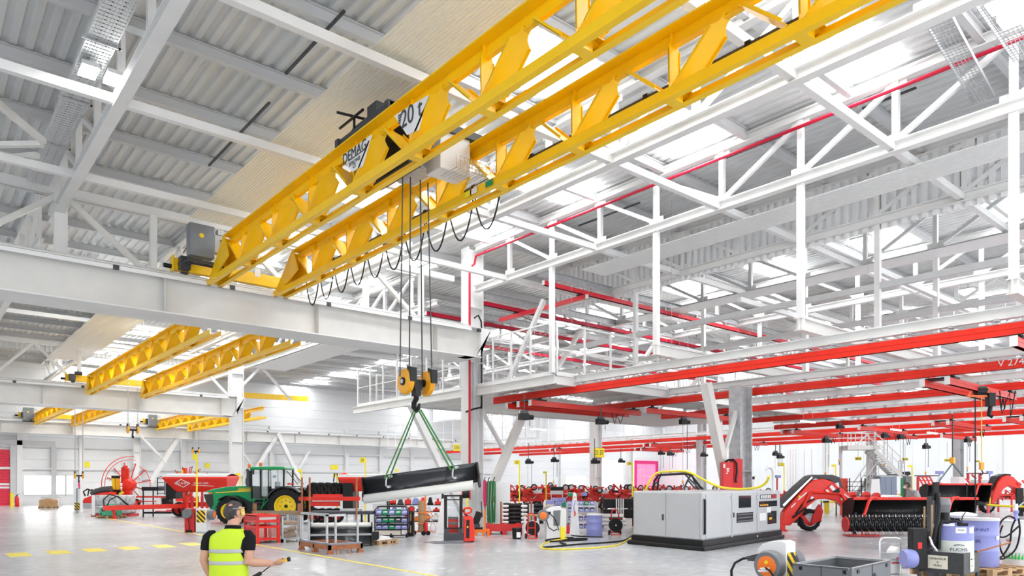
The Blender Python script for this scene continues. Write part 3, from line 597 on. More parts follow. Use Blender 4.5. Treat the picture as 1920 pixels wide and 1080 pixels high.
# the other cranes
cr2 = crane('paired yellow girder crane on the second white runway beam, left of the picture', (8.3, 11.3), 49.6, 26.5, 7.25, 8.35, 46.0, (10, 50, 7.95), w=.42, panel=2.5, rail=7.95, ytop=48.9, box=False)
cr3 = crane('small far yellow crane at the left edge above the red roll-up door', (8.3, 11.1), 72.7, 54, 6.85, 7.75, 70, (10, 73.2, 7.45), w=.42, panel=2.2, rail=7.4, ytop=72.3, box=True)
cr4 = crane('small far yellow crane left of the second column, above the red seed hopper', (17.9, 20.7), 72.7, 54, 6.85, 7.75, 70, (19, 73.2, 7.45), w=.42, panel=2.2, rail=7.4, ytop=72.3, box=True)
solo('crane_girder', M().bar(PD(440, 740, 60), PD(575, 748, 68), .4, .45), YEL, 'distant yellow girder just right of the second runway column', 'crane girder')
def small_hook(p, ztop, label, dz=.0):
    t = thing('hook_block', label, 'hook', p)
    for sg in (-1, 1):
        s = M().lathe([(0, -.05), (.18, -.05), (.22, 0), (.18, .05), (0, .05)], (sg*.25, 0, 0), 'x', 18).build('sheave', AMBER, t, smooth=True)
        M().bx(sg*.25 - .06, sg*.25 + .06, -.06, .06, 0.05, .34).build('rope_guard', BLACK, t)
        for q in (-.1, .1): M().tube([(sg*.25, q, .1), (sg*.25, q, ztop - p[2])], .014, 5).build('wire_rope', GREYST, t)
    M().cyl((-.25, 0, 0), (.25, 0, 0), .06).build('crossbeam', BLACK, t)
    M().tube([(0, 0, -.05), (0, 0, -.2), (0, .1, -.3), (0, .08, -.42), (0, -.05, -.45), (0, -.12, -.36)], .045, 8).build('hook', BLACK, t); return t
small_hook(PX(249, 806, 9.9), 8.2, 'black hook on long ropes from the paired yellow crane of the second hall')
small_hook(PX(148, 892, 9.85), 7.6, 'low hook with pink strap in front of the back wall window')
q = PX(148, 900, 9.85); solo('lifting_sling', M().bar((q.x, q.y, q.z - .12), (q.x + .05, q.y, q.z - 1.0), .1, .03), PINK, 'pink strap hanging from the low hook by the window', 'sling')
small_hook(PX(367, 846, 19.4), 7.6, 'small hook hanging above the yellow sign post of the red seeder')
# ================================================================ monorail grid, mezzanine, stairs rails
KT = [20.3 + 6*k for k in range(8)]
YT1 = [25.2]*5 + [72, 72, 72]
GRIDN = ['nearest', 'second nearest', 'third nearest', 'fourth nearest', 'fifth nearest', 'sixth nearest', 'seventh nearest', 'farthest']
for i, X in enumerate(KT):
    y1 = YT1[i]; y0 = (1.5 if i == 0 else 4 if i < 3 else 8)
    solo('support_beam', M().ib((X, y0, 6.04), (X, y1 + .1, 6.04), .22, .28, .025), WHITE, 'white I-beam carrying the %s red monorail track' % GRIDN[i], 'beam', 'white beams over the red tracks')
    t = thing('monorail_track', '%s long red monorail track of the grid, running away from the viewer' % GRIDN[i], 'monorail track', (X, y1, 5.49), 0, 'red tracks of the monorail grid')
    M().bx(-.06, .06, y0 - y1, 0, 0, .29).bx(-.085, .085, y0 - y1, 0, 0, .035).bx(-.075, .075, y0 - y1, 0, .15, .185).build('rail', TRACKRED, t)
    M().bx(-.07, .07, 0, .02, 0, .29).build('end_cap', PAPER, t)
    if i < 6:
        n = int(min(y1 - y0, 26)/1.0)
        for k in range(n):
            y = -.5 - k*1.0
            M().bx(-.1, .1, y - .06, y + .06, .29, .32).cyl((0, y, .32), (0, y, .38), .02, n=6).bx(-.12, .12, y - .05, y + .05, .37, .43).build('hanger_clamp', GALV, t)
    M().bx(.16, .19, y0 - y1, 0, .34, .355).build('power_rail', PIPERED if i > 3 else LGREY, t)
    if i == 1: text('V 274', .3, Vector((-.078, PX(1897, 677, X).y - y1, .19)), SIDEA, PAPER, t, ext=.002)
# cross beams that the support beams hang from
for j, Y in enumerate((5.04, 10.08, 15.12)):
    solo('cross_beam', M().ib((18.95, Y, 6.36), (64, Y, 6.36), .24, .36, .03), CREAMW, 'ivory cross beam above the white monorail beams, %s' % ('nearest to the viewer', 'second from the viewer', 'third from the viewer, meeting the grey column')[j], 'beam', 'cross beams over the grid')
for k in range(6):
    X = 19.1 + 4.95*k
    for j in range(1, 5):
        if k == 1 and j == 3: continue
        Y = 5.04*j
        if j == 4: Y = 20.16
        solo('hanger_post', M().bar((X, Y, 10.3), (X, Y, 6.2), .17, .17, up=(0, 1, 0)), WHITE, 'white hanger post, %s row from the crane, %s from the viewer' % (ORD[k], ORD[j-1]), 'post', 'hanger posts of the monorail grid')
# second-level horizontals
for j, (Y, z) in enumerate(((10.1, 8.75), (15.1, 8.75))):
    solo('tie_beam', M().bar((24.0, Y, z + .1), (52, Y, z + .1), .16, .18), WHITE, 'white tie beam high behind the hanger posts, %s' % ('nearer one', 'farther one')[j], 'beam')
for j, X in enumerate((24.05, 29.0, 33.95)):
    solo('tie_beam', M().bar((X, 4, 8.3), (X, 25, 8.3), .16, .2), LGREY, 'grey tie beam along the %s row of hanger posts' % ('second', 'third', 'fourth')[j], 'beam')
# high monorail tracks over the mezzanine
for i, (Y, z, x0, lb) in enumerate(((21.4, 10.02, 19.8, 'highest red track with its stub end above the mezzanine railing'), (25.6, 10.02, 19.8, 'high red track passing behind the white column top'), (28.8, 10.0, 19.0, 'high red track farthest back over the mezzanine'), (33.5, 10.0, 22, 'high red track glimpsed through the railing mesh'))):
    t = thing('monorail_track', lb, 'monorail track', (x0, Y, z))
    M().bx(0, 42, -.06, .06, -.05, .13).bx(0, 42, -.08, .08, -.05, -.02).build('rail', PIPERED if i else mat('track_crimson', (.74, .02, .04), .4), t); M().bx(-.02, 0, -.07, .07, -.05, .13).build('end_cap', PAPER, t)
    M().ib((-.3, 0, .42), (42, 0, .42), .18, .3, .02).build('support_beam', GALV, t)
    for k in range(8): M().bx(k*2.5 + .3, k*2.5 + .4, -.08, .08, .13, .28).build('hanger_clamp', GALV, t)
t = thing('bridge_girder', 'short red bridge girder hung between the two highest red tracks', 'crane bridge', (22.1, 21.2, 9.82))
M().bx(-.07, .07, 0, 5.8, -.06, .12).build('rail', mat('track_crimson', (.74, .02, .04), .4), t); M().bx(-.075, .075, -.03, 0, -.06, .12).build('end_cap', PAPER, t); M().bx(-.1, .1, .2, .5, .12, .18).build('trolley', BLACK, t); M().bx(-.1, .1, 4.4, 4.7, .12, .18).build('trolley', BLACK, t)
M().tube([(0, 4.2, -.06), (.1, 3.6, -.35), (0, 3.0, -.06)], .018, 6).build('cable', BLACK, t)
# chain hoists and red bridges under the tracks
def hoist(p, label, chain=1.6, hook=True, sc=1.0):
    t = thing('chain_hoist', label, 'hoist', p, RZ*.3, sc=sc)
    M().bx(-.28, .12, -.12, .12, -.36, -.10).cyl((.12, 0, -.24), (.36, 0, -.24), .10).build('hoist_body', BLACK, t, bevel=.015)
    M().bx(-.2, .1, -.06, .06, -.10, .02).cyl((-.05, 0, 0), (-.05, 0, max(.05, (5.14 - p[2])/sc)), .03, n=6).build('suspension', DGREY, t)
    M().tube([(-.1, 0, -.36), (-.1, 0, -.36 - chain)], .014, 6).build('chain', GREYST, t)
    M().tube([(.2, 0, -.3), (.22, .02, -.36 - chain*.8)], .014, 6).build('pendant_cable', BLACK, t)
    if hook: M().bx(-.14, -.06, -.04, .04, -.5 - chain, -.36 - chain).build('bottom_block', AMBER, t); M().tube([(-.1, 0, -.5 - chain), (-.05, 0, -.6 - chain), (-.1, 0, -.68 - chain), (-.16, 0, -.62 - chain)], .02, 6).build('hook', BLACK, t)
    return t
def bridge(k, Y, label, n=2, lo=None, hi=None, z=5.18):
    x0 = KT[k] - .6 if lo is None else lo; x1 = KT[k + 1] + .4 if hi is None else hi
    t = thing('bridge_girder', label, 'crane bridge', (x0, Y, z), 0, 'red bridge girders under the tracks')
    for q in range(n):
        y = q*.75
        M().bx(0, x1 - x0, y - .055, y + .055, -.05, .18).bx(0, x1 - x0, y - .075, y + .075, -.05, -.02).bx(0, x1 - x0, y - .068, y + .068, .07, .10).build('rail', TRACKRED if q else mat('bridge_red', (.66, .025, .015), .4), t)
        M().bx(-.03, 0, y - .08, y + .08, -.06, .19).build('end_cap', PAPER, t)
    for bx_ in (KT[k] - x0, KT[k + 1] - x0): M().bx(bx_ - .25, bx_ + .25, -.1, (n-1)*.75 + .1, .18, .24).bx(bx_ - .06, bx_ + .06, 0, .1, .24, .315).build('bogie', BLACK, t)
    xm = (x1 - x0)*.62
    M().tube([(xm + .6, -.06, -.06), (xm + .75, -.08, -.55), (xm + .95, -.08, -.1), (xm + 1.15, -.08, -.5), (xm + 1.4, -.06, -.06)], .018, 6).build('cable', BLACK, t)
    return Vector((x0, Y, z))
bridge(0, 22.1, 'red triple bridge girder beside the white column, under the nearest track', 3)
bridge(1, 21.0, 'red bridge girder in front of the grey column, under the second track', 1)
bridge(1, 8.6, 'red twin bridge girder with the orange hoist frame at the right', 2)
bridge(0, 5.2, 'red bridge girder cut by the right edge under the nearest track', 1)
bridge(4, 19.4, 'red bridge girder right of the grey column under the fifth track', 1)
bridge(4, 23.6, 'red bridge girder above the arched machine arm', 2)
bridge(4, 14.6, 'red twin bridge girder above the staircase at the right', 2)
bridge(4, 11.2, 'red bridge girder near the right edge, above the hook pendant', 2)
bridge(5, 21.0, 'red bridge girder above the stair landing', 1)
bridge(6, 19.0, 'far red bridge girder right of the staircase', 1)
bridge(5, 40.0, 'far red bridge girder left of the fire cabinets', 2)
bridge(6, 46.0, 'far red bridge girder above the magenta door', 2)
bridge(5, 52.0, 'distant red bridge girder beside the number plate column', 2)
bridge(5, 33.0, 'far red bridge girder behind the grey column', 2)
for (px, py, X, lb, ch, ok) in ((985, 776, None, 'black hoist under the triple red bridge next to the thick ivory brace', .0, 26), (1128, 786, None, 'black hoist with orange frame at the right end of the triple bridge', .0, 30), (1283, 787, None, 'black hoist left of the grey column with a long chain', 3.0, 34.5),
        (1575, 797, None, 'black hoist right of the grey column under the fifth track', 2.0, 42), (1550, 822, None, 'black hoist above the arched machine arm', 1.8, 48), (1660, 813, None, 'black hoist at the stair landing', 1.6, 48), (1690, 815, None, 'black hoist just right of the stair landing', 2.0, 50),
        (1737, 834, None, 'black hoist above the wire frame screen', 1.5, 52), (1815, 822, None, 'black hoist right of the dark column', 1.6, 52), (1257, 848, None, 'small far hoist above the tyre heaps', 1.2, 62), (1240, 847, None, 'small far hoist over the pink door edge', 1.4, 66), (1320, 850, None, 'small far hoist just left of the thick grey brace', .8, 62),
        (1455, 848, None, 'small hoist right of the fire cabinets', 1.0, 60), (1463, 853, None, 'lower small hoist right of the fire cabinets', .6, 58), (992, 863, None, 'small far hoist beside the yellow sign post at the rack', 1.8, 58), (1040, 860, None, 'small far hoist left of the number plate column', 1.4, 60), (1116, 862, None, 'small hoist in front of the number plate column', 1.0, 52), (1165, 862, None, 'small far hoist right of the number plate column', .8, 66)):
    hoist(PD(px, py, ok) + Vector((0, 0, .1)), lb, max(ch, .3), ch > 1, 1.1 if ok > 46 else .9)
# orange hoist frame, right
p = PD(1842, 738, 25.0); t = thing('chain_hoist', 'black chain hoist in an orange frame under the right twin bridge, with yellow hook block', 'hoist', p, RZ)
M().bx(-.55, .45, -.05, .05, -.12, -.06).bar((-.5, 0, -.1), (-.3, 0, .2), .04).bar((.4, 0, -.1), (.2, 0, .2), .04).build('frame', ORANGE, t)
M().bx(.15, .4, -.12, .12, -.45, .02).cyl((-.25, 0, .1), (.1, 0, .1), .16).build('hoist_body', BLACK, t, bevel=.02)
M().tube([(.28, 0, -.45), (.22, 0, -.75), (.34, 0, -.8)], .07).build('chain_bag', BLACK, t)
M().tube([(-.03, 0, -.1), (-.03, 0, -2.4)], .016).build('chain', JDY, t); M().bx(-.09, .03, -.05, .05, -2.65, -2.4).build('bottom_block', AMBER, t); M().tube([(-.03, 0, -2.65), (.02, 0, -2.76), (-.03, 0, -2.84), (-.09, 0, -2.78)], .02).build('hook', BLACK, t)
M().tube([(-.25, 0, -.1), (-.25, 0, -4.6)], .02).build('pendant_cable', BLACK, t)
M().tube([(.6, 0, .1), (.75, .1, -.7), (.95, 0, .05), (1.05, .1, -.8), (1.15, 0, .1)], .02).build('cable', BLACK, t)
# mezzanine: deck, edge beams, mesh railings
MZ = 5.95
def ribdeck(name, x0, x1, y0, y1, z, label):
    s = M(); row = []; n = int((x1 - x0)/.4)
    for k in range(n):
        a = x0 + (x1 - x0)*k/n; w = (x1 - x0)/n; row += [(a, 0), (a + w*.5, 0), (a + w*.58, .06), (a + w*.92, .06)]
    s.sheet([[(a, y0, z + h) for a, h in row], [(a, y1, z + h) for a, h in row]]); solo(name, s, CREAMW, label, 'mezzanine', solid=.01)
ribdeck('mezzanine_deck', 19.2, 44, 20.3, 25.0, MZ + .24, 'ribbed white mezzanine deck behind the nearest railing, over the red bridges')
ribdeck('mezzanine_deck', 19.2, 44, 26.2, 34, MZ + .24, 'ribbed white mezzanine deck beyond the white column')
def edge_beam(p, q, label): solo('edge_beam', M().ib(p, q, .2, .36, .025), WHITE, label, 'beam')
edge_beam((19.1, 20.0, MZ - .02), (19.1, 25.0, MZ - .02), 'white edge beam under the nearest mezzanine railing, facing the crane')
edge_beam((19.1, 20.1, MZ - .02), (46, 20.1, MZ - .02), 'white edge beam along the long side of the mezzanine')
edge_beam((19.0, 25.7, MZ - .02), (19.0, 36, MZ - .02), 'white edge beam of the mezzanine beyond the white column')
def railing(p, q, n, label, h=2.0, mesh=True, m=WHITE):
    p = Vector(p); q = Vector(q); t = thing('railing', label, 'railing', p); d = q - p; U = Vector((0, 0, h))
    for k in range(n + 1): M().bar(d*(k/n), d*(k/n) + U, .07, .07).build('post', m, t)
    M().bar(U, d + U, .08, .06).build('top_rail', m, t); M().bar(U*.5, d + U*.5, .04, .04).bar(U*.03, d + U*.03, .03, .14).build('middle_rail', m, t)
    if mesh:
        s = M(); L = d.length; k = 0
        while k*.1 < h: s.bar(Vector((0, 0, k*.1)), d + Vector((0, 0, k*.1)), .008); k += 1
        n2 = int(L/.3)
        for k in range(n2): s.bar(d*(k/n2), d*(k/n2) + U, .008)
        s.build('wire_mesh', GALV, t)
    return t
railing((19.1, 25.0, MZ + .18), (19.1, 20.2, MZ + .18), 4, 'white mesh railing of the mezzanine facing the crane, right of the column')
railing((19.3, 20.1, MZ + .18), (44, 20.1, MZ + .18), 16, 'long white mezzanine railing behind the hanger posts', 2.0, False)
railing((19.0, 35.5, MZ + .18), (19.0, 26.0, MZ + .18), 7, 'white mesh railing of the mezzanine left of the column')
railing((19.3, 34, MZ + .18), (44, 34, MZ + .18), 18, 'far white railing across the mezzanine beyond the column', 1.6, False)
railing((40, 44, 5.6), (40, 68, 5.6), 16, 'far white railing of the back mezzanine above the red tracks', 2.4, False)
railing((50, 26.5, 5.9), (50, 60, 5.9), 30, 'distant white railing high behind the grey column', 3.0, False)
for i, (a, b_, lb) in enumerate((((21.5, 26.0, 6.2), (21.5, 23.2, 10.0), 'leaning right'), ((27, 30, 6.2), (27, 26, 10.2), 'second from the column'), ((33, 30, 6.2), (33, 26, 10.2), 'third from the column'), ((39, 30, 6.2), (39, 26, 10.2), 'farthest from the column'))):
    solo('mezzanine_brace', M().bar(a, b_, .18, .18), WHITE, 'white diagonal brace above the mezzanine, ' + lb, 'brace', 'braces above the mezzanine')
TUBE = mat('tube_glow', (1, .98, .93), .5, emit=9)
def tubelamp(px, py, d, lb):
    p = PD(px, py, d); t = thing('tube_lamp', lb, 'lamp', p, 0, 'tube lamps under the grid'); M().bx(-.7, .7, -.05, .05, 0, .05).build('tube', TUBE, t); M().bx(-.72, .72, -.06, .06, .05, .09).build('housing', PAPER, t)
    M().cyl((-.5, 0, .09), (-.5, 0, ZR - p.z + .01), .006, n=5).cyl((.5, 0, .09), (.5, 0, ZR - p.z + .01), .006, n=5).build('suspension_wire', GALV, t)
tubelamp(1088, 751, 30, 'glowing tube lamp under the deck right of the triple bridge')
for (px, py, d, lb) in ((1262, 768, 34, 'glowing tube lamp left of the grey column'), (1395, 780, 36, 'glowing tube lamp just right of the grey column top'), (1515, 792, 38, 'glowing tube lamp right of the grey column'), (1680, 807, 44, 'glowing tube lamp right of the stair landing'), (1748, 813, 44, 'small glowing lamp near the dark column'), (1275, 699, 27, 'glowing tube lamp above the nearest track'), (1640, 647, 24, 'glowing tube lamp high behind the nearest track'), (930, 787, 44, 'pale tube lamp left of the thick ivory brace'), (1010, 806, 48, 'pale tube lamp between column and number plate'), (970, 802, 52, 'pale tube lamp behind the thick brace')):
    tubelamp(px, py, d, lb)
for i, X in enumerate((30, 42, 54, 68, 82)):  # lamps added under the roof to brighten the monorail hall
    for j, Y in enumerate((13.2, 30.0, 48.0, 64)): lamp((X, Y, 11.9), 'added fill lamp over the monorail hall, %s row from the crane, %s from the viewer' % (ORD[i], ORD[j]), 2, .5, 260)
for i, (X, Y) in enumerate(((6, 38), (6, 62.6), (13, 63), (14.5, 40))): lamp((X, Y, 11.9), 'added fill lamp above the far crane halls, %s from the left' % ORD[i], 2, .5, 260)  # likewise added, as fill for the far halls and back wall
# ================================================================ floor objects, left part
def PF(x0, yb):
    """place at ground pixel (x0, yb): world point, metres-per-pixel scale and local coordinates of other points of the thing at that depth"""
    d = F*HC/(yb - HY); s = F/d
    return PZ(x0, yb), (lambda px: (px - x0)/s), (lambda py: HC - (py - HY)/s), s
def wheel(par, c, R, w, axis='y', rim=None, lugs=0, name='wheel', hub=None):
    c = Vector(c); q = .62
    t = M().lathe([(R*q, -w*.42), (R*.80, -w*.5), (R*.95, -w*.44), (R, -w*.25), (R, w*.25), (R*.95, w*.44), (R*.80, w*.5), (R*q, w*.42)], c, axis, 36, False)
    for k in range(lugs):
        a = 2*PI*k/lugs
        for sg in (-1, 1):
            a2 = a + (0 if sg > 0 else PI/lugs)
            p = (math.cos(a2)*R*.99, math.sin(a2)*R*.99); q2 = (math.cos(a2 + .12)*R*.985, math.sin(a2 + .12)*R*.985)
            f = (lambda u, v, o: c + (Vector((u, o, v)) if axis == 'y' else Vector((o, u, v))))
            t.bar(f(p[0], p[1], 0), f(q2[0], q2[1], sg*w*.46), R*.07, R*.07)
    o = t.build(name, RUBBER, par, smooth=True)
    M().lathe([(0, -w*.12), (R*.16, -w*.16), (R*.2, -w*.12), (R*.5, -w*.10), (R*.56, -w*.36), (R*.63, -w*.40), (R*.63, w*.40), (R*.5, w*.2), (0, w*.2)], c, axis, 28).build('rim', rim or RED, o, smooth=True)
    if hub:
        s = M()
        for k in range(8):
            a = 2*PI*k/8; u, v = R*.33*math.cos(a), R*.33*math.sin(a); b0 = c + (Vector((u, -w*.17, v)) if axis == 'y' else Vector((-w*.17, u, v))); s.ball(b0, R*.03, 6, 4)
        s.ball(c + (Vector((0, -w*.15, 0)) if axis == 'y' else Vector((-w*.15, 0, 0))), R*.10, 10, 6).build('hub', hub, o)
    return o
def pallet(loc, label, rz=0, l=1.2, w=.8, group=None, m=None, n=5):
    t = thing('wooden_pallet', label, 'pallet', loc, rz, group); m = m or WOOD
    for k in range(n): x = -l/2 + .05 + k*(l - .1)/(n - 1); M().bx(x - .05, x + .05, -w/2, w/2, .122, .144).build('top_board', m, t)
    for y in (-w/2 + .05, 0, w/2 - .05):
        M().bx(-l/2, l/2, y - .05, y + .05, .10, .122).bx(-l/2, l/2, y - .05, y + .05, 0, .02).build('stringer', m, t)
        for x in (-l/2 + .07, 0, l/2 - .07): M().bx(x - .07, x + .07, y - .05, y + .05, .02, .10).build('block', m, t)
    return t
# pallet of timber blocks by the back wall
L, X, Z, s = PF(91, 953); pallet(L, 'small wooden pallet under the timber blocks near the red door', RZ, 1.1, .8)
t = thing('timber_stack', 'stack of short timber blocks on a pallet near the red door', 'timber stack', L + Vector((0, 0, .145)), RZ)
random.seed(3)
for r in range(4): M().bx(-.5 + .02*(r % 2), .5 - .03*(r % 2), -.36, .36, r*.13, r*.13 + .12).build('timber_layer', mat('timber_%d' % r, (.55 + .05*(r % 2), .33, .15), .7, noise=.3, scale=12), t)
M().bx(-.15, .15, -.2, .2, .52, .6).build('loose_block', WOOD, t)
L, X, Z, s = PF(96, 950); t = thing('frame_trolley', 'light grey empty frame trolley behind the timber stack', 'trolley', L + SH(L, 1.2), RZ)
for px in (79, 114): M().bx(X(px) - .02, X(px) + .02, -.2, .2, 0, Z(932)).build('post', LGREY, t)
M().bx(X(79), X(114), -.02, .02, Z(934), Z(932)).bx(X(79), X(114), -.02, .02, .25, .3).build('rail', LGREY, t)
# yellow protection post and fire extinguisher beside the roll-up door
L, X, Z, s = PF(22, 951.2); solo('bollard', M().cyl((0, 0, 0), (0, 0, 1.15), .12), JDY, 'yellow protection post beside the red roll-up door', 'bollard', loc=L)
def extinguisher(L, label, sc=1.0):
    t = thing('fire_extinguisher', label, 'fire extinguisher', L, RZ, sc=sc)
    M().lathe([(0, 0), (.085, 0), (.09, .03), (.09, .42), (.06, .5), (.025, .53), (0, .53)], n=16).build('cylinder', FIRERED, t, smooth=True)
    M().cyl((0, 0, .53), (0, 0, .6), .025).bar((0, 0, .6), (.12, 0, .64), .02).build('valve', BLACK, t); M().tube([(0, 0, .58), (-.1, 0, .5), (-.11, 0, .2)], .012).build('hose', BLACK, t); return t
L, X, Z, s = PF(32, 950); extinguisher(L + Vector((0, 0, 0)), 'red fire extinguisher on the floor right of the yellow post', 1.6)
# white hose post with hazard plate
def reel(par, c, r, w=.16, ax='y', face=ORANGE, body=MGREY):
    o = M().lathe([(0, -w/2), (r*.9, -w/2), (r, -w*.3), (r, w*.3), (r*.9, w/2), (0, w/2)], c, ax, 30).build('hose_reel', body, par, smooth=True)
    for sg in (-1, 1):
        M().lathe([(0, sg*(w/2 + .012)), (r*.55, sg*(w/2 + .012)), (r*.66, sg*(w/2 + .004)), (r*.66, sg*w*.3), (0, sg*w*.3)] if sg > 0 else [(0, -w*.3), (r*.66, -w*.3), (r*.66, -w/2 - .004), (r*.55, -w/2 - .012), (0, -w/2 - .012)], c, ax, 26).build('reel_face', face, o, smooth=True)
    return o
def hosepost(L, h, w, dpt, label, rz, haz=(.55, .95), ):
    t = thing('hose_post', label, 'service post', L, rz)
    M().bx(-w/2 - .06, w/2 + .06, -dpt/2 - .06, dpt/2 + .06, 0, .02).build('base_plate', GALV, t)
    M().prism([(-dpt/2, .02), (dpt/2, .02), (dpt/2, h*.88), (dpt*.3, h*.96), (-dpt*.1, h), (-dpt/2, h)], -w/2, w/2, 'yz').build('body', PAPER, t, bevel=.012)
    if haz: M().bx(-w/2 + .04, w/2 - .04, -dpt/2 - .006, -dpt/2, h*haz[0], h*haz[1]).build('hazard_plate', HAZ, t)
    return t
L, X, Z, s = PF(147, 962); t = hosepost(L, Z(915), .42, .25, 'far white hose post with small hazard plate, below the low hook', RZ, (.12, .42))
M().tube([(.0, -.16, 0), (.0, -.16, Z(916)), (.2, -.16, Z(915.5))], .03).build('side_tube', MGREY, t)
# red disc mower
L, X, Z, s = PF(180, 953); t = thing('disc_mower', 'red mower with black rounded cover near the rake wheel', 'mower', L, RZ)
M().prism([(X(166), Z(947)), (X(163), Z(935)), (X(175), Z(930)), (X(195), Z(924)), (X(212), Z(922)), (X(214), Z(938)), (X(196), Z(944))], -.5, .5).build('body', RED, t, bevel=.06)
M().tube([(X(175), -.1, Z(927)), (X(183), -.1, Z(922)), (X(195), -.1, Z(918.5)), (X(210), -.1, Z(917))], .26, 10).build('cover', DGREY, t, smooth=True)
M().bx(X(153), X(186), -.7, .5, .05, .22).bx(X(153), X(186), -.72, -.68, .22, .42).build('skirt', GREYST, t)
M().tube([(X(160), 0, Z(930)), (X(156), 0, Z(922)), (X(164), 0, Z(917)), (X(174), 0, Z(921)), (X(176), 0, Z(928))], .06, 8).tube([(X(163), .1, Z(930)), (X(165), .1, Z(920)), (X(172), .1, Z(918))], .05, 8).build('hydraulic_hose', BLACK, t)
M().cyl((X(157), -.2, Z(941)), (X(157), .2, Z(941)), .14).build('amber_lamp', ORANGE, t)
M().bx(X(157), X(172), -.2, .2, .42, Z(938)).build('leg', DRED, t)
# rotary rake, standing upright
L, X, Z, s = PF(240, 952); t = thing('rotary_rake', 'big upright red hay rake wheel with radiating tine arms in front of the back wall', 'hay rake', L, RZ)
hx, hz = X(242), Z(909)
M().lathe([(0, -.3), (.34, -.28), (.5, -.1), (.5, .2), (.3, .35), (0, .35)], (hx, 0, hz), 'y', 22).build('hub', RED, t, smooth=True)
for k in range(12):
    a = 2*PI*k/12 + .2; u = Vector((math.cos(a), 0, math.sin(a))); R1 = 1.75 if u.z > -.3 else 1.25; c0 = Vector((hx, -.05, hz))
    am = M().tube([c0 + u*.3, c0 + u*R1], .04, 6).build('tine_arm', RED, t)
    tn = M()
    for j in range(4): q = c0 + u*(R1 - .1 - j*.14); tn.bar(q, q + Vector((-u.z*.1, -.3, u.x*.1)), .03)
    tn.build('tine', BLACK, am)
M().ring((hx, .1, hz), 2.2, .03, 'y', 30, 6, .45*PI, 1.1*PI).build('guard_arc', RED, t); M().ring((hx, .1, hz), 1.95, .025, 'y', 30, 6, .42*PI, 1.08*PI).build('guard_arc', RED, t); M().ring((hx, .1, hz), 1.6, .025, 'y', 20, 6, -.1*PI, .35*PI).build('guard_arc', RED, t)
M().tube([(hx + 2.2*math.cos(1.1*PI), .1, hz + 2.2*math.sin(1.1*PI)), (hx + 1.95*math.cos(1.08*PI), .1, hz + 1.95*math.sin(1.08*PI)), (hx - .4, .1, hz - .3)], .025, 6).build('guard_stay', RED, t)
M().bx(X(232), X(238), -.15, .15, Z(912), Z(873)).bx(X(228), X(232), -.1, .1, Z(905), Z(876)).bx(X(238.5), X(242), -.1, .1, Z(900), Z(878)).build('headstock', RED, t, bevel=.03)
for a0, a1 in ((218, 224), (225, 232)):
    g = M().bar((X((a0+a1)/2), -.5, Z(928)), (X((a0+a1)/2 - 1), -.5, Z(894)), .22, .22).build('warning_guard', JDY if a0 == 218 else AMBER, t)
    M().bar((X((a0+a1)/2), -.5, Z(928)), (X((a0+a1)/2), -.5, Z(918)), .24, .24).bar((X((a0+a1)/2 - 1), -.5, Z(897)), (X((a0+a1)/2 - 1), -.5, Z(892)), .24, .24).build('guard_cap', BLACK, g)
M().tube([(X(228), -.5, Z(928)), (X(232), -.55, Z(926)), (X(238), -.5, Z(923))], .1, 8).build('yellow_elbow', JDY, t)
M().bx(X(215), X(262), -.3, .3, .35, .6).bx(X(232), X(246), -.2, .2, .5, hz).build('chassis', RED, t)
for px in (222, 258): wheel(t, (X(px), -.3, .36), .36, .22, 'y', RED)
L2, X2, Z2, s2 = PF(350, 955); t = thing('rotary_rake', 'far red rake with tines sticking up above the white hopper cover', 'hay rake', L2 + SH(L2, 3), RZ)
M().bx(X2(344), X2(349), -.2, .2, 0, Z2(876)).bx(X2(330), X2(372), -.2, .2, .5, .8).build('headstock', RED, t)
M().bx(X2(343), X2(346), -.25, -.2, Z2(888), Z2(880)).build('warning_plate', JDY, t)
for px0, px1, py in ((333, 328, 880), (336, 332, 882), (341, 343, 874), (355, 358, 874), (358, 362, 873), (362, 378, 878), (385, 392, 886), (366, 375, 881)):
    am = M().tube([(X2(350), 0, Z2(892)), (X2(px0), -.1, Z2(890)), (X2(px1), -.1, Z2(py))], .035, 6).build('tine_arm', RED, t); M().bar((X2(px1), -.1, Z2(py)), (X2(px1 + 3), -.3, Z2(py + 2)), .04).build('tine', BLACK, am)
# wrapped bales on a red frame, green casting on its pallet
L, X, Z, s = PF(217, 968); t = thing('transport_frame', 'low red transport frame under the film wrapped bundles', 'frame', L + SH(L, .2), RZ)
M().bx(X(180), X(252), -.5, -.42, .04, .14).bx(X(180), X(252), .42, .5, .04, .14).build('rail', DRED, t)
for px in (182, 250): M().bx(X(px) - .05, X(px) + .05, -.55, .55, 0, .14).build('foot', DRED, t)
for r, (a, b_, c_, d_) in enumerate(((186, 248, 963, 947), (186, 246, 947, 928))):
    m = M(); n = 9; random.seed(r + 4)
    x0, x1, z0, z1 = X(a), X(b_), Z(c_), Z(d_)
    m.bx(x0, x1, -.55, .55, z0, z1 - .01)
    solo('wrapped_bundle', m, FILM, 'grey film wrapped bundle of sheets, %s of the two on the red frame' % ('lower', 'upper')[r], 'wrapped bundle', loc=L + SH(L, .2) + Vector((0, 0, .0)), rz=RZ, bevel=.09)
M(); solo('frame_sheet', M().bx(X(183), X(189), -.6, -.57, Z(966), Z(928)), PAPER, 'white plastic sheet on the left end of the wrapped bundles', 'sheet', loc=L + SH(L, .2), rz=RZ)
L, X, Z, s = PF(208, 971.5); pallet(L, 'wooden pallet under the green casting', RZ, 1.25, .8)
t = thing('green_casting', 'green cast iron counterweight with square holes on a small pallet', 'counterweight', L + Vector((0, 0, .145)), RZ)
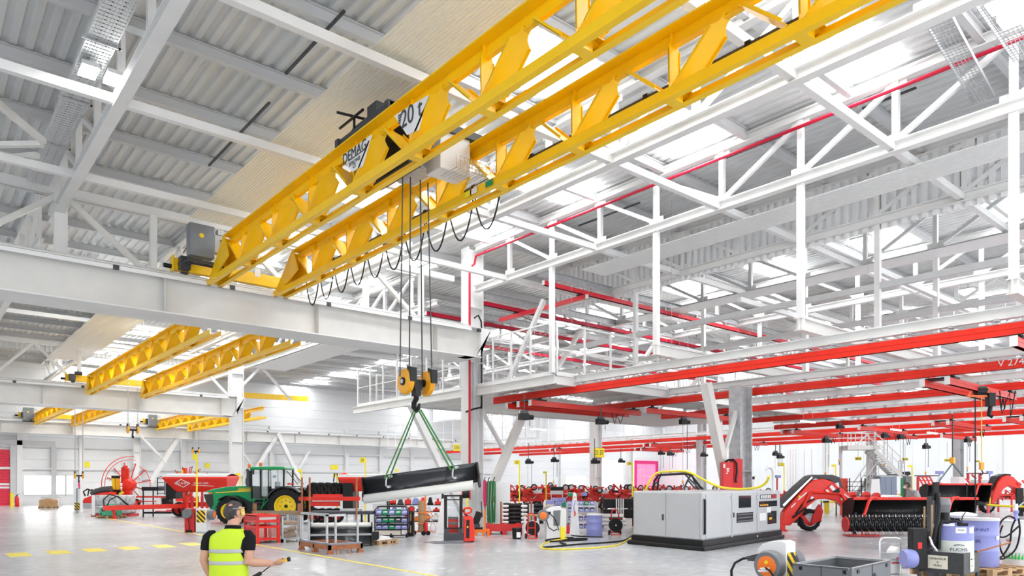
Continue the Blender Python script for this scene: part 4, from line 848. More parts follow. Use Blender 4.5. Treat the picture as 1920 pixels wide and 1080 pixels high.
M().prism([(-.5, 0), (.5, 0), (.5, .34), (.38, .46), (.18, .46), (.12, .52), (.08, .64), (-.08, .64), (-.12, .52), (-.18, .46), (-.38, .46), (-.5, .34)], -.25, .25).build('body', mat('casting_green', (.06, .42, .24), .5, noise=.15), t, bevel=.03)
for x in (-.36, .18): M().bx(x, x + .18, -.26, -.245, .24, .36).build('recess', BLACK, t)
for x in (-.44, .36): M().bx(x, x + .08, -.26, -.245, .06, .14).build('recess', BLACK, t)
# red seeder with hopper
def seeder(L, X, Z, hx0, hx1, hy0, hy1, label, emblem=True, cut=None):
    t = thing('seed_drill', label, 'seed drill', L, RZ)
    a, b_ = X(hx0), X(hx1); zt, zb = Z(hy0), Z(hy1); w = (b_ - a)
    v = []
    M().add([(a, -.9, zt - .1), (b_, -.9, zt - .1), (b_, .9, zt - .1), (a, .9, zt - .1), (a, -.95, zt - .25), (b_, -.95, zt - .25), (b_, .95, zt - .25), (a, .95, zt - .25), (a + w*.16, -.45, zb), (b_ - w*.04, -.45, zb), (b_ - w*.04, .45, zb), (a + w*.16, .45, zb)],
            [(0, 1, 2, 3), (0, 4, 5, 1), (1, 5, 6, 2), (2, 6, 7, 3), (3, 7, 4, 0), (4, 8, 9, 5), (5, 9, 10, 6), (6, 10, 11, 7), (7, 11, 8, 4), (8, 11, 10, 9)]).build('hopper', RED, t, bevel=.04)
    rows = [[(a + .02 + (w - .04)*k/8, -.9 + 1.8*j/6, zt - .1 + .12*math.sin(PI*j/6)) for k in range(9)] for j in range(7)]
    M().sheet(rows).bx(a, b_, -.92, -.88, zt - .16, zt - .03).build('hopper_cover', PAPER, t, smooth=True)
    if emblem:
        cx_ = a + w*.30; cz = (zt + zb)/2 - .02; kf = .5/(zt - .25 - zb); yy = -.95 + (zt - .25 - cz)*kf; ra_ = PI/2 + math.atan(kf)
        e = M()
        for (p, q) in (((-.42, 0), (0, .22)), ((0, .22), (.42, 0)), ((.42, 0), (0, -.22)), ((0, -.22), (-.42, 0))): e.bar((cx_ + p[0], yy - .03 - kf*p[1], cz + p[1]), (cx_ + q[0], yy - .03 - kf*q[1], cz + q[1]), .04, .03)
        e.build('emblem', PAPER, t); text('KUHN', .24, (cx_, yy - .03, cz), (ra_, 0, 0), PAPER, t, ext=.004)
        text('ESPRO 6000', .16, (cx_ + w*.29, yy - .03, cz), (ra_, 0, 0), PAPER, t, ext=.004); M().bar((cx_ + w*.14, yy + kf*.1 - .02, cz - .1), (cx_ + w*.48, yy + kf*.16 - .02, cz - .16), .03, .02).build('stripe', PAPER, t)
    return t
L, X, Z, s = PF(375, 969); sd = seeder(L, X, Z, 318, 437, 889, 922, 'red seed drill with white covered hopper and diamond emblem, left of the green tractor')
M().bar((X(360), 0, Z(948)), (X(240), -2.5, Z(950)), .2, .25).bar((X(440), .4, Z(946)), (X(340), .4, Z(946)), .25, .25).build('drawbar', RED, sd)
M().bar((X(254), -2.2, Z(953)), (X(254), -2.2, .05), .1, .1).bx(X(254) - .15, X(254) + .15, -2.35, -2.05, 0, .04).build('jack_leg', RED, sd)
M().bx(X(348), X(352), -.1, .1, Z(950), Z(922)).bx(X(364), X(367), -.5, -.4, Z(950), Z(922)).bx(X(384), X(387), -.5, -.4, Z(950), Z(922)).bar((X(345), 0, Z(945)), (X(360), 0, Z(922)), .14).build('frame_post', RED, sd)
for k in range(9): M().bx(X(360 + k*9), X(364 + k*9), -.75, -.65, .25, Z(930)).ball((X(362 + k*9), -.72, .3), .16, 8, 6).build('coulter', DRED if k % 2 else RED, sd)
for px in (332, 344, 420, 434): wheel(sd, (X(px), .3, .42), .42, .3, 'y', RED)
M().bx(X(318), X(336), -.5, .5, Z(935), Z(905)).build('metering_box', BLACK, sd, bevel=.04)
lad = M()
for px in (300, 314): lad.tube([(X(px), -.3, Z(928)), (X(px), -.3, Z(896)), (X(px + 3), .1, Z(893))], .03, 6)
lad.build('ladder', BLACK, sd)
for k in range(5): M().bx(X(300), X(314), -.35, -.25, Z(926 - k*7), Z(925 - k*7)).build('rung', BLACK, sd)
M().bx(X(274), X(300), -.5, .5, Z(920), Z(913)).bx(X(274), X(276), -.4, -.36, .0, Z(913)).bx(X(281), X(283), .3, .34, .0, Z(913)).build('walkway', BLACK, sd)
M().bx(X(258), X(330), -.2, 0, Z(933), Z(930)).bx(X(262), X(322), -.2, 0, Z(941), Z(939)).build('side_rail', RED, sd)
M().tube([(X(240), -2.4, Z(946)), (X(237), -2.3, Z(935)), (X(242), -2, Z(926)), (X(250), -1.6, Z(930)), (X(258), -1.2, Z(944))], .035, 7).tube([(X(244), -2.4, Z(948)), (X(246), -2.2, Z(936)), (X(252), -1.8, Z(929)), (X(262), -1.2, Z(946))], .035, 7).build('hydraulic_hose', BLACK, sd)
M().bx(X(300), X(308), -.4, .1, Z(945), Z(933)).build('control_box', PAPER, sd); M().bx(X(309), X(322), -.3, .2, Z(946), Z(934)).build('valve_block', BLACK, sd)
for k, px in enumerate((296, 318, 338)): solo('floor_beam', M().bx(-.9, .9, -.12, .12, 0, .12), BLACK if k == 0 else DRED, '%s low beam lying on the floor under the seed drill' % ('black', 'red', 'short red')[k], 'beam', loc=PZ(px, 963 - k*2), rz=RZ)
L, X, Z, s = PF(680, 983); sd2 = seeder(L + SH(L, 1.5), X, Z, 640, 752, 888, 922, 'second red seed drill behind the hanging blade, with a row of tractor tyres', False)
M().lathe([(0, 0), (.22, 0), (.22, .12), (.1, .18), (0, .18)], (X(648), -.6, Z(893)), 'z', 14).build('amber_beacon_cap', RED, sd2)
M().bx(X(648), X(668), -.8, .6, Z(958), Z(905)).build('gearbox_cover', BLACK, sd2, bevel=.04)
M().bx(X(590), X(650), -.7, -.5, Z(934), Z(927)).bx(X(584), X(642), -.8, -.6, Z(950), Z(941)).bar((X(640), -.5, Z(935)), (X(668), -.3, Z(915)), .14).build('frame', RED, sd2)
M().cyl((X(592), -.9, Z(938)), (X(645), -.9, Z(938)), .08).build('packer_tube', PAPER, sd2)
for k in range(5): wheel(sd2, (X(588 + k*13.5), -.3, Z(919)), .36, .34, 'y', BLACK, 14)
for k in range(4): wheel(sd2, (X(590 + k*14), -.3, .36), .36, .3, 'y', DRED, 0)
M().tube([(X(627), -.4, Z(903)), (X(629), -.4, Z(887)), (X(634), -.4, Z(888)), (X(638), -.3, Z(905))], .03, 6).build('ladder', BLACK, sd2)
# red machine box with reel, sign post, hazard post
L, X, Z, s = PF(359, 998); t = thing('pump_box', 'red steel box with a grey hose reel, left of the white hazard post', 'pump box', L, RZ)
M().bx(X(350), X(368), -.2, .2, 0, Z(953)).build('body', DRED, t, bevel=.015); M().cyl((X(357), -.34, Z(962)), (X(357), -.2, Z(962)), 9/s).build('hose_reel', MGREY, t)
M().bx(X(354), X(364), -.24, -.2, 0, .1).build('socket', BLACK, t); M().tube([(X(359), -.3, Z(970)), (X(360), -.24, Z(985)), (X(359), -.22, .05)], .015).build('hose', BLACK, t)
def signpost(px, yb, ytop, label, sw=14, sh=10, num='', side=-1, wpx=2.2):
    L, X, Z, s = PF(px, yb); t = thing('sign_post', label, 'sign', L, RZ)
    M().bx(-wpx/2/s, wpx/2/s, -.03, .03, 0, Z(ytop)).build('pole', SIGNY, t); M().bx(-.12, .12, -.12, .12, 0, .015).build('foot', SIGNY, t)
    a, b_ = (-sw/s, 0) if side < 0 else (0, sw/s)
    p = M().bx(a, b_, -.04, -.03, Z(ytop + sh), Z(ytop)).build('number_plate', SIGNY, t)
    if num: text(num, sh/s*.72, ((a+b_)/2, -.045, Z(ytop + sh/2)), FRONT, DGREY, p, ext=.002, sx=.75*sw/sh/2.0)
    return t
signpost(369, 996, 851, 'tall yellow sign post beside the red pump box', 7, 11)
L, X, Z, s = PF(381, 998); t = hosepost(L, Z(953), 20/s, .4, 'white service post with hazard plate and orange reel, left of the man', RZ, (.42, .92))
r_ = reel(t, (X(398), -.05, Z(965)), 9.5/s, .2, 'x'); M().cyl((X(390), -.05, Z(965)), (X(398), -.05, Z(965)), .05).build('reel_arm', GREYST, t)
M().ball((0, -.2, Z(985)), .02, 6, 4).build('knob', JDY, t)
# tractor
L, X, Z, s = PF(478, 980); tr = thing('tractor', 'large green farm tractor with yellow wheels facing left behind the man', 'tractor', L, RZ)
hw = .42
M().prism([(X(389), Z(925)), (X(391), Z(921.5)), (X(405), Z(917)), (X(430), Z(912.5)), (X(460), Z(910.8)), (X(486), Z(910.5)), (X(486), Z(939)), (X(474), Z(941)), (X(462), Z(934)), (X(450), Z(930)), (X(430), Z(930)), (X(418), Z(940)), (X(411), Z(953)), (X(403), Z(960)), (X(398), Z(950))], -hw, hw).build('hood', JDG, tr, bevel=.05)
M().prism([(X(388.6), Z(927)), (X(406), Z(926)), (X(407), Z(945)), (X(403), Z(953)), (X(396), Z(948))], -hw - .01, hw + .01).build('grille', mat('grille_black', (.03, .033, .03), .6, noise=.4, scale=30), tr)
M().bx(X(390), X(398), -hw - .03, -hw, Z(926.5), Z(922.5)).build('headlight', PAPER, tr); M().bx(X(399.5), X(404.5), -hw - .03, -hw, Z(926), Z(923)).build('indicator', ORANGE, tr)
M().prism([(X(410), Z(922.8)), (X(485), Z(918.2)), (X(485), Z(920.4)), (X(412), Z(924.2))], -hw - .022, -hw - .004).prism([(X(450), Z(920)), (X(456), Z(917.5)), (X(485), Z(916.2)), (X(485), Z(917)), (X(458), Z(919))], -hw - .022, -hw - .004).build('stripe', JDY, tr)
text('JOHN DEERE', .11, (X(467), -hw - .03, Z(915.6)), (PI/2, -.04, 0), JDY, tr, sx=1.15)
M().bx(X(418), X(480), -.3, .3, Z(962), Z(930)).build('engine_block', DGREY, tr); M().bx(X(478), X(545), -.35, .35, Z(960), Z(936)).build('transmission', BLACK, tr)
wheel(tr, (X(443), -.78, Z(957)), 23.5/s, .42, 'y', JDY, 20, 'front_wheel'); wheel(tr, (X(443), .78, Z(957)), 23.5/s, .42, 'y', JDY, 20, 'front_wheel')
wheel(tr, (X(547), -.82, Z(948)), 32.3/s, .52, 'y', JDY, 22, 'rear_wheel', BLACK); wheel(tr, (X(547), .82, Z(948)), 32.3/s, .52, 'y', JDY, 22, 'rear_wheel')
for sg in (-1, 1):
    M().sheet([[(X(443) + 27.5/s*math.cos(a), sg*.78 + dy, Z(957) + 27.5/s*math.sin(a)) for a in [(.02 + .72*k/12)*PI for k in range(13)]] for dy in (-.24, .24)]).build('front_fender', BLACK, tr, solid=.03)
    M().sheet([[(X(547) + 36/s*math.cos(a), sg*.82 + dy, Z(948) + 36/s*math.sin(a)) for a in [(.25 + .62*k/14)*PI for k in range(15)]] for dy in (-.3, .3)]).build('rear_fender', DGREY, tr, solid=.04)
M().prism([(X(512), Z(934)), (X(519), Z(925)), (X(528), Z(915)), (X(540), Z(911)), (X(527), Z(911)), (X(517), Z(920))], -.62, .62).build('fender_trim', JDG, tr)
M().prism([(X(478), Z(878.5)), (X(481), Z(876)), (X(520), Z(875)), (X(541), Z(875.5)), (X(544), Z(878)), (X(543), Z(881)), (X(479), Z(881.5))], -.75, .75).build('cab_roof', JDG, tr, bevel=.04)
for px0, px1 in ((482, 481), (499, 498), (513, 512), (540, 541)):
    for y in (-.7, .7): M().bar((X(px0), y, Z(935)), (X(px1), y, Z(881)), 2.6/s if px0 != 513 else 1/s, .07).build('cab_pillar', BLACK, tr)
for (pa, pb, za, zb) in ((484, 497, 911, 883), (500, 511, 930, 883), (514, 538, 912, 883)): M().bx(X(pa), X(pb), -.705, -.695, Z(za), Z(zb)).build('cab_window', GLASS, tr)
M().prism([(X(484), Z(935)), (X(541), Z(935)), (X(541), Z(912)), (X(527), Z(911)), (X(517), Z(922)), (X(513), Z(932)), (X(497), Z(930)), (X(497), Z(912)), (X(484), Z(912))], -.68, .68).build('cab_lower', mat('cab_dark', (.05, .06, .055), .4), tr)
M().bx(X(508), X(520), -.25, .25, Z(925), Z(916)).bx(X(518), X(523), -.25, .25, Z(922), Z(903)).build('seat', BLACK, tr, bevel=.03)
M().ring((X(506), -.1, Z(911)), .16, .015, 'x', 20, 6).bar((X(506), -.1, Z(911)), (X(500), -.1, Z(920)), .05).build('steering_wheel', BLACK, tr); M().bx(X(514), X(518), -.2, 0, Z(896), Z(891)).build('monitor', DGREY, tr)
M().tube([(X(473), -.5, Z(912)), (X(473), -.5, Z(884)), (X(470), -.55, Z(880))], [.12, .09, .07], 10).cyl((X(473), -.5, Z(908)), (X(473), -.5, Z(897)), .14).build('exhaust', DGREY, tr, smooth=True)
for px, py in ((473, 873.5), (494, 871)): M().cyl((X(px), -.4, Z(py + 4.5)), (X(px), -.4, Z(py + 2)), .03).build('beacon_stem', BLACK, tr); M().lathe([(0, -.09), (.07, -.09), (.075, .05), (.04, .09), (0, .09)], (X(px), -.4, Z(py)), 'z', 12).build('beacon', ORANGE, tr)
M().bx(X(486.5), X(489), -.95, -.9, Z(890), Z(881)).bar((X(488), -.9, Z(883)), (X(484), -.7, Z(882)), .03).build('mirror', BLACK, tr)
st = M().tube([(X(487), -.8, Z(933)), (X(486), -.85, Z(953)), (X(488), -.9, Z(955))], .03, 6).tube([(X(507), -.8, Z(933)), (X(502), -.85, Z(953))], .03, 6).tube([(X(515), -.8, Z(934)), (X(503), -.9, Z(950)), (X(490), -.9, Z(950))], .025, 6).build('step_frame', JDG, tr)
for k in range(4): M().bx(X(488), X(506 - k), -1.0, -.75, Z(935 + k*6) - .02, Z(935 + k*6)).build('step', DGREY if k else JDG, tr)
M().bar((X(541), -.3, Z(883)), (X(562), -.3, Z(908)), .03).bar((X(545), .3, Z(885)), (X(566), .3, Z(908)), .03).build('rear_bracket', BLACK, tr)
M().bx(X(545), X(550), -.5, -.4, Z(909), Z(906)).bx(X(552), X(556), -.5, -.4, Z(909), Z(906)).build('tail_lamp', FIRERED, tr)
# red containers, wire cage, timber bundle
P0 = PZ(482, 1020); wX, wY, H = .74, 1.15, .36
def red_container(P, z, h, label, mesh=False):
    t = thing('red_container', label, 'container', P + Vector((0, 0, z)), 0)
    for (x, y) in ((.03, .03), (wX - .03, .03), (.03, wY - .03), (wX - .03, wY - .03)): M().bx(x - .04, x + .04, y - .04, y + .04, 0, h).build('post', DRED if not mesh else RED, t)
    M().bx(0, wX, 0, .05, h - .07, h).bx(0, wX, 0, .05, .1, .17).bx(0, .05, 0, wY, h - .07, h).bx(0, .05, 0, wY, .1, .17).bx(0, wX, wY - .05, wY, h - .07, h).bx(wX - .05, wX, 0, wY, h - .07, h).build('rim', RED, t)
    M().bx(.02, wX - .02, .02, wY - .02, .1, .13).build('floor_plate', DRED, t)
    s = M(); s.bx(.015, .025, .05, wY - .05, .15, h - .05)
    for k in range(3): s.bx(0.0, .03, .08, wY - .08, .2 + k*(h - .2)/3, .2 + k*(h - .2)/3 + .03)
    s.build('side_panel', DRED, t)
    if mesh:
        s = M(); n = int(wX/.035)
        for k in range(n): s.bx(.04 + k*.035, .046 + k*.035, .012, .018, .15, h - .06)
        for k in range(int((h - .2)/.035)): s.bx(.04, wX - .04, .012, .018, .15 + k*.035, .156 + k*.035)
        s.build('mesh_panel', RED, t)
    else: M().bx(.04, wX - .04, .01, .03, .16, h*.55).build('front_panel', DRED, t); M().bx(.08, wX - .08, .06, wY - .1, h*.45, h - .06).build('paper_lining', PAPER, t)
    return t
red_container(P0, 0, .56, 'lower red mesh container beside the yellow floor line', True); red_container(P0, .57, .35, 'upper red container with white lining, stacked on the mesh one')
P1 = P0 + Vector((wX + .06, -.02, 0)); t = thing('wire_cage', 'galvanised wire cage holding crumpled brown paper, right of the red containers', 'cage', P1, 0)
cw, cl, ch = .68, 1.1, .86
for (x, y) in ((.03, .03), (cw - .03, .03), (.03, cl - .03), (cw - .03, cl - .03)): M().bx(x - .03, x + .03, y - .03, y + .03, 0, ch).build('post', GALV, t)
def wires(x0, y0, x1, y1):
    s = M(); d = Vector((x1 - x0, y1 - y0, 0)); n = int(d.length/.06)
    for k in range(n + 1): p = Vector((x0, y0, 0)) + d*(k/n); s.bar(p + Vector((0, 0, .12)), p + Vector((0, 0, ch)), .006)
    for k in range(13): z = .12 + k*(ch - .12)/12; s.bar((x0, y0, z), (x1, y1, z), .006)
    return s
for q in ((0, 0, cw, 0), (0, 0, 0, cl), (cw, 0, cw, cl), (0, cl, cw, cl)): wires(*q).build('wire_panel', GALV, t)
M().bx(0, cw, 0, cl, .09, .12).bx(.0, .14, 0, .1, 0, .09).bx(cw - .14, cw, 0, .1, 0, .09).build('floor_plate', GALV, t)
random.seed(5)
for k in range(7): solo('paper_roll', M().cyl((.1, .2 + .1*(k % 2), .2 + .075*k), (cw - .1, .25 + .12*(k % 3), .2 + .075*k + random.uniform(-.03, .03)), .065, n=9), CARD if k not in (4, 5) else PAPER, 'crumpled %s paper roll in the wire cage, %s from the bottom' % ('white' if k in (4, 5) else 'brown', ORD[k]), 'paper roll', 'paper rolls in the wire cage', loc=P1)
L, X, Z, s = PF(515, 1000); t = thing('timber_bundle', 'long brown timber bundle with red stakes behind the red containers', 'timber', L, RZ)
M().bx(X(474), X(566), -.1, .1, Z(965), Z(957.5)).build('beam', mat('old_timber', (.30, .22, .14), .8, noise=.3), t)
for px in (478, 561): M().bx(X(px) - .03, X(px) + .03, -.12, .12, 0, Z(944)).build('stake', RUST, t)
M().bx(X(476), X(563), -.08, .08, Z(969), Z(965)).build('trestle', DGREY, t)
# rust-orange base frame with posts, lower blade
P0 = PZ(617, 1040); t = thing('post_rack', 'rusty orange base frame with grey posts and red stanchions, in front of the black blade', 'rack', P0, 0)
a_, b_ = 1.02, 1.95
M().bx(0, a_, 0, .07, .12, .25).bx(0, a_, b_ - .07, b_, .12, .25).bx(0, .07, 0, b_, .12, .25).bx(a_ - .07, a_, 0, b_, .12, .25).bx(0, a_, b_/2 - .04, b_/2 + .04, .12, .22).build('base_frame', RUST, t)
for (x, y) in ((.06, .06), (a_ - .06, .06), (.06, b_ - .06), (a_ - .06, b_ - .06), (.06, b_/2)): M().prism([(x - .09, 0), (x + .09, 0), (x + .04, .12), (x - .04, .12)], y - .06, y + .06).build('foot', RUST, t)
M().ring((.3, .03, .06), .07, .012, 'y', 12, 6).build('loop', RUST, t); M().ring((.62, .03, .06), .07, .012, 'y', 12, 6).build('loop', RUST, t)
M().bx(.02, a_ - .02, .02, .14, .25, .29).bx(.02, .14, .3, b_, .25, .29).build('runner', mat('slate_blue', (.22, .26, .34), .45), t)
for (x, y, h) in ((.06, .25, 1.06), (.30, .22, 1.02), (a_ - .1, .12, 1.0), (.06, b_ - .1, 1.0), (.06, b_ - .55, 1.08)): M().bx(x - .025, x + .025, y - .025, y + .025, .29, h).build('post', GALV, t)
M().bx(.03, .09, .2, b_ - .05, 1.03, 1.10).bx(.03, .6, .2, .26, 1.02, 1.08).build('top_rail', GALV, t)
for (x, y) in ((.06, b_ - .08), (.06, b_ - .6), (a_ - .1, .18)): M().bx(x - .02, x + .02, y - .02, y + .02, .9, 2.1).build('stanchion', RUST, t)
M().bar((.06, b_ + .1, 1.48), (a_ - .05, .1, 1.50), .07, .11).build('crossbar', RED, t)
L, X, Z, s = PF(640, 1027); t = thing('levelling_blade', 'black curved blade with pale top edge standing on the floor behind the grey posts', 'blade', L + SH(L, .6), RZ + .22)
LB = .92; prof = [(.1, Z(990)), (.02, Z(996)), (-.02, Z(1004)), (-.04, Z(1012)), (-.16, Z(1019)), (-.3, .02)]
M().sheet([[(-LB, y, z) for y, z in prof], [(LB, y, z) for y, z in prof]]).build('mouldboard', mat('gloss_black', (.03, .032, .035), .22), t, smooth=True, solid=.02)
M().sheet([[(-LB, .02 - .1*math.sin(PI*k/6), Z(990) + .14*k/6 - .02) for k in range(7)], [(LB, .02 - .1*math.sin(PI*k/6), Z(990) + .14*k/6 - .02) for k in range(7)]]).build('plastic_edge', MATS['ivory_plastic'], t, smooth=True, solid=.02)
M().bx(-LB, LB, -.06, -.04, Z(1007), Z(1003)).build('wear_strip', GREYST, t)
for x in (-LB - .02, LB - .01): M().prism([(.12, .05), (.16, .3), (.14, .55), (.06, .72), (-.08, .72), (-.12, .6), (-.05, .45), (-.1, .25), (-.36, .0)], x, x + .03, 'yz').build('end_plate', BLACK, t)
for x in (LB - .3, -LB + .2): M().prism([(-.32, .0), (-.18, .14), (-.14, .12), (-.24, -.0)], x - .2, x + .2, 'yz').build('skid_shoe', BLACK, t)
M().bx(LB + .02, LB + .22, .0, .3, .16, .42).build('side_bracket', BLACK, t)
# grey work table frames behind
L, X, Z, s = PF(645, 1008); t = thing('table_frame', 'black and grey bench frame behind the standing blade', 'bench', L, RZ)
for px in (588, 612, 630, 652, 667, 680, 693): M().bx(X(px) - .03, X(px) + .03, -.2, -.14, 0, Z(960)).build('leg', GALV if px in (588, 612, 652, 667) else BLACK, t)
M().bx(X(584), X(700), -.25, .3, Z(964), Z(958)).build('top', DGREY, t); M().bx(X(640), X(676), -.2, .2, Z(958), Z(954)).build('cast_part', GALV, t)
# bin trolley
L, X, Z, s = PF(736, 1007); bt = thing('bin_trolley', 'black wheeled rack filled with three rows of storage bins', 'trolley', L, RZ)
for y in (-.2, .2): M().tube([(X(705), y, .14), (X(705), y, Z(956)), (X(710), y, Z(949.5)), (X(760), y, Z(949.5)), (X(766), y, Z(956)), (X(766), y, .14)], .022, 8).build('side_frame', BLACK, bt)
for py in (965.5, 979, 992, 1003): M().bx(X(705), X(766), -.22, .22, Z(py) - .02, Z(py) + .012).build('shelf', BLACK, bt)
for px in (735, 764): 
    for y in (-.18, .18): M().cyl((X(px), y - .02, .05), (X(px), y + .02, .05), .05).bx(X(px) - .03, X(px) + .03, y - .03, y + .03, .05, .14).build('caster', BLACK, bt)
LIL = BLUEP; BC = [[LIL, GREENP, LIL, GREENP, LIL], [LIL, GREENP, GREENP, DGREY, LIL], [LIL, LIL, GREENP, LIL, LIL]]
def bin_(loc, w, h, d, m, label, rz=RZ, fill=PAPER, group='bins on the black trolley'):
    t = thing('storage_bin', label, 'bin', loc, rz, group)
    M().prism([(-d/2, 0), (d/2, 0), (d/2, h), (-d/2 + .08, h), (-d/2, h*.45)], -w/2, -w/2 + .008, 'yz').prism([(-d/2, 0), (d/2, 0), (d/2, h), (-d/2 + .08, h), (-d/2, h*.45)], w/2 - .008, w/2, 'yz').bx(-w/2, w/2, -d/2, -d/2 + .008, 0, h*.45).bx(-w/2, w/2, d/2 - .008, d/2, 0, h).bx(-w/2, w/2, -d/2, d/2, 0, .008).build('shell', m, t)
    if fill: M().bx(-w/2 + .02, w/2 - .02, -d/2 + .02, d/2 - .03, .01, h*.62).build('contents', fill, t, bevel=.03)
    return t
CN = {BLUEP: 'lilac', GREENP: 'green', DGREY: 'dark'}
for r in range(3):
    for c in range(5):
        bin_(L + RT*(X(711.5 + c*12)) + Vector((0, 0, Z((965.5, 979, 992)[r]) + .014)), .21, .18, .36, BC[r][c], '%s storage bin on the black trolley, %s shelf, %s from the left' % (CN[BC[r][c]], ('top', 'middle', 'bottom')[r], ORD[c]))
solo('carton', M().bx(X(707), X(752), -.18, .18, 0, .16), mat('pale_carton', (.72, .66, .56), .8), 'flat pale carton on the lowest trolley shelf', 'carton', loc=L + Vector((0, 0, Z(1003) + .014)), rz=RZ)
for k, (y0, y1) in enumerate(((964, 978), (986, 1000))): solo('carton', M().bx(X(767), X(773), -.15, .15, Z(y1), Z(y0)), CARD, 'narrow brown carton right of the bin trolley, %s one' % ('upper', 'lower')[k], 'carton', loc=L + SH(L, .5), rz=RZ)
t = thing('carton_stand', 'black stand holding narrow cartons right of the bin trolley', 'stand', L + SH(L, .5), RZ)
M().bx(X(767), X(773), -.15, .15, Z(986) - .0, Z(978)).bx(X(767), X(774), -.16, .16, 0, Z(1000)).build('shelf', BLACK, t); M().bx(X(774), X(777), -.16, .16, 0, Z(960)).bx(X(766), X(777), -.17, .17, Z(963.8), Z(961.5)).build('post', BLACK, t)
P = PZ(716, 1020); pallet(P, 'wooden pallet with white paper right of the standing blade', .3, .9, .6); solo('paper_sheet', M().prism([(-.4, 0), (.3, 0), (.1, .1), (-.25, .16)], -.25, .25), PAPER, 'crumpled white paper on the small pallet beside the blade', 'paper', loc=P + Vector((-.05, 0, .146)), rz=.3)
for (px, yb, yt, lb, n) in ((685, 1003, 858, 'yellow sign post with number behind the hanging blade left end', '2350'), (632, 975, 889, 'small yellow sign post between tractor and second seed drill', ''), (565, 970, 880, 'yellow sign post behind the tractor rear wheel', ''), (450, 966, 887, 'small yellow sign post behind the tractor hood', '')):
    signpost(px, yb, yt, lb, 10 if n else 7, 10 if n else 5, n, -1, 1.8)
for (px, py, w_, lb) in ((627, 876, 8, 'yellow number plate on the back wall right of the tractor'), (389, 873, 4, 'tiny yellow plate on the back wall left of the tractor'), (162, 871, 5, 'tiny yellow plate on the back wall left of the rake'), (744, 884, 5, 'tiny yellow plate above the hanging blade')):
    p = PY(px, py, YB - .05); solo('wall_plate', M().box((0, 0, 0), (w_*.11, .03, .5)), SIGNY, lb, 'sign', loc=p)
# ================================================================ floor objects, middle part
# orange roll cart
L, X, Z, s = PF(797, 1003); t = thing('roll_cart', 'orange wheeled cart carrying an upright brown paper roll', 'cart', L, RZ)
M().tube([(X(797.5), .0, .1), (X(797.5), .0, Z(927))], .03, 8).tube([(X(797.5), 0, Z(962)), (X(806), .1, Z(960)), (X(811), .1, Z(968)), (X(800), 0, Z(971))], .025, 8).build('mast', ORANGE, t)
M().bar((X(780), 0, .12), (X(812), .1, .12), .05, .05).bar((X(797), .35, .12), (X(797), -.3, .12), .05, .05).bar((X(782), 0, .12), (X(797), .0, Z(975)), .03).ring((X(790), -.02, Z(962)), .15, .018, 'z').ring((X(790), -.02, Z(982)), .15, .018, 'z').build('frame', ORANGE, t)
for px, y in ((776.5, 0), (804, -.2), (796, -.3)): M().cyl((X(px), y - .03, .085), (X(px), y + .03, .085), .085, n=20).build('wheel', RUBBER, t)
solo('paper_roll', M().cyl((0, 0, 0), (0, 0, Z(939) - .14), .125, n=22), CARD, 'tall upright brown paper roll standing on the orange cart', 'paper roll', loc=L + RT*X(790.5) + Vector((0, 0, .14)) - FW*.02, smooth=True)
extinguisher(L + RT*X(800) - FW*.18 + Vector((0, 0, .13)), 'red fire extinguisher riding on the orange roll cart', .72)
M().tube([(X(806), .1, Z(970)), (X(815), .1, Z(985)), (X(817), .1, Z(995)), (X(810), .1, Z(999)), (X(806), .1, Z(990)), (X(810), .1, Z(978))], .012, 6).build('hose', mat('hose_pink', (.7, .25, .22), .5), t)
# shelving with red parts behind the cart
def rack(L, X, Z, x0, x1, y0, levels, label, m=BLACK, dp=.45):
    t = thing('shelf_rack', label, 'shelf', L, RZ)
    for px in (x0, x1):
        for y in (-dp/2, dp/2): M().bx(X(px) - .025, X(px) + .025, y - .025, y + .025, 0, Z(y0)).build('upright', m, t)
    for py in levels: M().bx(X(x0), X(x1), -dp/2, dp/2, Z(py) - .03, Z(py)).build('shelf', m, t)
    return t
L, X, Z, s = PF(785, 990); rack(L, X, Z, 728, 830, 925, (946, 958.5, 977), 'long black workshop shelf with red parts behind the orange cart')
random.seed(11)
def clutter(n, px0, px1, py, what, label, mats_, hmin, hmax, group, depth=0, L=None, X=None, Z=None):
    for k in range(n):
        a = px0 + (px1 - px0)*(k + .12)/n; b_ = px0 + (px1 - px0)*(k + .88)/n; h = random.uniform(hmin, hmax); m = mats_[k % len(mats_)]
        q = M(); w = X(b_) - X(a); kind = (k*7 + len(group)) % 4
        if kind == 0: q.prism([(0, 0), (w, 0), (w, h*.7), (w*.7, h), (w*.2, h*.9), (0, h*.5)], -.13, .13)
        elif kind == 1: q.bx(0, w, -.14, .14, 0, h*.55).cyl((w*.5, 0, h*.55), (w*.5, 0, h), w*.22, n=10)
        elif kind == 2: q.bx(0, w, -.15, .15, 0, h*.25).prism([(w*.1, h*.25), (w*.9, h*.25), (w*.7, h), (w*.3, h)], -.1, .1)
        else: q.cyl((0, 0, h*.35), (w, 0, h*.35), h*.33, n=12).bx(w*.3, w*.7, -.1, .1, h*.3, h)
        solo(what, q, m, label % ORD[k], 'machine part' if what != 'storage_bin' else 'bin', group, loc=L + RT*X(a) + FW*depth + Vector((0, 0, Z(py) + .002)), rz=RZ, bevel=.01)
clutter(7, 730, 828, 946, 'machine_part', 'machine part on the top shelf behind the orange cart, %s from the left', [RED, DGREY, RED, BLUEP, RED, BLACK, RED], .22, .38, 'parts on the workshop shelf', L=L, X=X, Z=Z)
clutter(6, 732, 826, 958.5, 'machine_part', 'machine part on the middle shelf behind the orange cart, %s from the left', [BLUEP, PAPER, RED, BLUEP, PAPER, RED], .15, .24, 'parts on the workshop middle shelf', L=L, X=X, Z=Z)
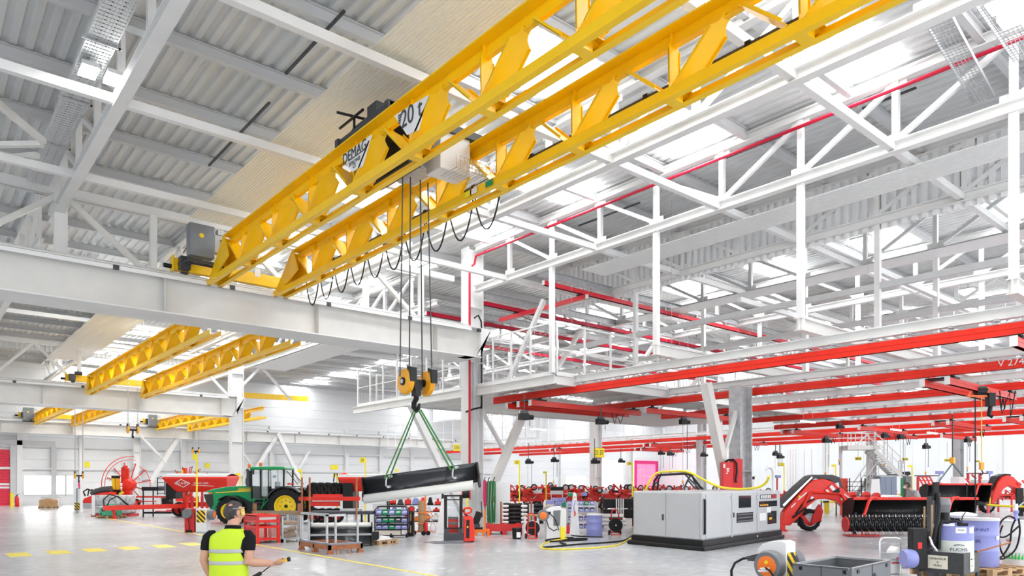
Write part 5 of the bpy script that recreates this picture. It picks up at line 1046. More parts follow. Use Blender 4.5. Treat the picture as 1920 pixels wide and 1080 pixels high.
clutter(5, 736, 826, 977, 'machine_part', 'part on the low shelf behind the orange cart, %s from the left', [PAPER, RED, ORANGE, CARD, PAPER], .2, .32, 'parts on the workshop low shelf', L=L, X=X, Z=Z)
solo('white_cabinet', M().bx(X(683), X(726), -.2, .2, 0, Z(933)), PAPER, 'plain white cabinet behind the bin trolley', 'cabinet', loc=L + SH(L, .6), rz=RZ, bevel=.015)
solo('grey_screen', M().bx(X(703), X(727), -.02, .02, Z(975), Z(943)).bx(X(705), X(707), -.02, .02, 0, Z(975)).bx(X(722), X(724), -.02, .02, 0, Z(975)), LGREY, 'light grey board standing behind the bin trolley', 'board', loc=L - SH(L, 1.4), rz=RZ)
# reel post on column, stacker
L, X, Z, s = PF(827, 1000); solo('tapered_pylon', M().prism([(X(818), 0), (X(834), 0), (X(834), Z(935)), (X(829), Z(935))], -.15, .15), PAPER, 'white tapered post just left of the pallet stacker', 'service post', loc=L, rz=RZ, bevel=.01)
L, X, Z, s = PF(870, 1016); tk = thing('pallet_stacker', 'red and black pallet stacker with long forks pointing left', 'stacker', L, RZ + .12)
for px in (835.5, 864.5):
    for y in (0, .09): M().bx(X(px) - .05, X(px) + .05, y - .03, y + .03, .06, Z(928)).build('mast_rail', BLACK, tk)
M().bx(X(834), X(867), -.03, .12, Z(931), Z(928)).bx(X(834), X(867), -.03, .1, Z(938), Z(936)).bx(X(836), X(865), -.05, .05, Z(991.5), Z(989)).build('mast_tie', BLACK, tk)
M().bx(X(832), X(868), -.16, -.06, Z(1013), Z(999)).bx(X(833), X(842), -.14, -.06, Z(999), Z(991)).bx(X(858), X(867), -.14, -.06, Z(999), Z(991)).build('carriage', DGREY, tk)
for y, x1 in ((-.22, 797), (-.46, 812)): M().prism([(X(864), .09), (X(x1), .035), (X(x1 - 1), .02), (X(864), .02)], y - .08, y + .08).build('fork', mat('fork_steel', (.18, .18, .2), .35, .5), tk)
M().bx(X(841), X(860), .25, .5, Z(1000), Z(974)).build('battery', RED, tk); M().bx(X(841), X(860), .22, .5, Z(974), Z(970)).bx(X(842), X(859), .2, .24, Z(984), Z(979)).build('cover', MGREY, tk)
M().prism([(X(869), .03), (X(889), .03), (X(889), Z(990)), (X(886), Z(970)), (X(883), Z(967)), (X(869), Z(968))], -.25, .45).build('body', RED, tk, bevel=.025)
M().prism([(X(873), Z(1008)), (X(879), Z(1008)), (X(879.5), Z(974)), (X(873.5), Z(974))], -.262, -.25).build('side_stripe', BLACK, tk); M().bx(X(874.5), X(877.5), -.268, -.262, Z(989), Z(985.5)).build('label_plate', JDY, tk)
M().tube([(X(876), .1, Z(968)), (X(871), .05, Z(962)), (X(869), .0, Z(957))], .04).build('tiller_arm', BLACK, tk)
M().tube([(X(869), -.05, Z(957)), (X(871), -.1, Z(953)), (X(878), -.1, Z(951.5)), (X(884), -.08, Z(955)), (X(883), -.05, Z(960)), (X(874), -.05, Z(963.5)), (X(869), -.05, Z(960))], .035, 8).build('tiller_handle', RED, tk)
for y in (-.2, .35): M().cyl((X(884), y - .04, .07), (X(884), y + .04, .07), .07).build('wheel', RUBBER, tk)
M().bx(X(845), X(858), .13, .15, Z(968), Z(945)).build('guard_glass', GLASS, tk)
L, X, Z, s = PF(872, 1004); t = thing('hose_reel', 'red hose reel with black hose mounted on the white column above the stacker', 'hose reel', L + SH(L, 1.0), RZ)
for px in (867, 882): M().lathe([(0, -.012), (.24, -.012), (.24, .012), (0, .012)], (X(px), 0, Z(927)), 'x', 26).build('flange', FIRERED, t)
M().cyl((X(868), 0, Z(927)), (X(881), 0, Z(927)), .17, n=20).build('hose', BLACK, t); M().bx(X(860), X(867), -.02, .02, Z(932), Z(926)).bar((X(874), 0, Z(927)), (X(874), .4, Z(927)), .05).build('bracket', PAPER, t)
L, X, Z, s = PF(876, 1004); solo('lifting_sling', M().tube([(X(876), 0, Z(935)), (X(877), .02, Z(950)), (X(876), .02, Z(958))], .035, 6), SIGNY, 'short yellow sling hanging under the red hose reel', 'sling', loc=L + SH(L, .8), rz=RZ)
L, X, Z, s = PF(895, 1004); t = thing('monitor_panel', 'dark panel leaning on the orange pallet lifter right of the stacker', 'panel', L, RZ)
M().prism([(X(884), Z(983)), (X(896), Z(987)), (X(905), Z(962)), (X(893), Z(958))], -.05, .05).build('screen', BLACK, t, bevel=.01); M().tube([(X(904), 0, Z(970)), (X(902.5), 0, Z(940))], .02).build('rod', DGREY, t); M().bx(X(886), X(900), -.15, .15, .3, .42).build('foot', DGREY, t)
t = thing('pallet_lifter', 'orange low lifter with upright bar beside the hanging green slings', 'lifter', L, RZ)
M().bx(X(884), X(918), -.1, .1, .12, .24).bx(X(890), X(895), -.1, .1, 0, .12).bx(X(904), X(908), -.1, .1, 0, .12).bx(X(914), X(918), -.25, .25, .0, .2).bx(X(907), X(910), -.04, .04, .2, Z(955)).build('frame', ORANGE, t); M().bx(X(887), X(905), -.12, .12, .24, .3).build('pad', BLACK, t)
# hanging slings with rail and cabinet
L, X, Z, s = PF(930, 994); t = thing('sling_rail', 'grey post and black hooks from which the pink and green slings hang', 'rail', L, RZ)
M().bx(X(907), X(911), -.05, .05, 0, Z(900)).bx(X(905), X(932), -.04, .04, Z(903.5), Z(902)).build('post', GREYST, t)
for px in (909, 917, 927): M().tube([(X(px), 0, Z(903)), (X(px) - .02, -.12, Z(904)), (X(px) - .03, -.13, Z(900)), (X(px + 1), -.1, Z(895))], .018, 6).build('hook', BLACK, t)
def loop(px, y0, y1, w, m, label, n=2):
    q = M()
    for k in range(n): q.tube([(X(px) - w + .02*k, -.12 - .03*k, Z(y0)), (X(px) - w*1.15, -.14 - .03*k, Z((y0 + y1)/2 + k)), (X(px) - w*.6, -.12, Z(y1 - 3)), (X(px), -.12, Z(y1)), (X(px) + w*.6, -.12, Z(y1 - 3)), (X(px) + w*1.1 - .02*k, -.1, Z((y0 + y1)/2)), (X(px) + w, -.12, Z(y0)), (X(px), -.12, Z(y0 - 1)), (X(px) - w, -.12, Z(y0))], .028, 7)
    return solo('lifting_sling', q, m, label, 'sling', loc=L, rz=RZ, smooth=True)
loop(909.5, 903, 951, .05, PINK, 'pink looped sling hanging on the rail right of the column', 3)
loop(916, 904, 983, .04, SLINGG, 'green looped sling next to the pink one, on the rail', 2); loop(921.5, 903, 984, .05, SLINGG, 'middle green looped sling on the rail by the white cabinet', 3); loop(926.5, 904, 981, .04, SLINGG, 'green looped sling nearest the white cabinet', 2)
t = thing('white_locker', 'tall white steel cabinet right of the hanging slings', 'cabinet', L + SH(L, .5), RZ)
M().bx(X(927), X(957), -.2, .3, 0, Z(903)).build('body', PAPER, t, bevel=.01); M().bx(X(929), X(955), -.212, -.2, .1, Z(906)).build('door', PAPER, t); M().bx(X(952), X(953), -.23, -.212, Z(950), Z(944)).build('handle', GREYST, t)
# tube rack on a red stand
L, X, Z, s = PF(963, 1001); t = thing('tube_rack', 'stack rack of long black wrapped tubes with white ends behind the black bucket', 'rack', L + SH(L, .9), RZ)
for px, m in ((938.5, RUST), (942, GALV), (994, GALV), (997.5, RUST), (1000, GALV)): M().bx(X(px) - .03, X(px) + .03, -.3, .3, 0, Z(942 if m == RUST else 946)).build('post', m, t)
for k in range(5): M().bx(X(940), X(1022), -.1, .3, Z(953.5 + k*7.7) - .015, Z(953.5 + k*7.7)).build('shelf', GREYST, t)
for k in range(5):
    for j in range(2):
        solo('wrapped_tube', M().tube([(X(942 + j*40), 0, .09), (X(948 + j*40), 0, .1), (X(964 + j*40), 0, .085), (X(980 + j*40), 0, .1)], [.085, .10, .085, .095], 10), BLACK,
             'black wrapped tube on the rack shelf %s from the top, %s' % (ORD[k], 'nearer the cabinet' if j == 0 else 'nearer the white posts'), 'tube', 'tubes on the stack rack', loc=L + SH(L, .85) + Vector((0, 0, Z(953.5 + k*7.7) + .002)), rz=RZ, smooth=True)
        solo('tube_wrap', M().lathe([(.02, 0), (.05, .04), (.055, .2), (.03, .25), (0, .26)], (0, 0, 0), 'x', 10), PAPER, 'white paper wrap on the tube %s from the top, %s' % (ORD[k], 'nearer the cabinet' if j == 0 else 'nearer the white posts'), 'wrap', 'white wraps on the tubes', loc=L + SH(L, .6) + RT*X(941 + j*36) + Vector((0, 0, Z(953.5 + k*7.7) + .07)), rz=RZ)
t = thing('red_stillage', 'low red steel stillage on the floor beside the black bucket', 'stillage', L, RZ + .1)
M().bx(X(913), X(976), -.42, -.36, .13, .36).bx(X(913), X(976), .36, .42, .13, .36).bx(X(913), X(915), -.4, .4, .13, .36).bx(X(974), X(976), -.4, .4, .13, .36).bx(X(913), X(976), -.4, .4, .13, .16).build('tray', DRED, t)
for px in (916, 944, 973): M().bx(X(px) - .08, X(px) + .08, -.44, -.3, 0, .4).bx(X(px) - .08, X(px) + .08, .3, .44, 0, .4).build('foot', DRED, t)
L, X, Z, s = PF(969, 1010.5); t = thing('bucket', 'black paint bucket with white label on the floor', 'bucket', L, RZ)
M().lathe([(0, 0), (.15, 0), (.17, .33), (.178, .33), (.178, .38), (.17, .38)], n=22).build('body', BLACK, t, smooth=True); M().bx(X(968.5), X(976), -.168, -.15, .06, .24).build('label_sheet', PAPER, t)
# hand trucks with reels
def handtruck(px0, px1, yb, yt, label, rr, rot=0, bar=False, white=False):
    L, X, Z, s = PF((px0 + px1)/2, yb); t = thing('reel_trolley', label, 'trolley', L, RZ + rot); a, b_, z = X(px0), X(px1), Z(yt)
    M().tube([(a, 0, .06), (a + .02, 0, z*.8), (a + .06, .02, z*.97), ((a+b_)/2, .03, z), (b_ - .06, .02, z*.97), (b_ - .02, 0, z*.8), (b_, 0, .06)], .024, 8).bar((a, 0, .1), (b_, 0, .1), .04).bar((a, -.3, .03), (b_, -.3, .03), .03).bar((a, 0, .08), (a, -.3, .03), .03).bar((b_, 0, .08), (b_, -.3, .03), .03).bar((a, 0, z*.42), (b_, 0, z*.42), .03).build('frame', RED if not bar else DRED, t)
    for x in (a - .05, b_ + .05): M().cyl((x - .025, .05, .09), (x + .025, .05, .09), .09, n=18).build('wheel', RUBBER, t)
    yy = .22 if not bar else -.16; r = M().lathe([(0, -.1), (rr, -.1), (rr, -.07), (rr*.8, -.07), (rr*.8, .07), (rr, .07), (rr, .1), (0, .1)], ((a+b_)/2 + (0 if bar else .08), yy, z*.40), 'y', 28).build('cable_reel', BLACK, t, smooth=True)
    if white: M().ring(((a+b_)/2 + .12, yy + .12, z*.40), rr*.96, .03, 'y', 26, 6).build('reel_rim', PAPER, t)
    if bar: M().bx(a - .06, b_ + .12, -.04, .04, z*.60, z*.70).build('cross_tray', BLACK, t); M().bx(a - .02, b_ + .08, -.05, -.04, z*.63, z*.67).build('tray_stripe', RED, t); M().cyl(((a+b_)/2, yy - .11, z*.40), ((a+b_)/2, yy - .125, z*.40), rr*.12).build('hub', PAPER, t)
    return t
handtruck(989, 1004, 1010, 962, 'red reel trolley with a white rimmed cable reel, left of the white post', .24, .15, False, True)
handtruck(1145, 1161, 1003, 956, 'red reel trolley with a big black disc reel, right of the lilac drum', .25, 0, True)
L, X, Z, s = PF(996, 1006); t = thing('small_table', 'small white table with wooden top behind the red reel trolley', 'table', L + SH(L, .8), RZ)
M().bx(X(982), X(1012), -.3, .3, Z(969), Z(966.5)).build('top', WOOD, t)
for px in (984, 1009): M().bx(X(px) - .04, X(px) + .04, -.28, -.2, 0, Z(969)).bx(X(px) - .04, X(px) + .04, .2, .28, 0, Z(969)).build('leg', PAPER, t)
# white reel posts
L, X, Z, s = PF(1038, 1010); t = thing('hose_post', 'white service post with a grey and orange cable reel and open grey front', 'service post', L, RZ)
M().prism([(X(1024), 0), (X(1050), 0), (X(1052), Z(952)), (X(1050), Z(949)), (X(1036), Z(950)), (X(1024), Z(956))], -.2, .22).build('body', PAPER, t, bevel=.015); M().prism([(X(1037), Z(985)), (X(1049), Z(985)), (X(1050.5), Z(956)), (X(1037), Z(957))], -.212, -.2).build('recess', MGREY, t)
M().bx(X(1050), X(1062), .0, .3, 0, Z(954)).build('side_body', PAPER, t)
reel(t, (X(1018), -.2, Z(966)), 10.5/s, .2, 'y'); M().bx(X(1025), X(1032), -.22, -.1, Z(964), Z(959)).build('reel_arm', BLACK, t)
M().tube([(X(1030), -.22, Z(962)), (X(1038), -.3, Z(970)), (X(1043), -.3, Z(980)), (X(1047), -.3, Z(993))], .018).tube([(X(1024), -.25, Z(974)), (X(1028), -.3, Z(988)), (X(1037), -.32, Z(994)), (X(1044), -.3, Z(991))], .018).build('cable', BLACK, t)
solo('yellow_box', M().bx(X(1051), X(1059), -.2, -.05, 0, Z(988)).bx(X(1050), X(1052), -.2, -.05, 0, Z(986)), SIGNY, 'small upright yellow box at the foot of the white service post', 'box', loc=L - SH(L, .05), rz=RZ, bevel=.01)
L, X, Z, s = PF(1079, 1003); t = thing('tapered_pylon', 'tall white tapered pylon with an orange spot and red tap, left of the lilac drum', 'service post', L, RZ)
M().prism([(X(1067), 0), (X(1087), 0), (X(1080), Z(926)), (X(1077), Z(923)), (X(1075), Z(926))], -.18, .18).build('body', PAPER, t, bevel=.015); M().lathe([(0, 0), (.45, 0), (.45, .03), (0, .06)], (X(1080), 0, 0), 'z', 22).build('foot_plate', LGREY, t)
M().cyl((X(1077), -.2, Z(932)), (X(1077), -.18, Z(932)), .03).build('spot', ORANGE, t); M().tube([(X(1078), -.2, Z(938)), (X(1075), -.22, Z(950)), (X(1076), -.22, Z(958))], .02).build('hose', BLUEP, t); M().tube([(X(1076), -.22, Z(958)), (X(1078), -.24, Z(962)), (X(1076), -.24, Z(967))], .025).build('tap', FIRERED, t)
L, X, Z, s = PF(1065, 1003); extinguisher(L, 'red fire extinguisher on the floor between the white post and the pylon', .72)
def drum(L, label, r=.295, h=.88, m=BLUEP, rz=RZ, lid=None):
    t = thing('steel_drum', label, 'drum', L, rz)
    p = [(0, 0), (r*.97, 0), (r, .02)]
    for z in (.33, .66): p += [(r, h*z - .025), (r*1.025, h*z), (r, h*z + .025)]
    p += [(r, h - .02), (r*1.02, h - .012), (r*1.02, h), (r*.96, h), (r*.95, h - .02), (0, h - .02)]
    M().lathe(p, n=40).build('shell', m, t, smooth=True)
    if lid: M().lathe([(r*.9, h - .035), (r*1.035, h - .035), (r*1.035, h + .012), (r*.9, h + .012)], n=36).build('lid_ring', lid, t, smooth=True)
    return t
L, X, Z, s = PF(1114.5, 1006); drum(L, 'lilac steel drum with white rim standing on the floor in mid hall', 14.7/s, Z(964), BLUEP, RZ, PAPER)
# lilac bins, bin shelf
L, X, Z, s = PF(1045, 1000); random.seed(2)
t = rack(L + SH(L, 1.2), X, Z, 1064, 1122, 943, (949, 962, 979, 994), 'shelf of lilac storage bins behind the white pylon', GALV)
for r, py in enumerate((949, 962, 979, 994)):
    for c in range(5):
        bin_(L + SH(L, 1.15) + RT*X(1069 + c*11) + Vector((0, 0, Z(py) + .002)), .17, .17, .34, GREENP if (r, c) in ((0, 1), (0, 3)) else BLUEP, '%s bin on the shelf behind the pylon, %s shelf, %s bin' % ('green' if (r, c) in ((0, 1), (0, 3)) else 'lilac', ORD[r], ORD[c]), group='bins on the shelf behind the pylon')
for k, (a, b_, y0, y1, m) in enumerate(((1022, 1037, 949, 941, BLUEP), (1034, 1047, 943, 936, BLUEP), (1047, 1055, 943, 936, BLUEP), (1055, 1062, 944, 936, BLUEP), (1054, 1062, 954, 945, GREENP), (1040, 1054, 951, 944, BLUEP), (1067, 1076, 933, 926, GREENP), (1080, 1086, 933, 927, GREENP), (1086, 1093, 933, 926, RED), (1093, 1105, 932, 925, BLUEP))):
    solo('plastic_crate', M().bx(X(a), X(b_), -.2, .2, Z(y0) + .004, Z(y1)), m, '%s crate of the stack behind the white service posts, %s counted' % ({BLUEP: 'lilac', GREENP: 'green', RED: 'red'}[m], ORD[k]), 'crate', 'crates behind the white posts', loc=L + SH(L, 2.4), rz=RZ, bevel=.015)
t = thing('crate_table', 'grey table under the stacked lilac crates', 'table', L + SH(L, 2.4), RZ); M().bx(X(1020), X(1108), -.3, .3, Z(956), Z(954)).build('top', GALV, t)
for px in (1022, 1062, 1106): M().bx(X(px) - .03, X(px) + .03, -.25, -.2, 0, Z(956)).bx(X(px) - .03, X(px) + .03, .2, .25, 0, Z(956)).build('leg', GALV, t)
# white pipes and black crates
L, X, Z, s = PF(1150, 990); k = 0
t = thing('pipe_cradle', 'cradle holding the white pipes left of the grey machine', 'rack', L, RZ)
for px in (1122, 1160): M().bx(X(px) - .03, X(px) + .03, -.3, .3, .0, .12).bx(X(px) - .03, X(px) + .03, -.33, -.28, 0, Z(962)).bx(X(px) - .03, X(px) + .03, .28, .33, 0, Z(962)).build('support', RUST, t)
for r in range(3):
    for c in range(3):
        z = .2 + r*.165; y = -.2 + c*.19
        o = solo('white_pipe', M().lathe([(.075, 0), (.08, 0), (.08, 1.15 - .12*(r == 2)), (.068, 1.15 - .12*(r == 2)), (.068, 0)], (0, 0, 0), 'x', 16, False), PAPER, 'white pipe beside the grey machine, %s row from below, %s from the front' % (ORD[r], ORD[c]), 'pipe', 'white pipes in the cradle', loc=L + RT*X(1122) + FW*y + Vector((0, 0, z)), rz=RZ - .15, smooth=True)
t = rack(L + SH(L, 1.2), X, Z, 1128, 1190, 933, (936, 953, 972), 'black crate rack with white posts behind the white pipes', BLACK, .6)
for r, py in enumerate((953, 972)):
    for c in range(3): solo('black_crate', M().bx(0, .48, -.25, .25, 0, .34).bx(.02, .46, -.26, -.25, .1, .13), BLACK, 'black crate on the rack left of the grey machine, %s level, %s crate' % (('upper', 'lower')[r], ORD[c]), 'crate', 'black crates on the rack', loc=L + SH(L, 1.2) + RT*X(1130 + 20*c) + Vector((0, 0, Z(py) + .003)), rz=RZ)
for k in range(4): solo('white_post', M().bx(-.025, .025, -.02, .02, 0, Z(936)), PAPER, 'thin white post before the black crates, %s from the left' % ORD[k], 'post', 'white posts before the black crates', loc=L + SH(L, .8) + RT*X(1156 + 4.3*k), rz=RZ)
# cables on the floor
def ground(pts, z=.02): return [PZ(a, b_, z) for a, b_ in pts]
def smooth_path(p, n=6):
    out = []
    for i in range(len(p) - 1):
        a, b_, c, d = p[max(i-1, 0)], p[i], p[i+1], p[min(i+2, len(p)-1)]
        for k in range(n):
            t_ = k/n; out.append(b_*(1) + (c - a)*.5*t_ + (a*2 - b_*5 + c*4 - d)*.5*t_**2 + (b_*3 - a - c*3 + d)*.5*t_**3)
    return out + [p[-1]]
Y1 = ground([(1063, 1010), (1040, 1013), (1018, 1020), (1015, 1027), (1040, 1030), (1080, 1029), (1130, 1026), (1160, 1021), (1178, 1012)]) + [PZ(1186, 1004, .03), PD(1189, 992, 23.6), PD(1190, 985, 23.6)]
solo('air_hose', M().tube(smooth_path(Y1), .022, 8), mat('hose_yellow', (.85, .70, .02), .45), 'yellow hose curling over the floor left of the grey machine', 'hose', smooth=True)
B1 = ground([(1075, 1008), (1055, 1009), (1025, 1012), (1030, 1015), (1060, 1014), (1095, 1012), (1098, 1010), (1065, 1011), (1050, 1017), (1061, 1020), (1045, 1024), (1018, 1026), (1045, 1024), (1090, 1020), (1140, 1017), (1170, 1013), (1188, 1003)], .03)
solo('power_cable', M().tube(smooth_path(B1), .026, 8), RUBBER, 'coiled black cable lying on the floor left of the grey machine', 'cable', smooth=True)
B2 = ground([(1050, 996), (1070, 1003), (1095, 1006), (1130, 1007)], .02); solo('power_cable', M().tube(smooth_path(B2), .02, 8), RUBBER, 'short black cable on the floor behind the lilac drum', 'cable', smooth=True)
q = PZ(945, 1009); solo('floor_line', M().bx(-.75, .55, -.03, .03, 0, .004), ORANGE, 'thin orange line painted on the floor by the bucket', 'floor marking', loc=q, rz=RZ - .12)
# numbered sign posts of the aisle
signpost(974, 990, 863, 'yellow sign post 2352 rising above the tube rack', 10, 8, '2352'); signpost(1186, 985, 866, 'yellow sign post 2356 left of the grey machine', 11, 6.5, '2356')
signpost(1024, 965, 884, 'yellow sign post among the red machines near the column', 6, 4)
L, X, Z, s = PF(863, 993); t = thing('number_flag', 'yellow number flag on the column pipe above the hanging blade', 'sign', PX(863, 905, 18.55), RZ)
Lc = t.location; dC = (Lc.xy - Vector((0, 0))).dot(FW.xy); sc_ = F/dC
fp = M().bx(-12/sc_, 0, -.3, -.28, HC + (905 - 846)/sc_ , HC + (905 - 834)/sc_).build('number_plate', SIGNY, t); t.location.z = 0
text('2350', 8/sc_, (-6/sc_, -.305, HC + (905 - 840)/sc_), FRONT, DGREY, fp, ext=.002, sx=.62); M().bx(0, .05, -.32, -.26, HC + (905-848)/sc_, HC + (905 - 832)/sc_).build('clamp', GALV, t)
# red field machines standing folded in the back rows
def implement(L, label, rz=0, seed=0, sc=1.0, group='folded red field machines'):
    random.seed(seed); t = thing('folded_machine', label, 'field machine', L, RZ + rz, group, sc)
    M().bar((-2.2, 0, .95), (2.2, 0, .95), .22, .26).bar((-1.7, .5, .7), (1.7, .5, .7), .14).bar((0, 0, .95), (.2, -1.4, .7), .18).build('main_beam', RED, t)
    M().bx(-.28, -.14, -.1, .1, .9, 1.8).bx(.24, .38, -.1, .1, .9, 1.75).bar((-.2, 0, 1.75), (.3, 0, 1.2), .1).build('headstock', RED, t, bevel=.02)
    for k in range(4):
        x = -1.8 + 1.2*k; h = random.uniform(1.35, 1.75); ar = M().bar((x, 0, 1.0), (x + random.uniform(-.3, .3), -.3, h), .1, .12).bar((x, 0, 1.0), (x + random.uniform(-.5, .5), .5, .5), .1).build('arm', RED, t)
        if k in (0, 2): wheel(t, (x + random.uniform(-.4, .4), -.35, h), random.uniform(.2, .27), .14, 'y', LGREY)
        s2_ = random.uniform(.5, 1.3); M().bx(x - .3, x + .25, -.2, .2, s2_, s2_ + random.uniform(.15, .4)).bar((x - .5, -.4, s2_ + .2), (x + .6, -.5, s2_ + random.uniform(-.2, .6)), .09).build('bracket', RED, t)
        M().cyl((x + .3, -.2, .8), (x + .7, -.25, 1.3), .045, n=8).build('cylinder', BLACK if k % 2 else SILVER, t)
        M().lathe([(.05, 0), (.34, .02), (.36, .1), (.1, .16), (.05, .16)], (x + .35, -.2, 1.05), 'z', 14).build('rotor', RED, t)
        m = M()
        for j in range(7): a = 2*PI*j/7; m.bar((x + .35, -.2, 1.1), (x + .35 + .6*math.cos(a), -.2 + .6*math.sin(a), 1.1 + random.uniform(-.12, .12)), .03)
        m.build('tine_arms', DRED, t)
    for x in (-1.2, 1.2): wheel(t, (x, .1, .33), .33, .22, 'y', LGREY)
    M().bx(-.5, .1, -.5, -.2, 1.0, 1.3).build('gearbox', BLACK, t); M().bx(.9, 1.5, -.3, -.25, 1.2, 1.45).build('warning_board', PAPER if seed % 2 else JDY, t)
    M().tube([(-.4, -.3, 1.3), (-.1, -.5, 1.7), (.4, -.4, 1.5), (.9, -.3, 1.2)], .03, 6).build('hydraulic_hose', BLACK, t); return t
proto = implement(PZ(975, 957), 'folded red field machine directly behind the tube rack', .15, 3)
spots = ((1100, 957, -.1, 1.0, 'folded red machine behind the white pylon'), (1216, 957, .15, 1.0, 'folded red machine just left of the grey machine top'), (1037, 952.5, -.15, 1.0, 'folded red machine in the second row behind the lilac crates'), (1156, 952.5, .1, 1.05, 'folded red machine in the second row behind the black crate rack'),
         (1272, 952.5, -.1, 1.0, 'folded red machine under the black tube arch'), (962, 948, .1, 1.0, 'folded red machine in the third row behind the locker'), (1072, 948, .2, 1.0, 'folded red machine in the third row left of the number plate column'), (1185, 948, -.1, 1.0, 'folded red machine in the third row right of the number plate column'),
         (1300, 948, 0, .95, 'folded red machine left of the fire cabinets'), (1020, 944.5, .1, 1.0, 'folded red machine in the back row left of the number plate column'), (1240, 944.5, .1, 1.0, 'folded red machine in the back row before the magenta door'))
for k, (px, py, rz, sc, lb) in enumerate(spots):
    if k % 3 == 0: proto = implement(PZ(px, py), lb, rz, 5 + k, sc)
    else: dup(proto, PZ(px, py), RZ + rz, lb, None, (sc if k % 2 else -sc, sc, sc))
t = thing('tool_box', 'dark toolbox on a white stand above the red machines', 'toolbox', PD(1044, 905, 46), RZ)
t.location.z = 0; M().bx(-.4, .4, -.2, .2, 1.45, 1.68).build('box', BLACK, t); M().bx(-.4, .4, -.2, .2, 1.2, 1.44).bx(-.38, -.34, -.1, .1, 0, 1.2).bx(.34, .38, -.1, .1, 0, 1.2).build('stand', PAPER, t)
# ---------------------------------------------------------------- grey test machine
def W2(r, d): return RT*r + FW*d
gP0, gP1, gP2 = W2(5.45, 20.55), W2(3.85, 22.85), W2(9.42, 25.2); gP3 = gP1 + gP2 - gP0
gt = 1.69; MCH = mat('machine_grey', (.50, .51, .525), .38, noise=.04, scale=2)
gm = thing('test_machine', 'large light grey enclosed machine with black plinth in the middle of the floor', 'machine', gP0, 0)
def rel(p): v = p - gP0; return (v.x, v.y)
eL = (gP1 - gP0); eR = (gP2 - gP0); eln, ern = eL.normalized(), eR.normalized()
def gp(a, b_, o=0.0):                                # a metres along the left face, b along the right face, o outward on both
    v = eln*a + ern*b_ - (eln + ern)*o; return (v.x, v.y)
LL, LR = eL.length, eR.length
M().prism([gp(0, .0), gp(0, LR), gp(LL, LR), gp(LL, 0)], .28, gt - .0, 'xy').build('housing', MCH, gm, bevel=.05)
M().prism([gp(-.04, -.04), gp(-.04, LR + .04), gp(LL + .04, LR + .04), gp(LL + .04, -.04)], .12, .29, 'xy').build('plinth', BLACK, gm, bevel=.01)
M().prism([gp(-.16, -.16), gp(-.16, LR + .05), gp(LL + .16, LR + .05), gp(LL + .16, -.16)], .0, .13, 'xy').build('bumper', BLACK, gm, bevel=.04)
def face(name, side, u0, u1, z0, z1, m, th=.012, par=None, bevel=0):
    """plate on the left ('L') or right ('R') face between distances u0..u1 from the near corner"""
    if side == 'L': poly = [gp(u0, 0), gp(u1, 0)]; n = -ern
    else: poly = [gp(0, u0), gp(0, u1)]; n = -eln
    nx, ny = n.x*th, n.y*th; (a, b_), (c, d) = poly
    return M().prism([(a, b_), (c, d), (c + nx, d + ny), (a + nx, b_ + ny)], z0, z1, 'xy').build(name, m, par or gm, bevel=bevel)
def uL(px): # pixel on left face -> metres
    r = ray(px, HY); A = Vector((r.x, -eln.x)), Vector((r.y, -eln.y)); det = r.x*(-eln.y) - (-eln.x)*r.y; return (r.x*gP0.y - r.y*gP0.x)/det
def uR(px):
    r = ray(px, HY); det = r.x*(-ern.y) - (-ern.x)*r.y; return (r.x*gP0.y - r.y*gP0.x)/det
def zR(px, py): v = gP0 + ern*uR(px); d = v.dot(FW); return HC - (py - HY)/F*d
def zL(px, py): v = gP0 + eln*uL(px); d = v.dot(FW); return HC - (py - HY)/F*d
for (a, b_) in ((1192, 1248), (1250, 1311)): dd = face('door', 'L', uL(b_), uL(a), .32, gt - .06, MCH, .02, bevel=.006)
hd = face('door_handle', 'L', uL(1245), uL(1242), zL(1243, 975), zL(1243, 964), DGREY, .04, dd); face('door_handle', 'L', uL(1253.5), uL(1251), zL(1252, 973), zL(1252, 963), LGREY, .04, dd)
d1 = face('door', 'R', uR(1323), uR(1369), .34, gt - .08, MCH, .02, bevel=.006); d2 = face('door', 'R', uR(1372), uR(1417), .34, gt - .06, MCH, .02, bevel=.006); d3 = face('door', 'R', uR(1419), uR(1457), .34, gt - .06, MCH, .02, bevel=.006)
face('window', 'R', uR(1384), uR(1407), zR(1395, 952), zR(1395, 929), DGLASS, .03, d2, .004); v_ = face('vent', 'R', uR(1380), uR(1411), zR(1395, 979), zR(1395, 961), BLACK, .026, d2)
for k in range(3): face('vent_slat', 'R', uR(1381), uR(1410), zR(1395, 977 - k*6), zR(1395, 975.5 - k*6), MGREY, .05, d2)
face('latch', 'R', uR(1373), uR(1375.5), zR(1374, 970), zR(1374, 961), DGREY, .04, d2)
cw_ = face('connector_slot', 'R', uR(1424), uR(1455), zR(1440, 935), zR(1440, 927), BLACK, .024, d3)
for k in range(9): face('connector', 'R', uR(1425 + k*3.3), uR(1427 + k*3.3), zR(1440, 934), zR(1440, 928), PAPER if k < 6 else DRED, .04, d3)
face('control_window', 'R', uR(1422), uR(1456), zR(1440, 950), zR(1440, 939), DGLASS, .024, d3, .004); g_ = face('gauge_window', 'R', uR(1438), uR(1455), zR(1446, 982), zR(1446, 958), DGLASS, .024, d3, .004)
for k in range(4): face('button_row', 'R', uR(1424 + k*4), uR(1427 + k*4), zR(1440, 948), zR(1440, 945), AMBER, .03, d3)
face('yellow_part', 'R', uR(1441), uR(1446), zR(1444, 974), zR(1444, 970), JDY, .03, d3)
face('paper_note', 'R', uR(1436), uR(1444), zR(1440, 961), zR(1440, 951), PAPER, .032, d3); face('paper_note', 'R', uR(1423), uR(1435), zR(1430, 976), zR(1430, 962), PAPER, .034, d3)
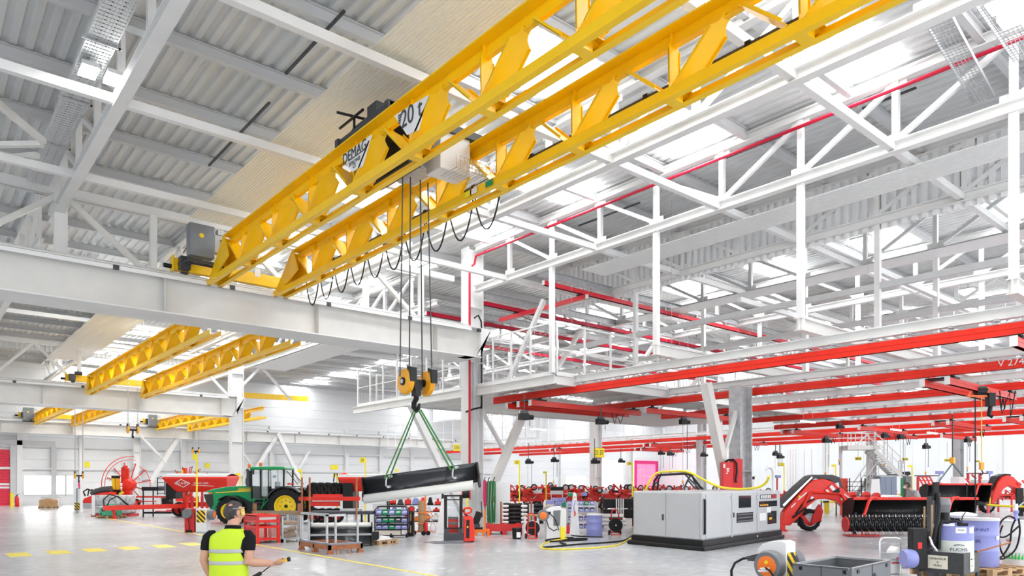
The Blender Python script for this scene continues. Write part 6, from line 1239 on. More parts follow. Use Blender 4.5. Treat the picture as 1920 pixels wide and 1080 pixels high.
for px in (1370.5, 1418): 
    for py in (930, 965, 1003): face('hinge', 'R', uR(px - .8), uR(px + .8), zR(px, py + 4), zR(px, py), LGREY, .05)
a = gp(-.06, .06); M().bar((a[0], a[1], zR(1318, 1000)), (a[0], a[1], zR(1318, 938)), .05).bar((a[0], a[1], zR(1318, 1001)), (gp(0, .1)[0], gp(0, .1)[1], zR(1318, 1001)), .04).bar((a[0], a[1], zR(1318, 937)), (gp(0, .1)[0], gp(0, .1)[1], zR(1318, 937)), .04).build('pull_bar', BLACK, gm)
# tube arch and yellow hose over the machine
t = thing('tube_arch', 'black tube arch standing on top of the grey machine', 'frame', gP0 + Vector((0, 0, gt)), 0)
def gq(px, py, v=1.0): # point above the machine, v metres behind the left face along the right direction
    p = gP0 + ern*v; r = ray(px, HY); q = p; det = r.x*(-eln.y) - (-eln.x)*r.y; u = (r.x*q.y - r.y*q.x)/det; w = q + eln*u; d = w.dot(FW); return Vector((w.x, w.y, HC - (py - HY)/F*d)) - gP0 - Vector((0, 0, gt))
M().tube([gq(1224, 919), gq(1227, 901), gq(1235, 891), gq(1285, 888), gq(1297, 892), gq(1316, 917)], .035).tube([gq(1232, 919, 1.5), gq(1235, 898, 1.5), gq(1240, 890, 1.5), gq(1285, 887, 1.5), gq(1297, 890, 1.5), gq(1308, 917, 1.5)], .03).build('arch_tube', BLACK, t)
M().bar(gq(1294, 892, 1.2), gq(1282, 916, 1.2), .04).bar(gq(1290, 900, 1.2), gq(1304, 917, 1.2), .04).bar(gq(1283, 888, 1.2), gq(1312, 917, 1.2), .04).build('stay', DGREY, t)
for px in (1240, 1258, 1275): M().bar(gq(px, 888, 1.0), gq(px, 886.5, 1.5), .03).build('clip', BLACK, t)
Yh = [gq(1210, 921, .9), gq(1218, 903, .9), gq(1232, 887, 1.0), gq(1260, 884, 1.1), gq(1290, 885, 1.2), gq(1320, 900, 1.2), gq(1350, 913, 1.2), gq(1385, 917, 1.2), gq(1420, 914, 1.1), gq(1436, 905, 1.0), gq(1442, 893, .8)]
solo('air_hose', M().tube(smooth_path([p + gP0 + Vector((0, 0, gt)) for p in Yh]), .035, 8), MATS['hose_yellow'], 'thick yellow hose draped over the black tube arch and the grey machine', 'hose', smooth=True)
pp = gq(1450, 918, .6) + gP0 + Vector((0, 0, gt)); solo('bent_pipe', M().tube([(0, 0, 0), (0, 0, .55), (-.05, 0, .66), (-.15, 0, .68), (-.2, 0, .6)], .04, 10), LGREY, 'grey bent pipe rising at the right end of the grey machine', 'pipe', loc=(pp.x, pp.y, gt - .0), rz=RZ, smooth=True)
# red fire cabinets by the grey column
L, X, Z, s = PF(1366, 1000)
def firecab(a, b_, y0, yt, label, dy, marks):
    t = thing('fire_cabinet', label, 'fire cabinet', L + FW*dy, RZ); M().bx(X(a), X(b_), -.2, .2, 0, Z(yt)).build('body', FIRERED, t, bevel=.02)
    M().bx(X(a) + .02, X(b_) - .02, -.215, -.2, .1, Z(yt + 3)).build('door', FIRERED, t)
    if marks: M().bx(X(1349.5), X(1353), -.222, -.215, Z(878), Z(870.5)).build('notice', PAPER, t); M().bx(X(1355), X(1361), -.22, -.215, Z(880), Z(878.5)).ball((X(1358), -.21, Z(883)), .05, 8, 6, (1, .2, 1.2)).bx(X(1355), X(1358), -.22, -.215, Z(889), Z(886.5)).build('fire_pictogram', PAPER, t)
    return t
firecab(1348.5, 1368, 0, 867, 'red fire hose cabinet with white pictogram in front of the grey column', -.25, True); firecab(1368.5, 1388, 0, 861, 'taller red fire cabinet just right of the one with the pictogram', -.1, False)
solo('fire_hose', M().tube([(X(1358), -.1, Z(867)), (X(1362), -.2, Z(863)), (X(1369), -.4, Z(862.5)), (X(1374), -.45, Z(869)), (X(1375), -.45, Z(885)), (X(1372.5), -.45, Z(900)), (X(1374), -.45, Z(905))], .04, 8), BLACK, 'black hose looping over the red fire cabinets', 'hose', loc=L, rz=RZ, smooth=True)
# ================================================================ floor objects, right part
def mower_hood(L, X, Z, x0, x1, yt, yb, label, roller=True, rx0=None):
    t = thing('windrow_header', label, 'field machine', L, RZ)
    a, b_ = X(x0), X(x1); zt, zb = Z(yt), Z(yb); h = zt - zb
    prof = [(-.35, zt - .02), (.05, zt), (.35, zt - .12), (.55, zt - h*.45), (.55, zb + .25), (.35, zb + .12)]
    M().sheet([[(a, y, z) for y, z in prof], [(b_, y, z) for y, z in prof]]).build('back_hood', mat('hood_black', (.012, .012, .013), .45), t, smooth=True, solid=.03)
    M().bx(a - .02, b_ + .02, -.42, -.3, zt - .06, zt + .05).build('top_rail', RED, t, bevel=.02)
    for x in (a, b_ - .03): M().prism([(-.4, zt), (.1, zt), (.55, zt - .2), (.6, zb + .1), (-.15, zb + .1), (-.3, zb + h*.5)], x, x + .03, 'yz').build('end_plate', BLACK, t)
    for k in range(9): M().ball((a + (b_ - a)*(k + .5)/9, .5, zt - h*.55), .022, 6, 4).build('bolt', SILVER, t)
    for px in (.12, .78):
        x = a + (b_ - a)*px; M().tube([(x + .28, -.4, zt + .03), (x + .05, -.5, zt + .03), (x - .12, -.6, zt - .12), (x - .3, -.75, zt - .45), (x - .38, -.8, zt - .58)], [.06, .06, .055, .05, .05], 10).ball((x - .38, -.8, zt - .58), .06, 8, 6).build('lift_arm', RED, t, smooth=True)
    if roller:
        ra = X(rx0); R = 13.5/ (F/(L.dot(FW))); zc = R + .16; rb = b_ - .3
        r_ = M().cyl((ra, -.95, zc), (rb, -.95, zc), R*.78, n=22).build('roller', BLACK, t, smooth=True)
        n = min(int((rb - ra)/.075), 60)
        for k in range(n): x = ra + (rb - ra)*(k + .5)/n; M().lathe([(R*.76, -.014), (R, -.008), (R, .008), (R*.76, .014)], (x, -.95, zc), 'x', 20, False).build('roller_disc', mat('gloss_black', (.03, .032, .035), .22), r_)
        tn = M()
        for k in range(n):
            x = ra + (rb - ra)*(k + .5)/n
            for q in range(6): an = 2*PI*(q + .35*(k % 3))/6; tn.bar((x, -.95 + R*.7*math.cos(an), zc + R*.7*math.sin(an)), (x + .01, -.95 + R*1.32*math.cos(an), zc + R*1.32*math.sin(an)), .012)
        tn.build('spring_tines', SILVER, r_)['kind'] = 'stuff'
        M().lathe([(0, -.02), (R*1.02, -.02), (R*1.02, .02), (0, .02)], (ra - .03, -.95, zc), 'x', 24).build('end_disc', DRED, t)
        for px in (.1, .8): x = ra + (rb - ra)*px; M().bx(x - .5, x + .6, -1.3, -.7, .02, .05).bar((x + .1, -.95, .05), (x + .1, -.9, zc - R*.5), .05).build('skid', DRED, t); M().bar((x, -.5, .55), (x, -.9, zc), .08).build('carrier', BLACK, t)
        for x in (a + .4, b_ - .5): M().bx(x - .06, x + .06, .3, .42, 0, zb + .3).build('parking_stand', BLACK, t)
    return t
L, X, Z, s = PF(1690, 1004); mower_hood(L + SH(L, .6), X, Z, 1590, 1824, 935, 978, 'front black windrow header with spiked roller and red top rail', True, 1562)
# red arched arm with wheel, linked to the header
L, X, Z, s = PF(1516, 995); t = thing('arched_mower', 'big arched red machine arm with striped board and one wheel, right of the grey machine', 'field machine', L, RZ)
M().prism([(X(1462), Z(984)), (X(1466), Z(960)), (X(1490), Z(932)), (X(1512), Z(908)), (X(1522), Z(900)), (X(1540), Z(898)), (X(1556), Z(903)), (X(1572), Z(913)), (X(1594), Z(934)), (X(1591), Z(957)), (X(1580), Z(952)), (X(1566), Z(940)), (X(1548), Z(935)), (X(1528), Z(936)), (X(1512), Z(948)), (X(1498), Z(966)), (X(1478), Z(985))], -.22, .16).build('boom', RED, t, bevel=.03)
M().prism([(X(1462), Z(950)), (X(1470), Z(936)), (X(1494), Z(912)), (X(1516), Z(893)), (X(1524), Z(890)), (X(1560), Z(890)), (X(1574), Z(895)), (X(1580), Z(915)), (X(1566), Z(908)), (X(1556), Z(900)), (X(1530), Z(896)), (X(1514), Z(904)), (X(1490), Z(930)), (X(1469), Z(953))], -.05, .5).build('rubber_apron', DGREY, t, bevel=.02)
M().prism([(X(1466), Z(946)), (X(1520), Z(893.5)), (X(1522), Z(895.5)), (X(1468), Z(950))], -.1, -.05).build('apron_edge', SILVER, t)
M().tube([(X(1500), -.3, Z(950)), (X(1513), -.3, Z(925)), (X(1518), -.3, Z(923)), (X(1545), -.3, Z(924)), (X(1570), -.3, Z(926)), (X(1583), -.3, Z(944))], .045, 8).build('guard_tube', RED, t)
M().prism([(X(1517), Z(985)), (X(1524), Z(960)), (X(1534), Z(945)), (X(1540), Z(958)), (X(1536), Z(976)), (X(1530), Z(978))], -.2, .0).build('wheel_plate', DRED, t, bevel=.02)
wheel(t, (X(1517), .05, .44), .44, .42, 'y', LGREY, 14); M().bar((X(1500), -.1, Z(966)), (X(1520), 0, Z(990)), .14).build('axle_arm', DRED, t)
M().prism([(X(1541), Z(920)), (X(1553), Z(909)), (X(1566), Z(904)), (X(1567), Z(913)), (X(1550), Z(924))], -.32, -.30).build('striped_board', RWH, t); M().prism([(X(1550), Z(924)), (X(1567), Z(914)), (X(1568), Z(924))], -.32, -.30).build('board_base', BLACK, t)
for px, py in ((1518, 934), (1574, 935)): M().cyl((X(px), -.26, Z(py)), (X(px), -.2, Z(py)), .07).build('pivot_pin', SILVER, t)
M().tube([(X(1488), -.25, Z(962)), (X(1500), -.28, Z(945)), (X(1522), -.26, Z(935))], .03).tube([(X(1482), -.25, Z(970)), (X(1506), -.28, Z(952))], .045).build('hydraulic_ram', BLACK, t)
M().bx(X(1462), X(1496), -.15, .3, Z(980), Z(970)).build('spring_box', BLACK, t, bevel=.02); M().bx(X(1461), X(1469), -.2, .2, .05, Z(968)).bx(X(1462), X(1464), -.6, -.5, 0, Z(1000) + .2).build('coupling', RED, t); M().bx(X(1458), X(1472), -.3, .2, 0, .05).build('foot', DRED, t)
M().prism([(X(1479), Z(950)), (X(1487), Z(942)), (X(1488), Z(944)), (X(1480), Z(952))], -.235, -.22).prism([(X(1492), Z(936)), (X(1508), Z(922)), (X(1509), Z(924)), (X(1493), Z(938))], -.235, -.22).prism([(X(1578), Z(925)), (X(1590), Z(934)), (X(1589), Z(936)), (X(1577), Z(927))], -.235, -.22).build('decal', PAPER, t)
M().bx(X(1493), X(1497), -.236, -.22, Z(933), Z(929)).build('warning_sticker', JDY, t)
# second machine behind
L, X, Z, s = PF(1790, 968); mower_hood(L + SH(L, .5), X, Z, 1733, 1852, 908, 945, 'rear black windrow header hung from a sling, behind the worker', False)
L, X, Z, s = PF(1868, 962); t = thing('arched_mower', 'rear red arched machine arm near the right edge with two striped boards', 'field machine', L, RZ)
M().prism([(X(1853), Z(942)), (X(1858), Z(925)), (X(1866), Z(905)), (X(1874), Z(895)), (X(1884), Z(891)), (X(1894), Z(894)), (X(1905), Z(905)), (X(1911), Z(920)), (X(1906), Z(928)), (X(1898), Z(915)), (X(1886), Z(910)), (X(1876), Z(917)), (X(1866), Z(933)), (X(1858), Z(946))], -.3, .2).build('boom', RED, t, bevel=.03)
M().prism([(X(1856), Z(918)), (X(1868), Z(893)), (X(1882), Z(888.5)), (X(1893), Z(889)), (X(1894), Z(892)), (X(1872), Z(896)), (X(1860), Z(918))], -.1, .5).build('rubber_apron', BLACK, t)
for (a, b_, y0, y1) in ((1896, 1918, 908, 897),): M().prism([(X(a), Z(y0 - 6)), (X(b_ - 5), Z(y0)), (X(b_), Z(y1 + 4)), (X(a + 6), Z(y1))] if a < 1850 else [(X(a + 4), Z(y0 - 2)), (X(b_ - 4), Z(y1)), (X(b_), Z(y1 + 6)), (X(a + 9), Z(y0 + 3))], -.4, -.37).build('striped_board', RWH, t)
M().bx(X(1846), X(1850), -.3, -.2, .0, Z(945)).build('jack_leg', mat('leg_pink', (.75, .08, .12), .4), t); M().bx(X(1848), X(1851), -.35, -.3, Z(944), Z(932)).build('yellow_lever', JDY, t)
wheel(t, (X(1856), .3, .45), .45, .4, 'y', LGREY, 12); M().bx(X(1832), X(1846), -.1, .4, Z(946), Z(916)).build('gear_unit', BLACK, t, bevel=.05); M().bx(X(1868), X(1905), .2, .4, Z(930), Z(926)).build('cross_tube', RED, t)
M().ring((X(1836), -.2, Z(917)), .12, .03, 'y', 16, 6).ring((X(1843), -.2, Z(916)), .12, .03, 'y', 16, 6).build('hose_coil', BLACK, t); M().bar((X(1822), -.2, Z(942)), (X(1829), -.2, Z(926)), .06).build('strut', SILVER, t)
for px in (1878, 1903): M().bar((X(px), .3, .05), (X(px), .3, Z(926)), .08).build('support_leg', RED, t)
L, X, Z, s = PF(1918, 968); solo('spiked_roller', M().lathe([(0, 0), (.25, 0), (.25, 1.2), (0, 1.2)], (X(1911), 0, .5), 'x', 18).bx(X(1912), X(1924), .2, .35, .0, Z(915)), BLACK, 'black roller end cut by the right edge, beside the rear arm', 'roller', loc=L, rz=RZ)
L, X, Z, s = PF(1812, 970); t = thing('striped_board', 'red and white striped board on a post above the rear header', 'board', L, RZ); M().prism([(X(1805), Z(902)), (X(1815), Z(908)), (X(1821), Z(903)), (X(1811), Z(897))], -.03, .0).build('board', RWH, t); M().bx(X(1812), X(1814), 0, .05, 0, Z(905)).build('post', BLACK, t)
# barrier chain
L, X, Z, s = PF(1870, 972); pa, pb = PD(1818, 944, 33), PD(1925, 950, 31); solo('barrier_tape', M().tube(smooth_path([pa, PD(1850, 946.5, 32.3), PD(1890, 949, 31.6), pb]), .055, 6), stripes('tape_print', (.9, .7, .02), (.02, .02, .02), .55, 0), 'yellow and black barrier tape before the rear red arm', 'barrier tape')
solo('barrier_tape', M().tube([PD(1540, 941, 42), PD(1552, 940.5, 42), PD(1568, 941.5, 42)], .07, 6), MATS['tape_print'], 'yellow and black barrier tape seen under the arched arm', 'barrier tape')
solo('barrier_post', M().cyl((0, 0, 0), (0, 0, 1.2), .05), DGREY, 'dark post holding the left end of the barrier tape', 'post', loc=(pa.x, pa.y, 0))
for k, px in enumerate((1540, 1568)): q = PD(px, 905, 42); solo('barrier_post', M().cyl((0, 0, 0), (0, 0, .9), .04), DGREY, 'dark post of the tape under the arched arm, %s one' % ('left', 'right')[k], 'post', loc=(q.x, q.y, 0))
solo('yellow_post', M().bx(-.12, .12, -.1, .1, 0, .75), JDY, 'short yellow post seen under the arched red arm', 'post', loc=PZ(1550, 962), rz=RZ)
solo('white_crate', M().bx(-.6, .6, -.4, .4, 0, 1.1), PAPER, 'white crate behind the wheel of the arched arm', 'crate', loc=PZ(1542, 957), rz=RZ, bevel=.02)
for k, (px, py, lb) in enumerate(((1475, 953, 'folded red machine right behind the grey machine'), (1575, 948, 'folded red machine behind the arched arm'), (1662, 952, 'folded red machine between header and staircase'), (1760, 949, 'folded red machine behind the worker'), (1430, 945, 'folded red machine beyond the bent grey pipe'), (1820, 942, 'folded red machine below the dark column'), (1890, 947, 'folded red machine at the right edge behind the rear arm'))):
    dup(proto, PZ(px, py), RZ + (.2 if k % 2 else -.25), lb, None, ((-1 if k % 2 else 1)*.85, .85, .75))
# staircase
D_ = 44.0; L = PD(1640, 905, D_); L.z = 0; s = F/D_; X = lambda px: (px - 1640)/s; Z = lambda py: HC - (py - HY)/s
IV = CREAMW; t = thing('staircase', 'steel staircase with landing and railings descending under the monorail grid', 'staircase', L, RZ)
M().bx(X(1581), X(1640), -.6, .6, Z(844), Z(836)).build('landing', IV, t); M().bx(X(1672), X(1687), -.6, .6, Z(891), Z(889)).bx(X(1630), X(1690), -.65, .65, Z(893), Z(891)).build('landing', GREYST, t)
def flight(xa, za, xb, zb, n, y):
    for k in range(n + 1): f_ = k/n; M().bx(X(xa + (xb - xa)*f_) - .12, X(xa + (xb - xa)*f_) + .12, y - .55, y + .55, za + (zb - za)*f_ - .02, za + (zb - za)*f_ + .02).build('tread', LGREY, t)
    for yy in (y - .58, y + .58): M().bar((X(xa), yy, za - .08), (X(xb), yy, zb - .08), .05, .24).build('stringer', IV, t)
    for yy in (y - .58, y + .58):
        hr = M().bar((X(xa), yy, za + 1.0), (X(xb), yy, zb + 1.0), .045).bar((X(xa), yy, za + .55), (X(xb), yy, zb + .55), .03)
        for k in range(4): f_ = k/3; hr.bar((X(xa + (xb - xa)*f_), yy, za + (zb - za)*f_), (X(xa + (xb - xa)*f_), yy, za + (zb - za)*f_ + 1.0), .035)
        hr.build('handrail', IV, t)
flight(1630, Z(843), 1678, Z(889), 12, -.1); flight(1640, Z(893), 1592, .1, 11, .1)
r = M()
for px in (1581, 1587, 1595, 1607, 1620, 1630): r.bar((X(px), -.6, Z(836)), (X(px), -.6, Z(814)), .04)
r.bar((X(1581), -.6, Z(814)), (X(1634), -.6, Z(814)), .05).bar((X(1581), -.6, Z(824)), (X(1634), -.6, Z(824)), .035).bar((X(1595), -.6, Z(836)), (X(1620), -.6, Z(814)), .05).build('railing', IV, t)
r = M()
for px in (1675, 1681, 1686): r.bar((X(px), -.6, Z(889)), (X(px), -.6, Z(865)), .04)
r.bar((X(1675), -.6, Z(865)), (X(1686), -.6, Z(865)), .045).bar((X(1675), -.6, Z(876)), (X(1686), -.6, Z(876)), .03).build('railing', GREYST, t)
for px in (1583, 1634, 1685, 1640): M().bx(X(px) - .06, X(px) + .06, .4, .52, 0, Z(844 if px < 1635 else 892)).build('support_post', IV, t)
t = thing('server_cabinet', 'dark blue cabinets under the stair landing', 'cabinet', L - SH(L, 1.0), RZ)
for k in range(3): M().bx(X(1646 + k*10), X(1655.5 + k*10), -.3, .3, 0, Z(894)).build('cabinet_door', mat('slate_blue', (.22, .26, .34), .45), t)
solo('white_board', M().prism([(X(1632), Z(926)), (X(1650), Z(926)), (X(1648), Z(898)), (X(1634), Z(899))], -.04, .04).bx(X(1636), X(1638), .0, .04, 0, Z(924)).bx(X(1645), X(1647), .0, .04, 0, Z(924)), PAPER, 'white board standing left of the dark blue cabinets', 'board', loc=L - SH(L, 2.2), rz=RZ)
solo('privacy_screen', M().bx(X(1577), X(1590), -.05, .05, 0, Z(897)), mat('panel_red', (.75, .06, .03), .5), 'red panel screen just left of the lower stair flight', 'screen', loc=L - SH(L, 1), rz=RZ)
t = rack(L - SH(L, 1.2), X, Z, 1591, 1619, 897, (903, 911, 919, 928), 'black shelf rack behind the lower stair flight', BLACK)
# background furniture on the right
def at_d(px, D): q = PD(px, 905, D); q.z = 0; return q, (lambda p: (p - px)/(F/D)), (lambda p: HC - (p - HY)/(F/D))
L, X, Z = at_d(1760, 48); t = thing('slatted_screen', 'red slatted machine screen above the rear header', 'screen', L, RZ)
for k in range(4): M().bar((X(1722 + k*7), 0, Z(894)), (X(1733 + k*7), 0, Z(914)), .08).build('slat', RED, t)
M().bar((X(1720), 0, Z(894)), (X(1744), 0, Z(894)), .08).bar((X(1724), 0, Z(901)), (X(1748), 0, Z(901)), .07).bar((X(1730), 0, Z(914)), (X(1758), 0, Z(914)), .1).bx(X(1720), X(1722), -.1, .1, 0, Z(894)).bx(X(1756), X(1758), -.1, .1, 0, Z(912)).build('frame', RED, t); M().bx(X(1715), X(1760), -.05, .05, Z(893), Z(891)).build('top_bar', DGREY, t)
L, X, Z = at_d(1835, 50); t = thing('slatted_screen', 'second red frame screen behind the yellow hoist hook', 'screen', L, RZ)
M().bx(X(1812), X(1852), -.05, .05, Z(889), Z(887)).bx(X(1814), X(1816), -.1, .1, 0, Z(887)).bx(X(1836), X(1838), -.1, .1, 0, Z(890)).bar((X(1822), 0, Z(890)), (X(1830), 0, Z(897)), .1).bar((X(1836), 0, Z(888)), (X(1840), 0, Z(898)), .1).build('frame', DRED, t); M().bx(X(1812), X(1852), -.06, .06, Z(888), Z(886.5)).build('top_bar', DGREY, t)
L, X, Z = at_d(1848, 53); solo('blue_screen_panel', M().bx(X(1851), X(1860), -.1, .1, Z(889), Z(883)).bx(X(1855), X(1856.5), -.05, .05, 0, Z(889)), BLUEP, 'small lilac screen on a stand behind the hoist hook', 'screen', loc=L, rz=RZ)
solo('blue_screen_panel', M().bx(X(1755), X(1768), -.1, .1, Z(889), Z(883)).bx(X(1761), X(1762.5), -.05, .05, 0, Z(889)), BLUEP, 'small lilac screen above the sling of the rear header', 'screen', loc=L, rz=RZ)
L, X, Z = at_d(1697, 45); t = thing('camera_stand', 'dark machine head on a grey stand behind the worker', 'stand', L, RZ); M().prism([(X(1693), Z(885)), (X(1703), Z(884)), (X(1706), Z(889)), (X(1699), Z(893)), (X(1694), Z(890))], -.15, .15).build('head', BLACK, t); M().bx(X(1695), X(1706), -.2, .2, 0, Z(893)).build('body', MGREY, t); M().bx(X(1690), X(1692), -.1, .1, 0, Z(896)).build('post', JDG, t)
L, X, Z = at_d(1815, 51); solo('white_machine_box', M().bx(X(1790), X(1806), -.5, .5, 0, Z(894)), PAPER, 'white machine box right of the dark column foot', 'cabinet', loc=L, rz=RZ, bevel=.03)
solo('perforated_crate', M().bx(X(1822), X(1852), -.4, .4, 0, Z(900)).bx(X(1824), X(1850), -.42, -.4, Z(905), Z(902)), LGREY, 'light grey crate behind the rear arm', 'crate', loc=L, rz=RZ, bevel=.02)
L, X, Z = at_d(1650, 31); solo('covered_table', M().prism([(X(1636), .95), (X(1648), 1.35), (X(1672), 1.42), (X(1686), 1.05), (X(1690), .9)], -.7, .7).bx(X(1640), X(1643), -.6, .6, 0, .95).bx(X(1682), X(1685), -.6, .6, 0, .95), PAPER, 'table under a white cloth behind the front header', 'table', loc=L, rz=RZ)
for k, px in enumerate((1610, 1629, 1648)): solo('wooden_crate', M().bx(-.2, .2, -.25, .25, 0, 1.0 + .06*k), WOOD, 'wooden crate behind the arched arm, %s of three' % ORD[k], 'crate', 'wooden crates behind the header', loc=PD(px, 905, 34) - Vector((0, 0, HC)), rz=RZ)
for k, (px, a_, b_) in enumerate(((1598, 928, 919), (1624, 928, 917), (1643, 930, 915))): L, X, Z = at_d(px, 29.5); solo('red_bracket', M().bx(-.12, .12, -.1, .1, 0, Z(a_)).lathe([(0, -.1), (.14, -.1), (.14, .1), (0, .1)], (0, 0, Z(a_)), 'y', 14), RED, 'red bracket sticking up behind the front header, %s from the left' % ORD[k], 'machine part', 'red brackets behind the header', loc=L, rz=RZ)
for (px, py, w_, h_, D, lb) in ((1609, 860, 12, 6, 60, 'dark yellow number plate left of the staircase top'), (1697, 861, 11, 5, 60, 'dark yellow number plate right of the staircase'), (1776, 863, 11, 5, 58, 'dark yellow number plate left of the dark column'), (1832, 865, 9, 4, 60, 'dark yellow number plate right of the dark column'), (1464, 871, 10, 6, 60, 'yellow number plate right of the fire cabinets')):
    L, X, Z = at_d(px, D); t = thing('hanging_sign', lb, 'sign', L, RZ); M().bx(-w_/2/(F/D), w_/2/(F/D), -.02, .02, Z(py + h_/2), Z(py - h_/2)).build('number_plate', mat('plate_olive', (.62, .52, .03), .5), t)
    for k in range(4): M().bx((-w_*.32 + k*w_*.2)/(F/D), (-w_*.22 + k*w_*.2)/(F/D), -.03, -.02, Z(py + h_*.25), Z(py - h_*.25)).build('digit', BLACK, t)
    M().bar((0, 0, Z(py - h_/2)), (0, 0, 5.2), .03).build('hanger', GREYST, t)
for (px, py, yb, lb) in ((1710, 872, 952, 'yellow sign post right of the staircase'), (1567, 871, 950, 'pale yellow sign post left of the staircase'), (1470, 868, 950, 'yellow sign post right of the red fire cabinets')): signpost(px, yb, py, lb, 9, 4, '', -1, 1.6)
for k, px in enumerate((1478, 1483, 1488, 1493, 1509, 1523)): L, X, Z = at_d(px, 72); solo('wall_pipe', M().cyl((0, 0, 0), (0, 0, 5.3), .09, n=10), PAPER, 'far vertical white pipe right of the fire cabinets, %s from the left' % ORD[k], 'pipe', 'far white vertical pipes', loc=L)
L, X, Z = at_d(1408, 42); t = thing('camera_stand', 'white scale stand with dark display beyond the grey machine', 'stand', L, RZ); M().bx(X(1404), X(1412), -.15, .15, 0, Z(900)).build('body', PAPER, t); M().prism([(X(1403), Z(895)), (X(1414), Z(893)), (X(1414), Z(899)), (X(1404), Z(899))], -.1, .1).build('display', BLACK, t)
L, X, Z = at_d(1457, 44); t = thing('camera_stand', 'lilac topped stand right of the yellow hose end', 'stand', L, RZ); M().bx(X(1453), X(1461), -.3, .3, Z(896), Z(891)).build('tray', BLUEP, t); M().bx(X(1456), X(1458), -.05, .05, 0, Z(896)).build('post', DRED, t)
# rear header sling
hk2 = PD(1786, 869, 33); t = thing('lifting_sling', 'grey two-leg sling holding the rear header below an orange hook', 'sling', hk2); M().bar((0, 0, 0), PD(1757, 907, 33.2) - hk2, .06).bar((0, 0, 0), PD(1806, 893, 33.6) - hk2, .06).build('leg', mat('sling_grey', (.16, .22, .2), .7), t); M().bx(-.12, .12, -.08, .08, 0, .28).build('hook_block', AMBER, t); M().bar((0, 0, .28), (0, 0, 5.1 - hk2.z), .04).build('chain', DGREY, t)
# ---------------------------------------------------------------- near right: reel post, grey box, platform cart, oil cart, drums
D_ = 11.3
def local(px, D): L = PD(px, 905, D); L.z = 0; s = F/D; return L, (lambda p: (p - px)/s), (lambda p: HC - (p - HY)/s), s
L, X, Z, s = local(1456, D_); t = thing('hose_post', 'white curved-top post with hazard stripes and two grey reels in the foreground', 'service post', L, RZ - .42)
w = .30
M().prism([(-.24, .0), (.24, .0), (.24, Z(1030)), (.16, Z(1020)), (.0, Z(1013.5)), (-.16, Z(1012)), (-.24, Z(1015))], -w/2, w/2, 'yz').build('body', PAPER, t, bevel=.012)
t.rotation_euler[2] = RZ + .72
M().bx(-w/2 + .03, w/2 - .02, -.246, -.24, .3, Z(1030) - .03).build('hazard_plate', HAZ, t)
for sg, c_ in ((-1, ORANGE), (1, ORANGE)):
    rr_ = reel(t, (sg*(w/2 + .16), -.06, Z(1057)), .235, .2, 'x', c_); M().cyl((sg*w/2, -.06, Z(1057)), (sg*(w/2 + .07), -.06, Z(1057)), .06).build('reel_arm', DGREY, t)
    if sg < 0:
        xx = -(w/2 + .272); M().tube([(xx, -.12, Z(1061)), (xx - .01, -.03, Z(1061)), (xx - .01, .03, Z(1062)), (xx - .01, -.1, Z(1066)), (xx - .01, .06, Z(1067))], .018, 6).build('handle_mark', PAPER, t); M().cyl((xx, -.06, Z(1050)), (xx - .006, -.06, Z(1050)), .03).build('emblem', JDY, t)
        M().prism([(-.12, Z(1040)), (.1, Z(1036)), (.3, Z(1043)), (.28, Z(1051)), (-.05, Z(1050))], xx + .04, xx + .2, 'yz').build('reel_bracket', DGREY, t)
        M().tube([(xx + .1, .28, Z(1046)), (xx + .08, .38, Z(1048)), (xx - .02, .46, Z(1056)), (xx - .06, .5, Z(1070)), (xx - .05, .5, .3), (xx, .45, .02)], .02, 8).build('cable', BLACK, t)
        M().tube([(xx - .01, -.05, Z(1060)), (xx - .05, -.14, Z(1063)), (xx - .05, -.2, Z(1072)), (xx - .02, -.2, .2)], .014, 8).build('cable', BLACK, t)
# grey box
pA, pB, pC, pD_ = [PZ(a, b_, .80) for a, b_ in ((1486, 1056.5), (1597, 1066.5), (1671, 1050.5), (1567, 1042.5))]
t = thing('grey_box', 'open grey folding plastic box with a bird-like emblem on its side, foreground right', 'box', (pB.x, pB.y, 0), 0)
pC = pB + (pC - pB)*.985; pA = pB + (pA - pB)*1.0; pD_ = pA + (pC - pB)
BXM = mat('box_grey', (.14, .147, .158), .5, noise=.05)
def wallq(p, q, z0, z1, th=.03):
    d = (q - p).normalized(); n = Vector((d.y, -d.x, 0))*th; o = Vector((pB.x, pB.y, 0)); a, b_ = p - o, q - o
    return M().prism([(a.x, a.y), (b_.x, b_.y), (b_.x - n.x, b_.y - n.y), (a.x - n.x, a.y - n.y)], z0, z1, 'xy')
for nm, p, q in (('side_wall', pA, pB), ('end_wall', pB, pC), ('side_wall', pC, pD_), ('end_wall', pD_, pA)):
    sw = wallq(p, q, .0, .80).build(nm, BXM, t)
    wallq(p, q, .775, .805, .045).build('rim', mat('rim_grey', (.34, .35, .36), .45), sw); d = (q - p); wallq(p + d*.495, p + d*.505, 0, .8, -.008).build('panel_seam', DGREY, sw)
    for f_ in (.12, .86): wallq(p + d*f_, p + d*(f_ + .05), .72, .77, -.012).build('latch', BLACK, sw)
m = M(); o = Vector((pB.x, pB.y, 0)); m.add([tuple(v - o + Vector((0, 0, -.78))) for v in (pA, pB, pC, pD_)], [(0, 1, 2, 3)]); m.build('box_floor', BXM, t, solid=.01)
d = (pC - pB); dn = d.normalized(); n_ = Vector((dn.y, -dn.x, 0)); c_ = (pB + d*.55) - o + n_*.012; c_.z = .56
e = M()
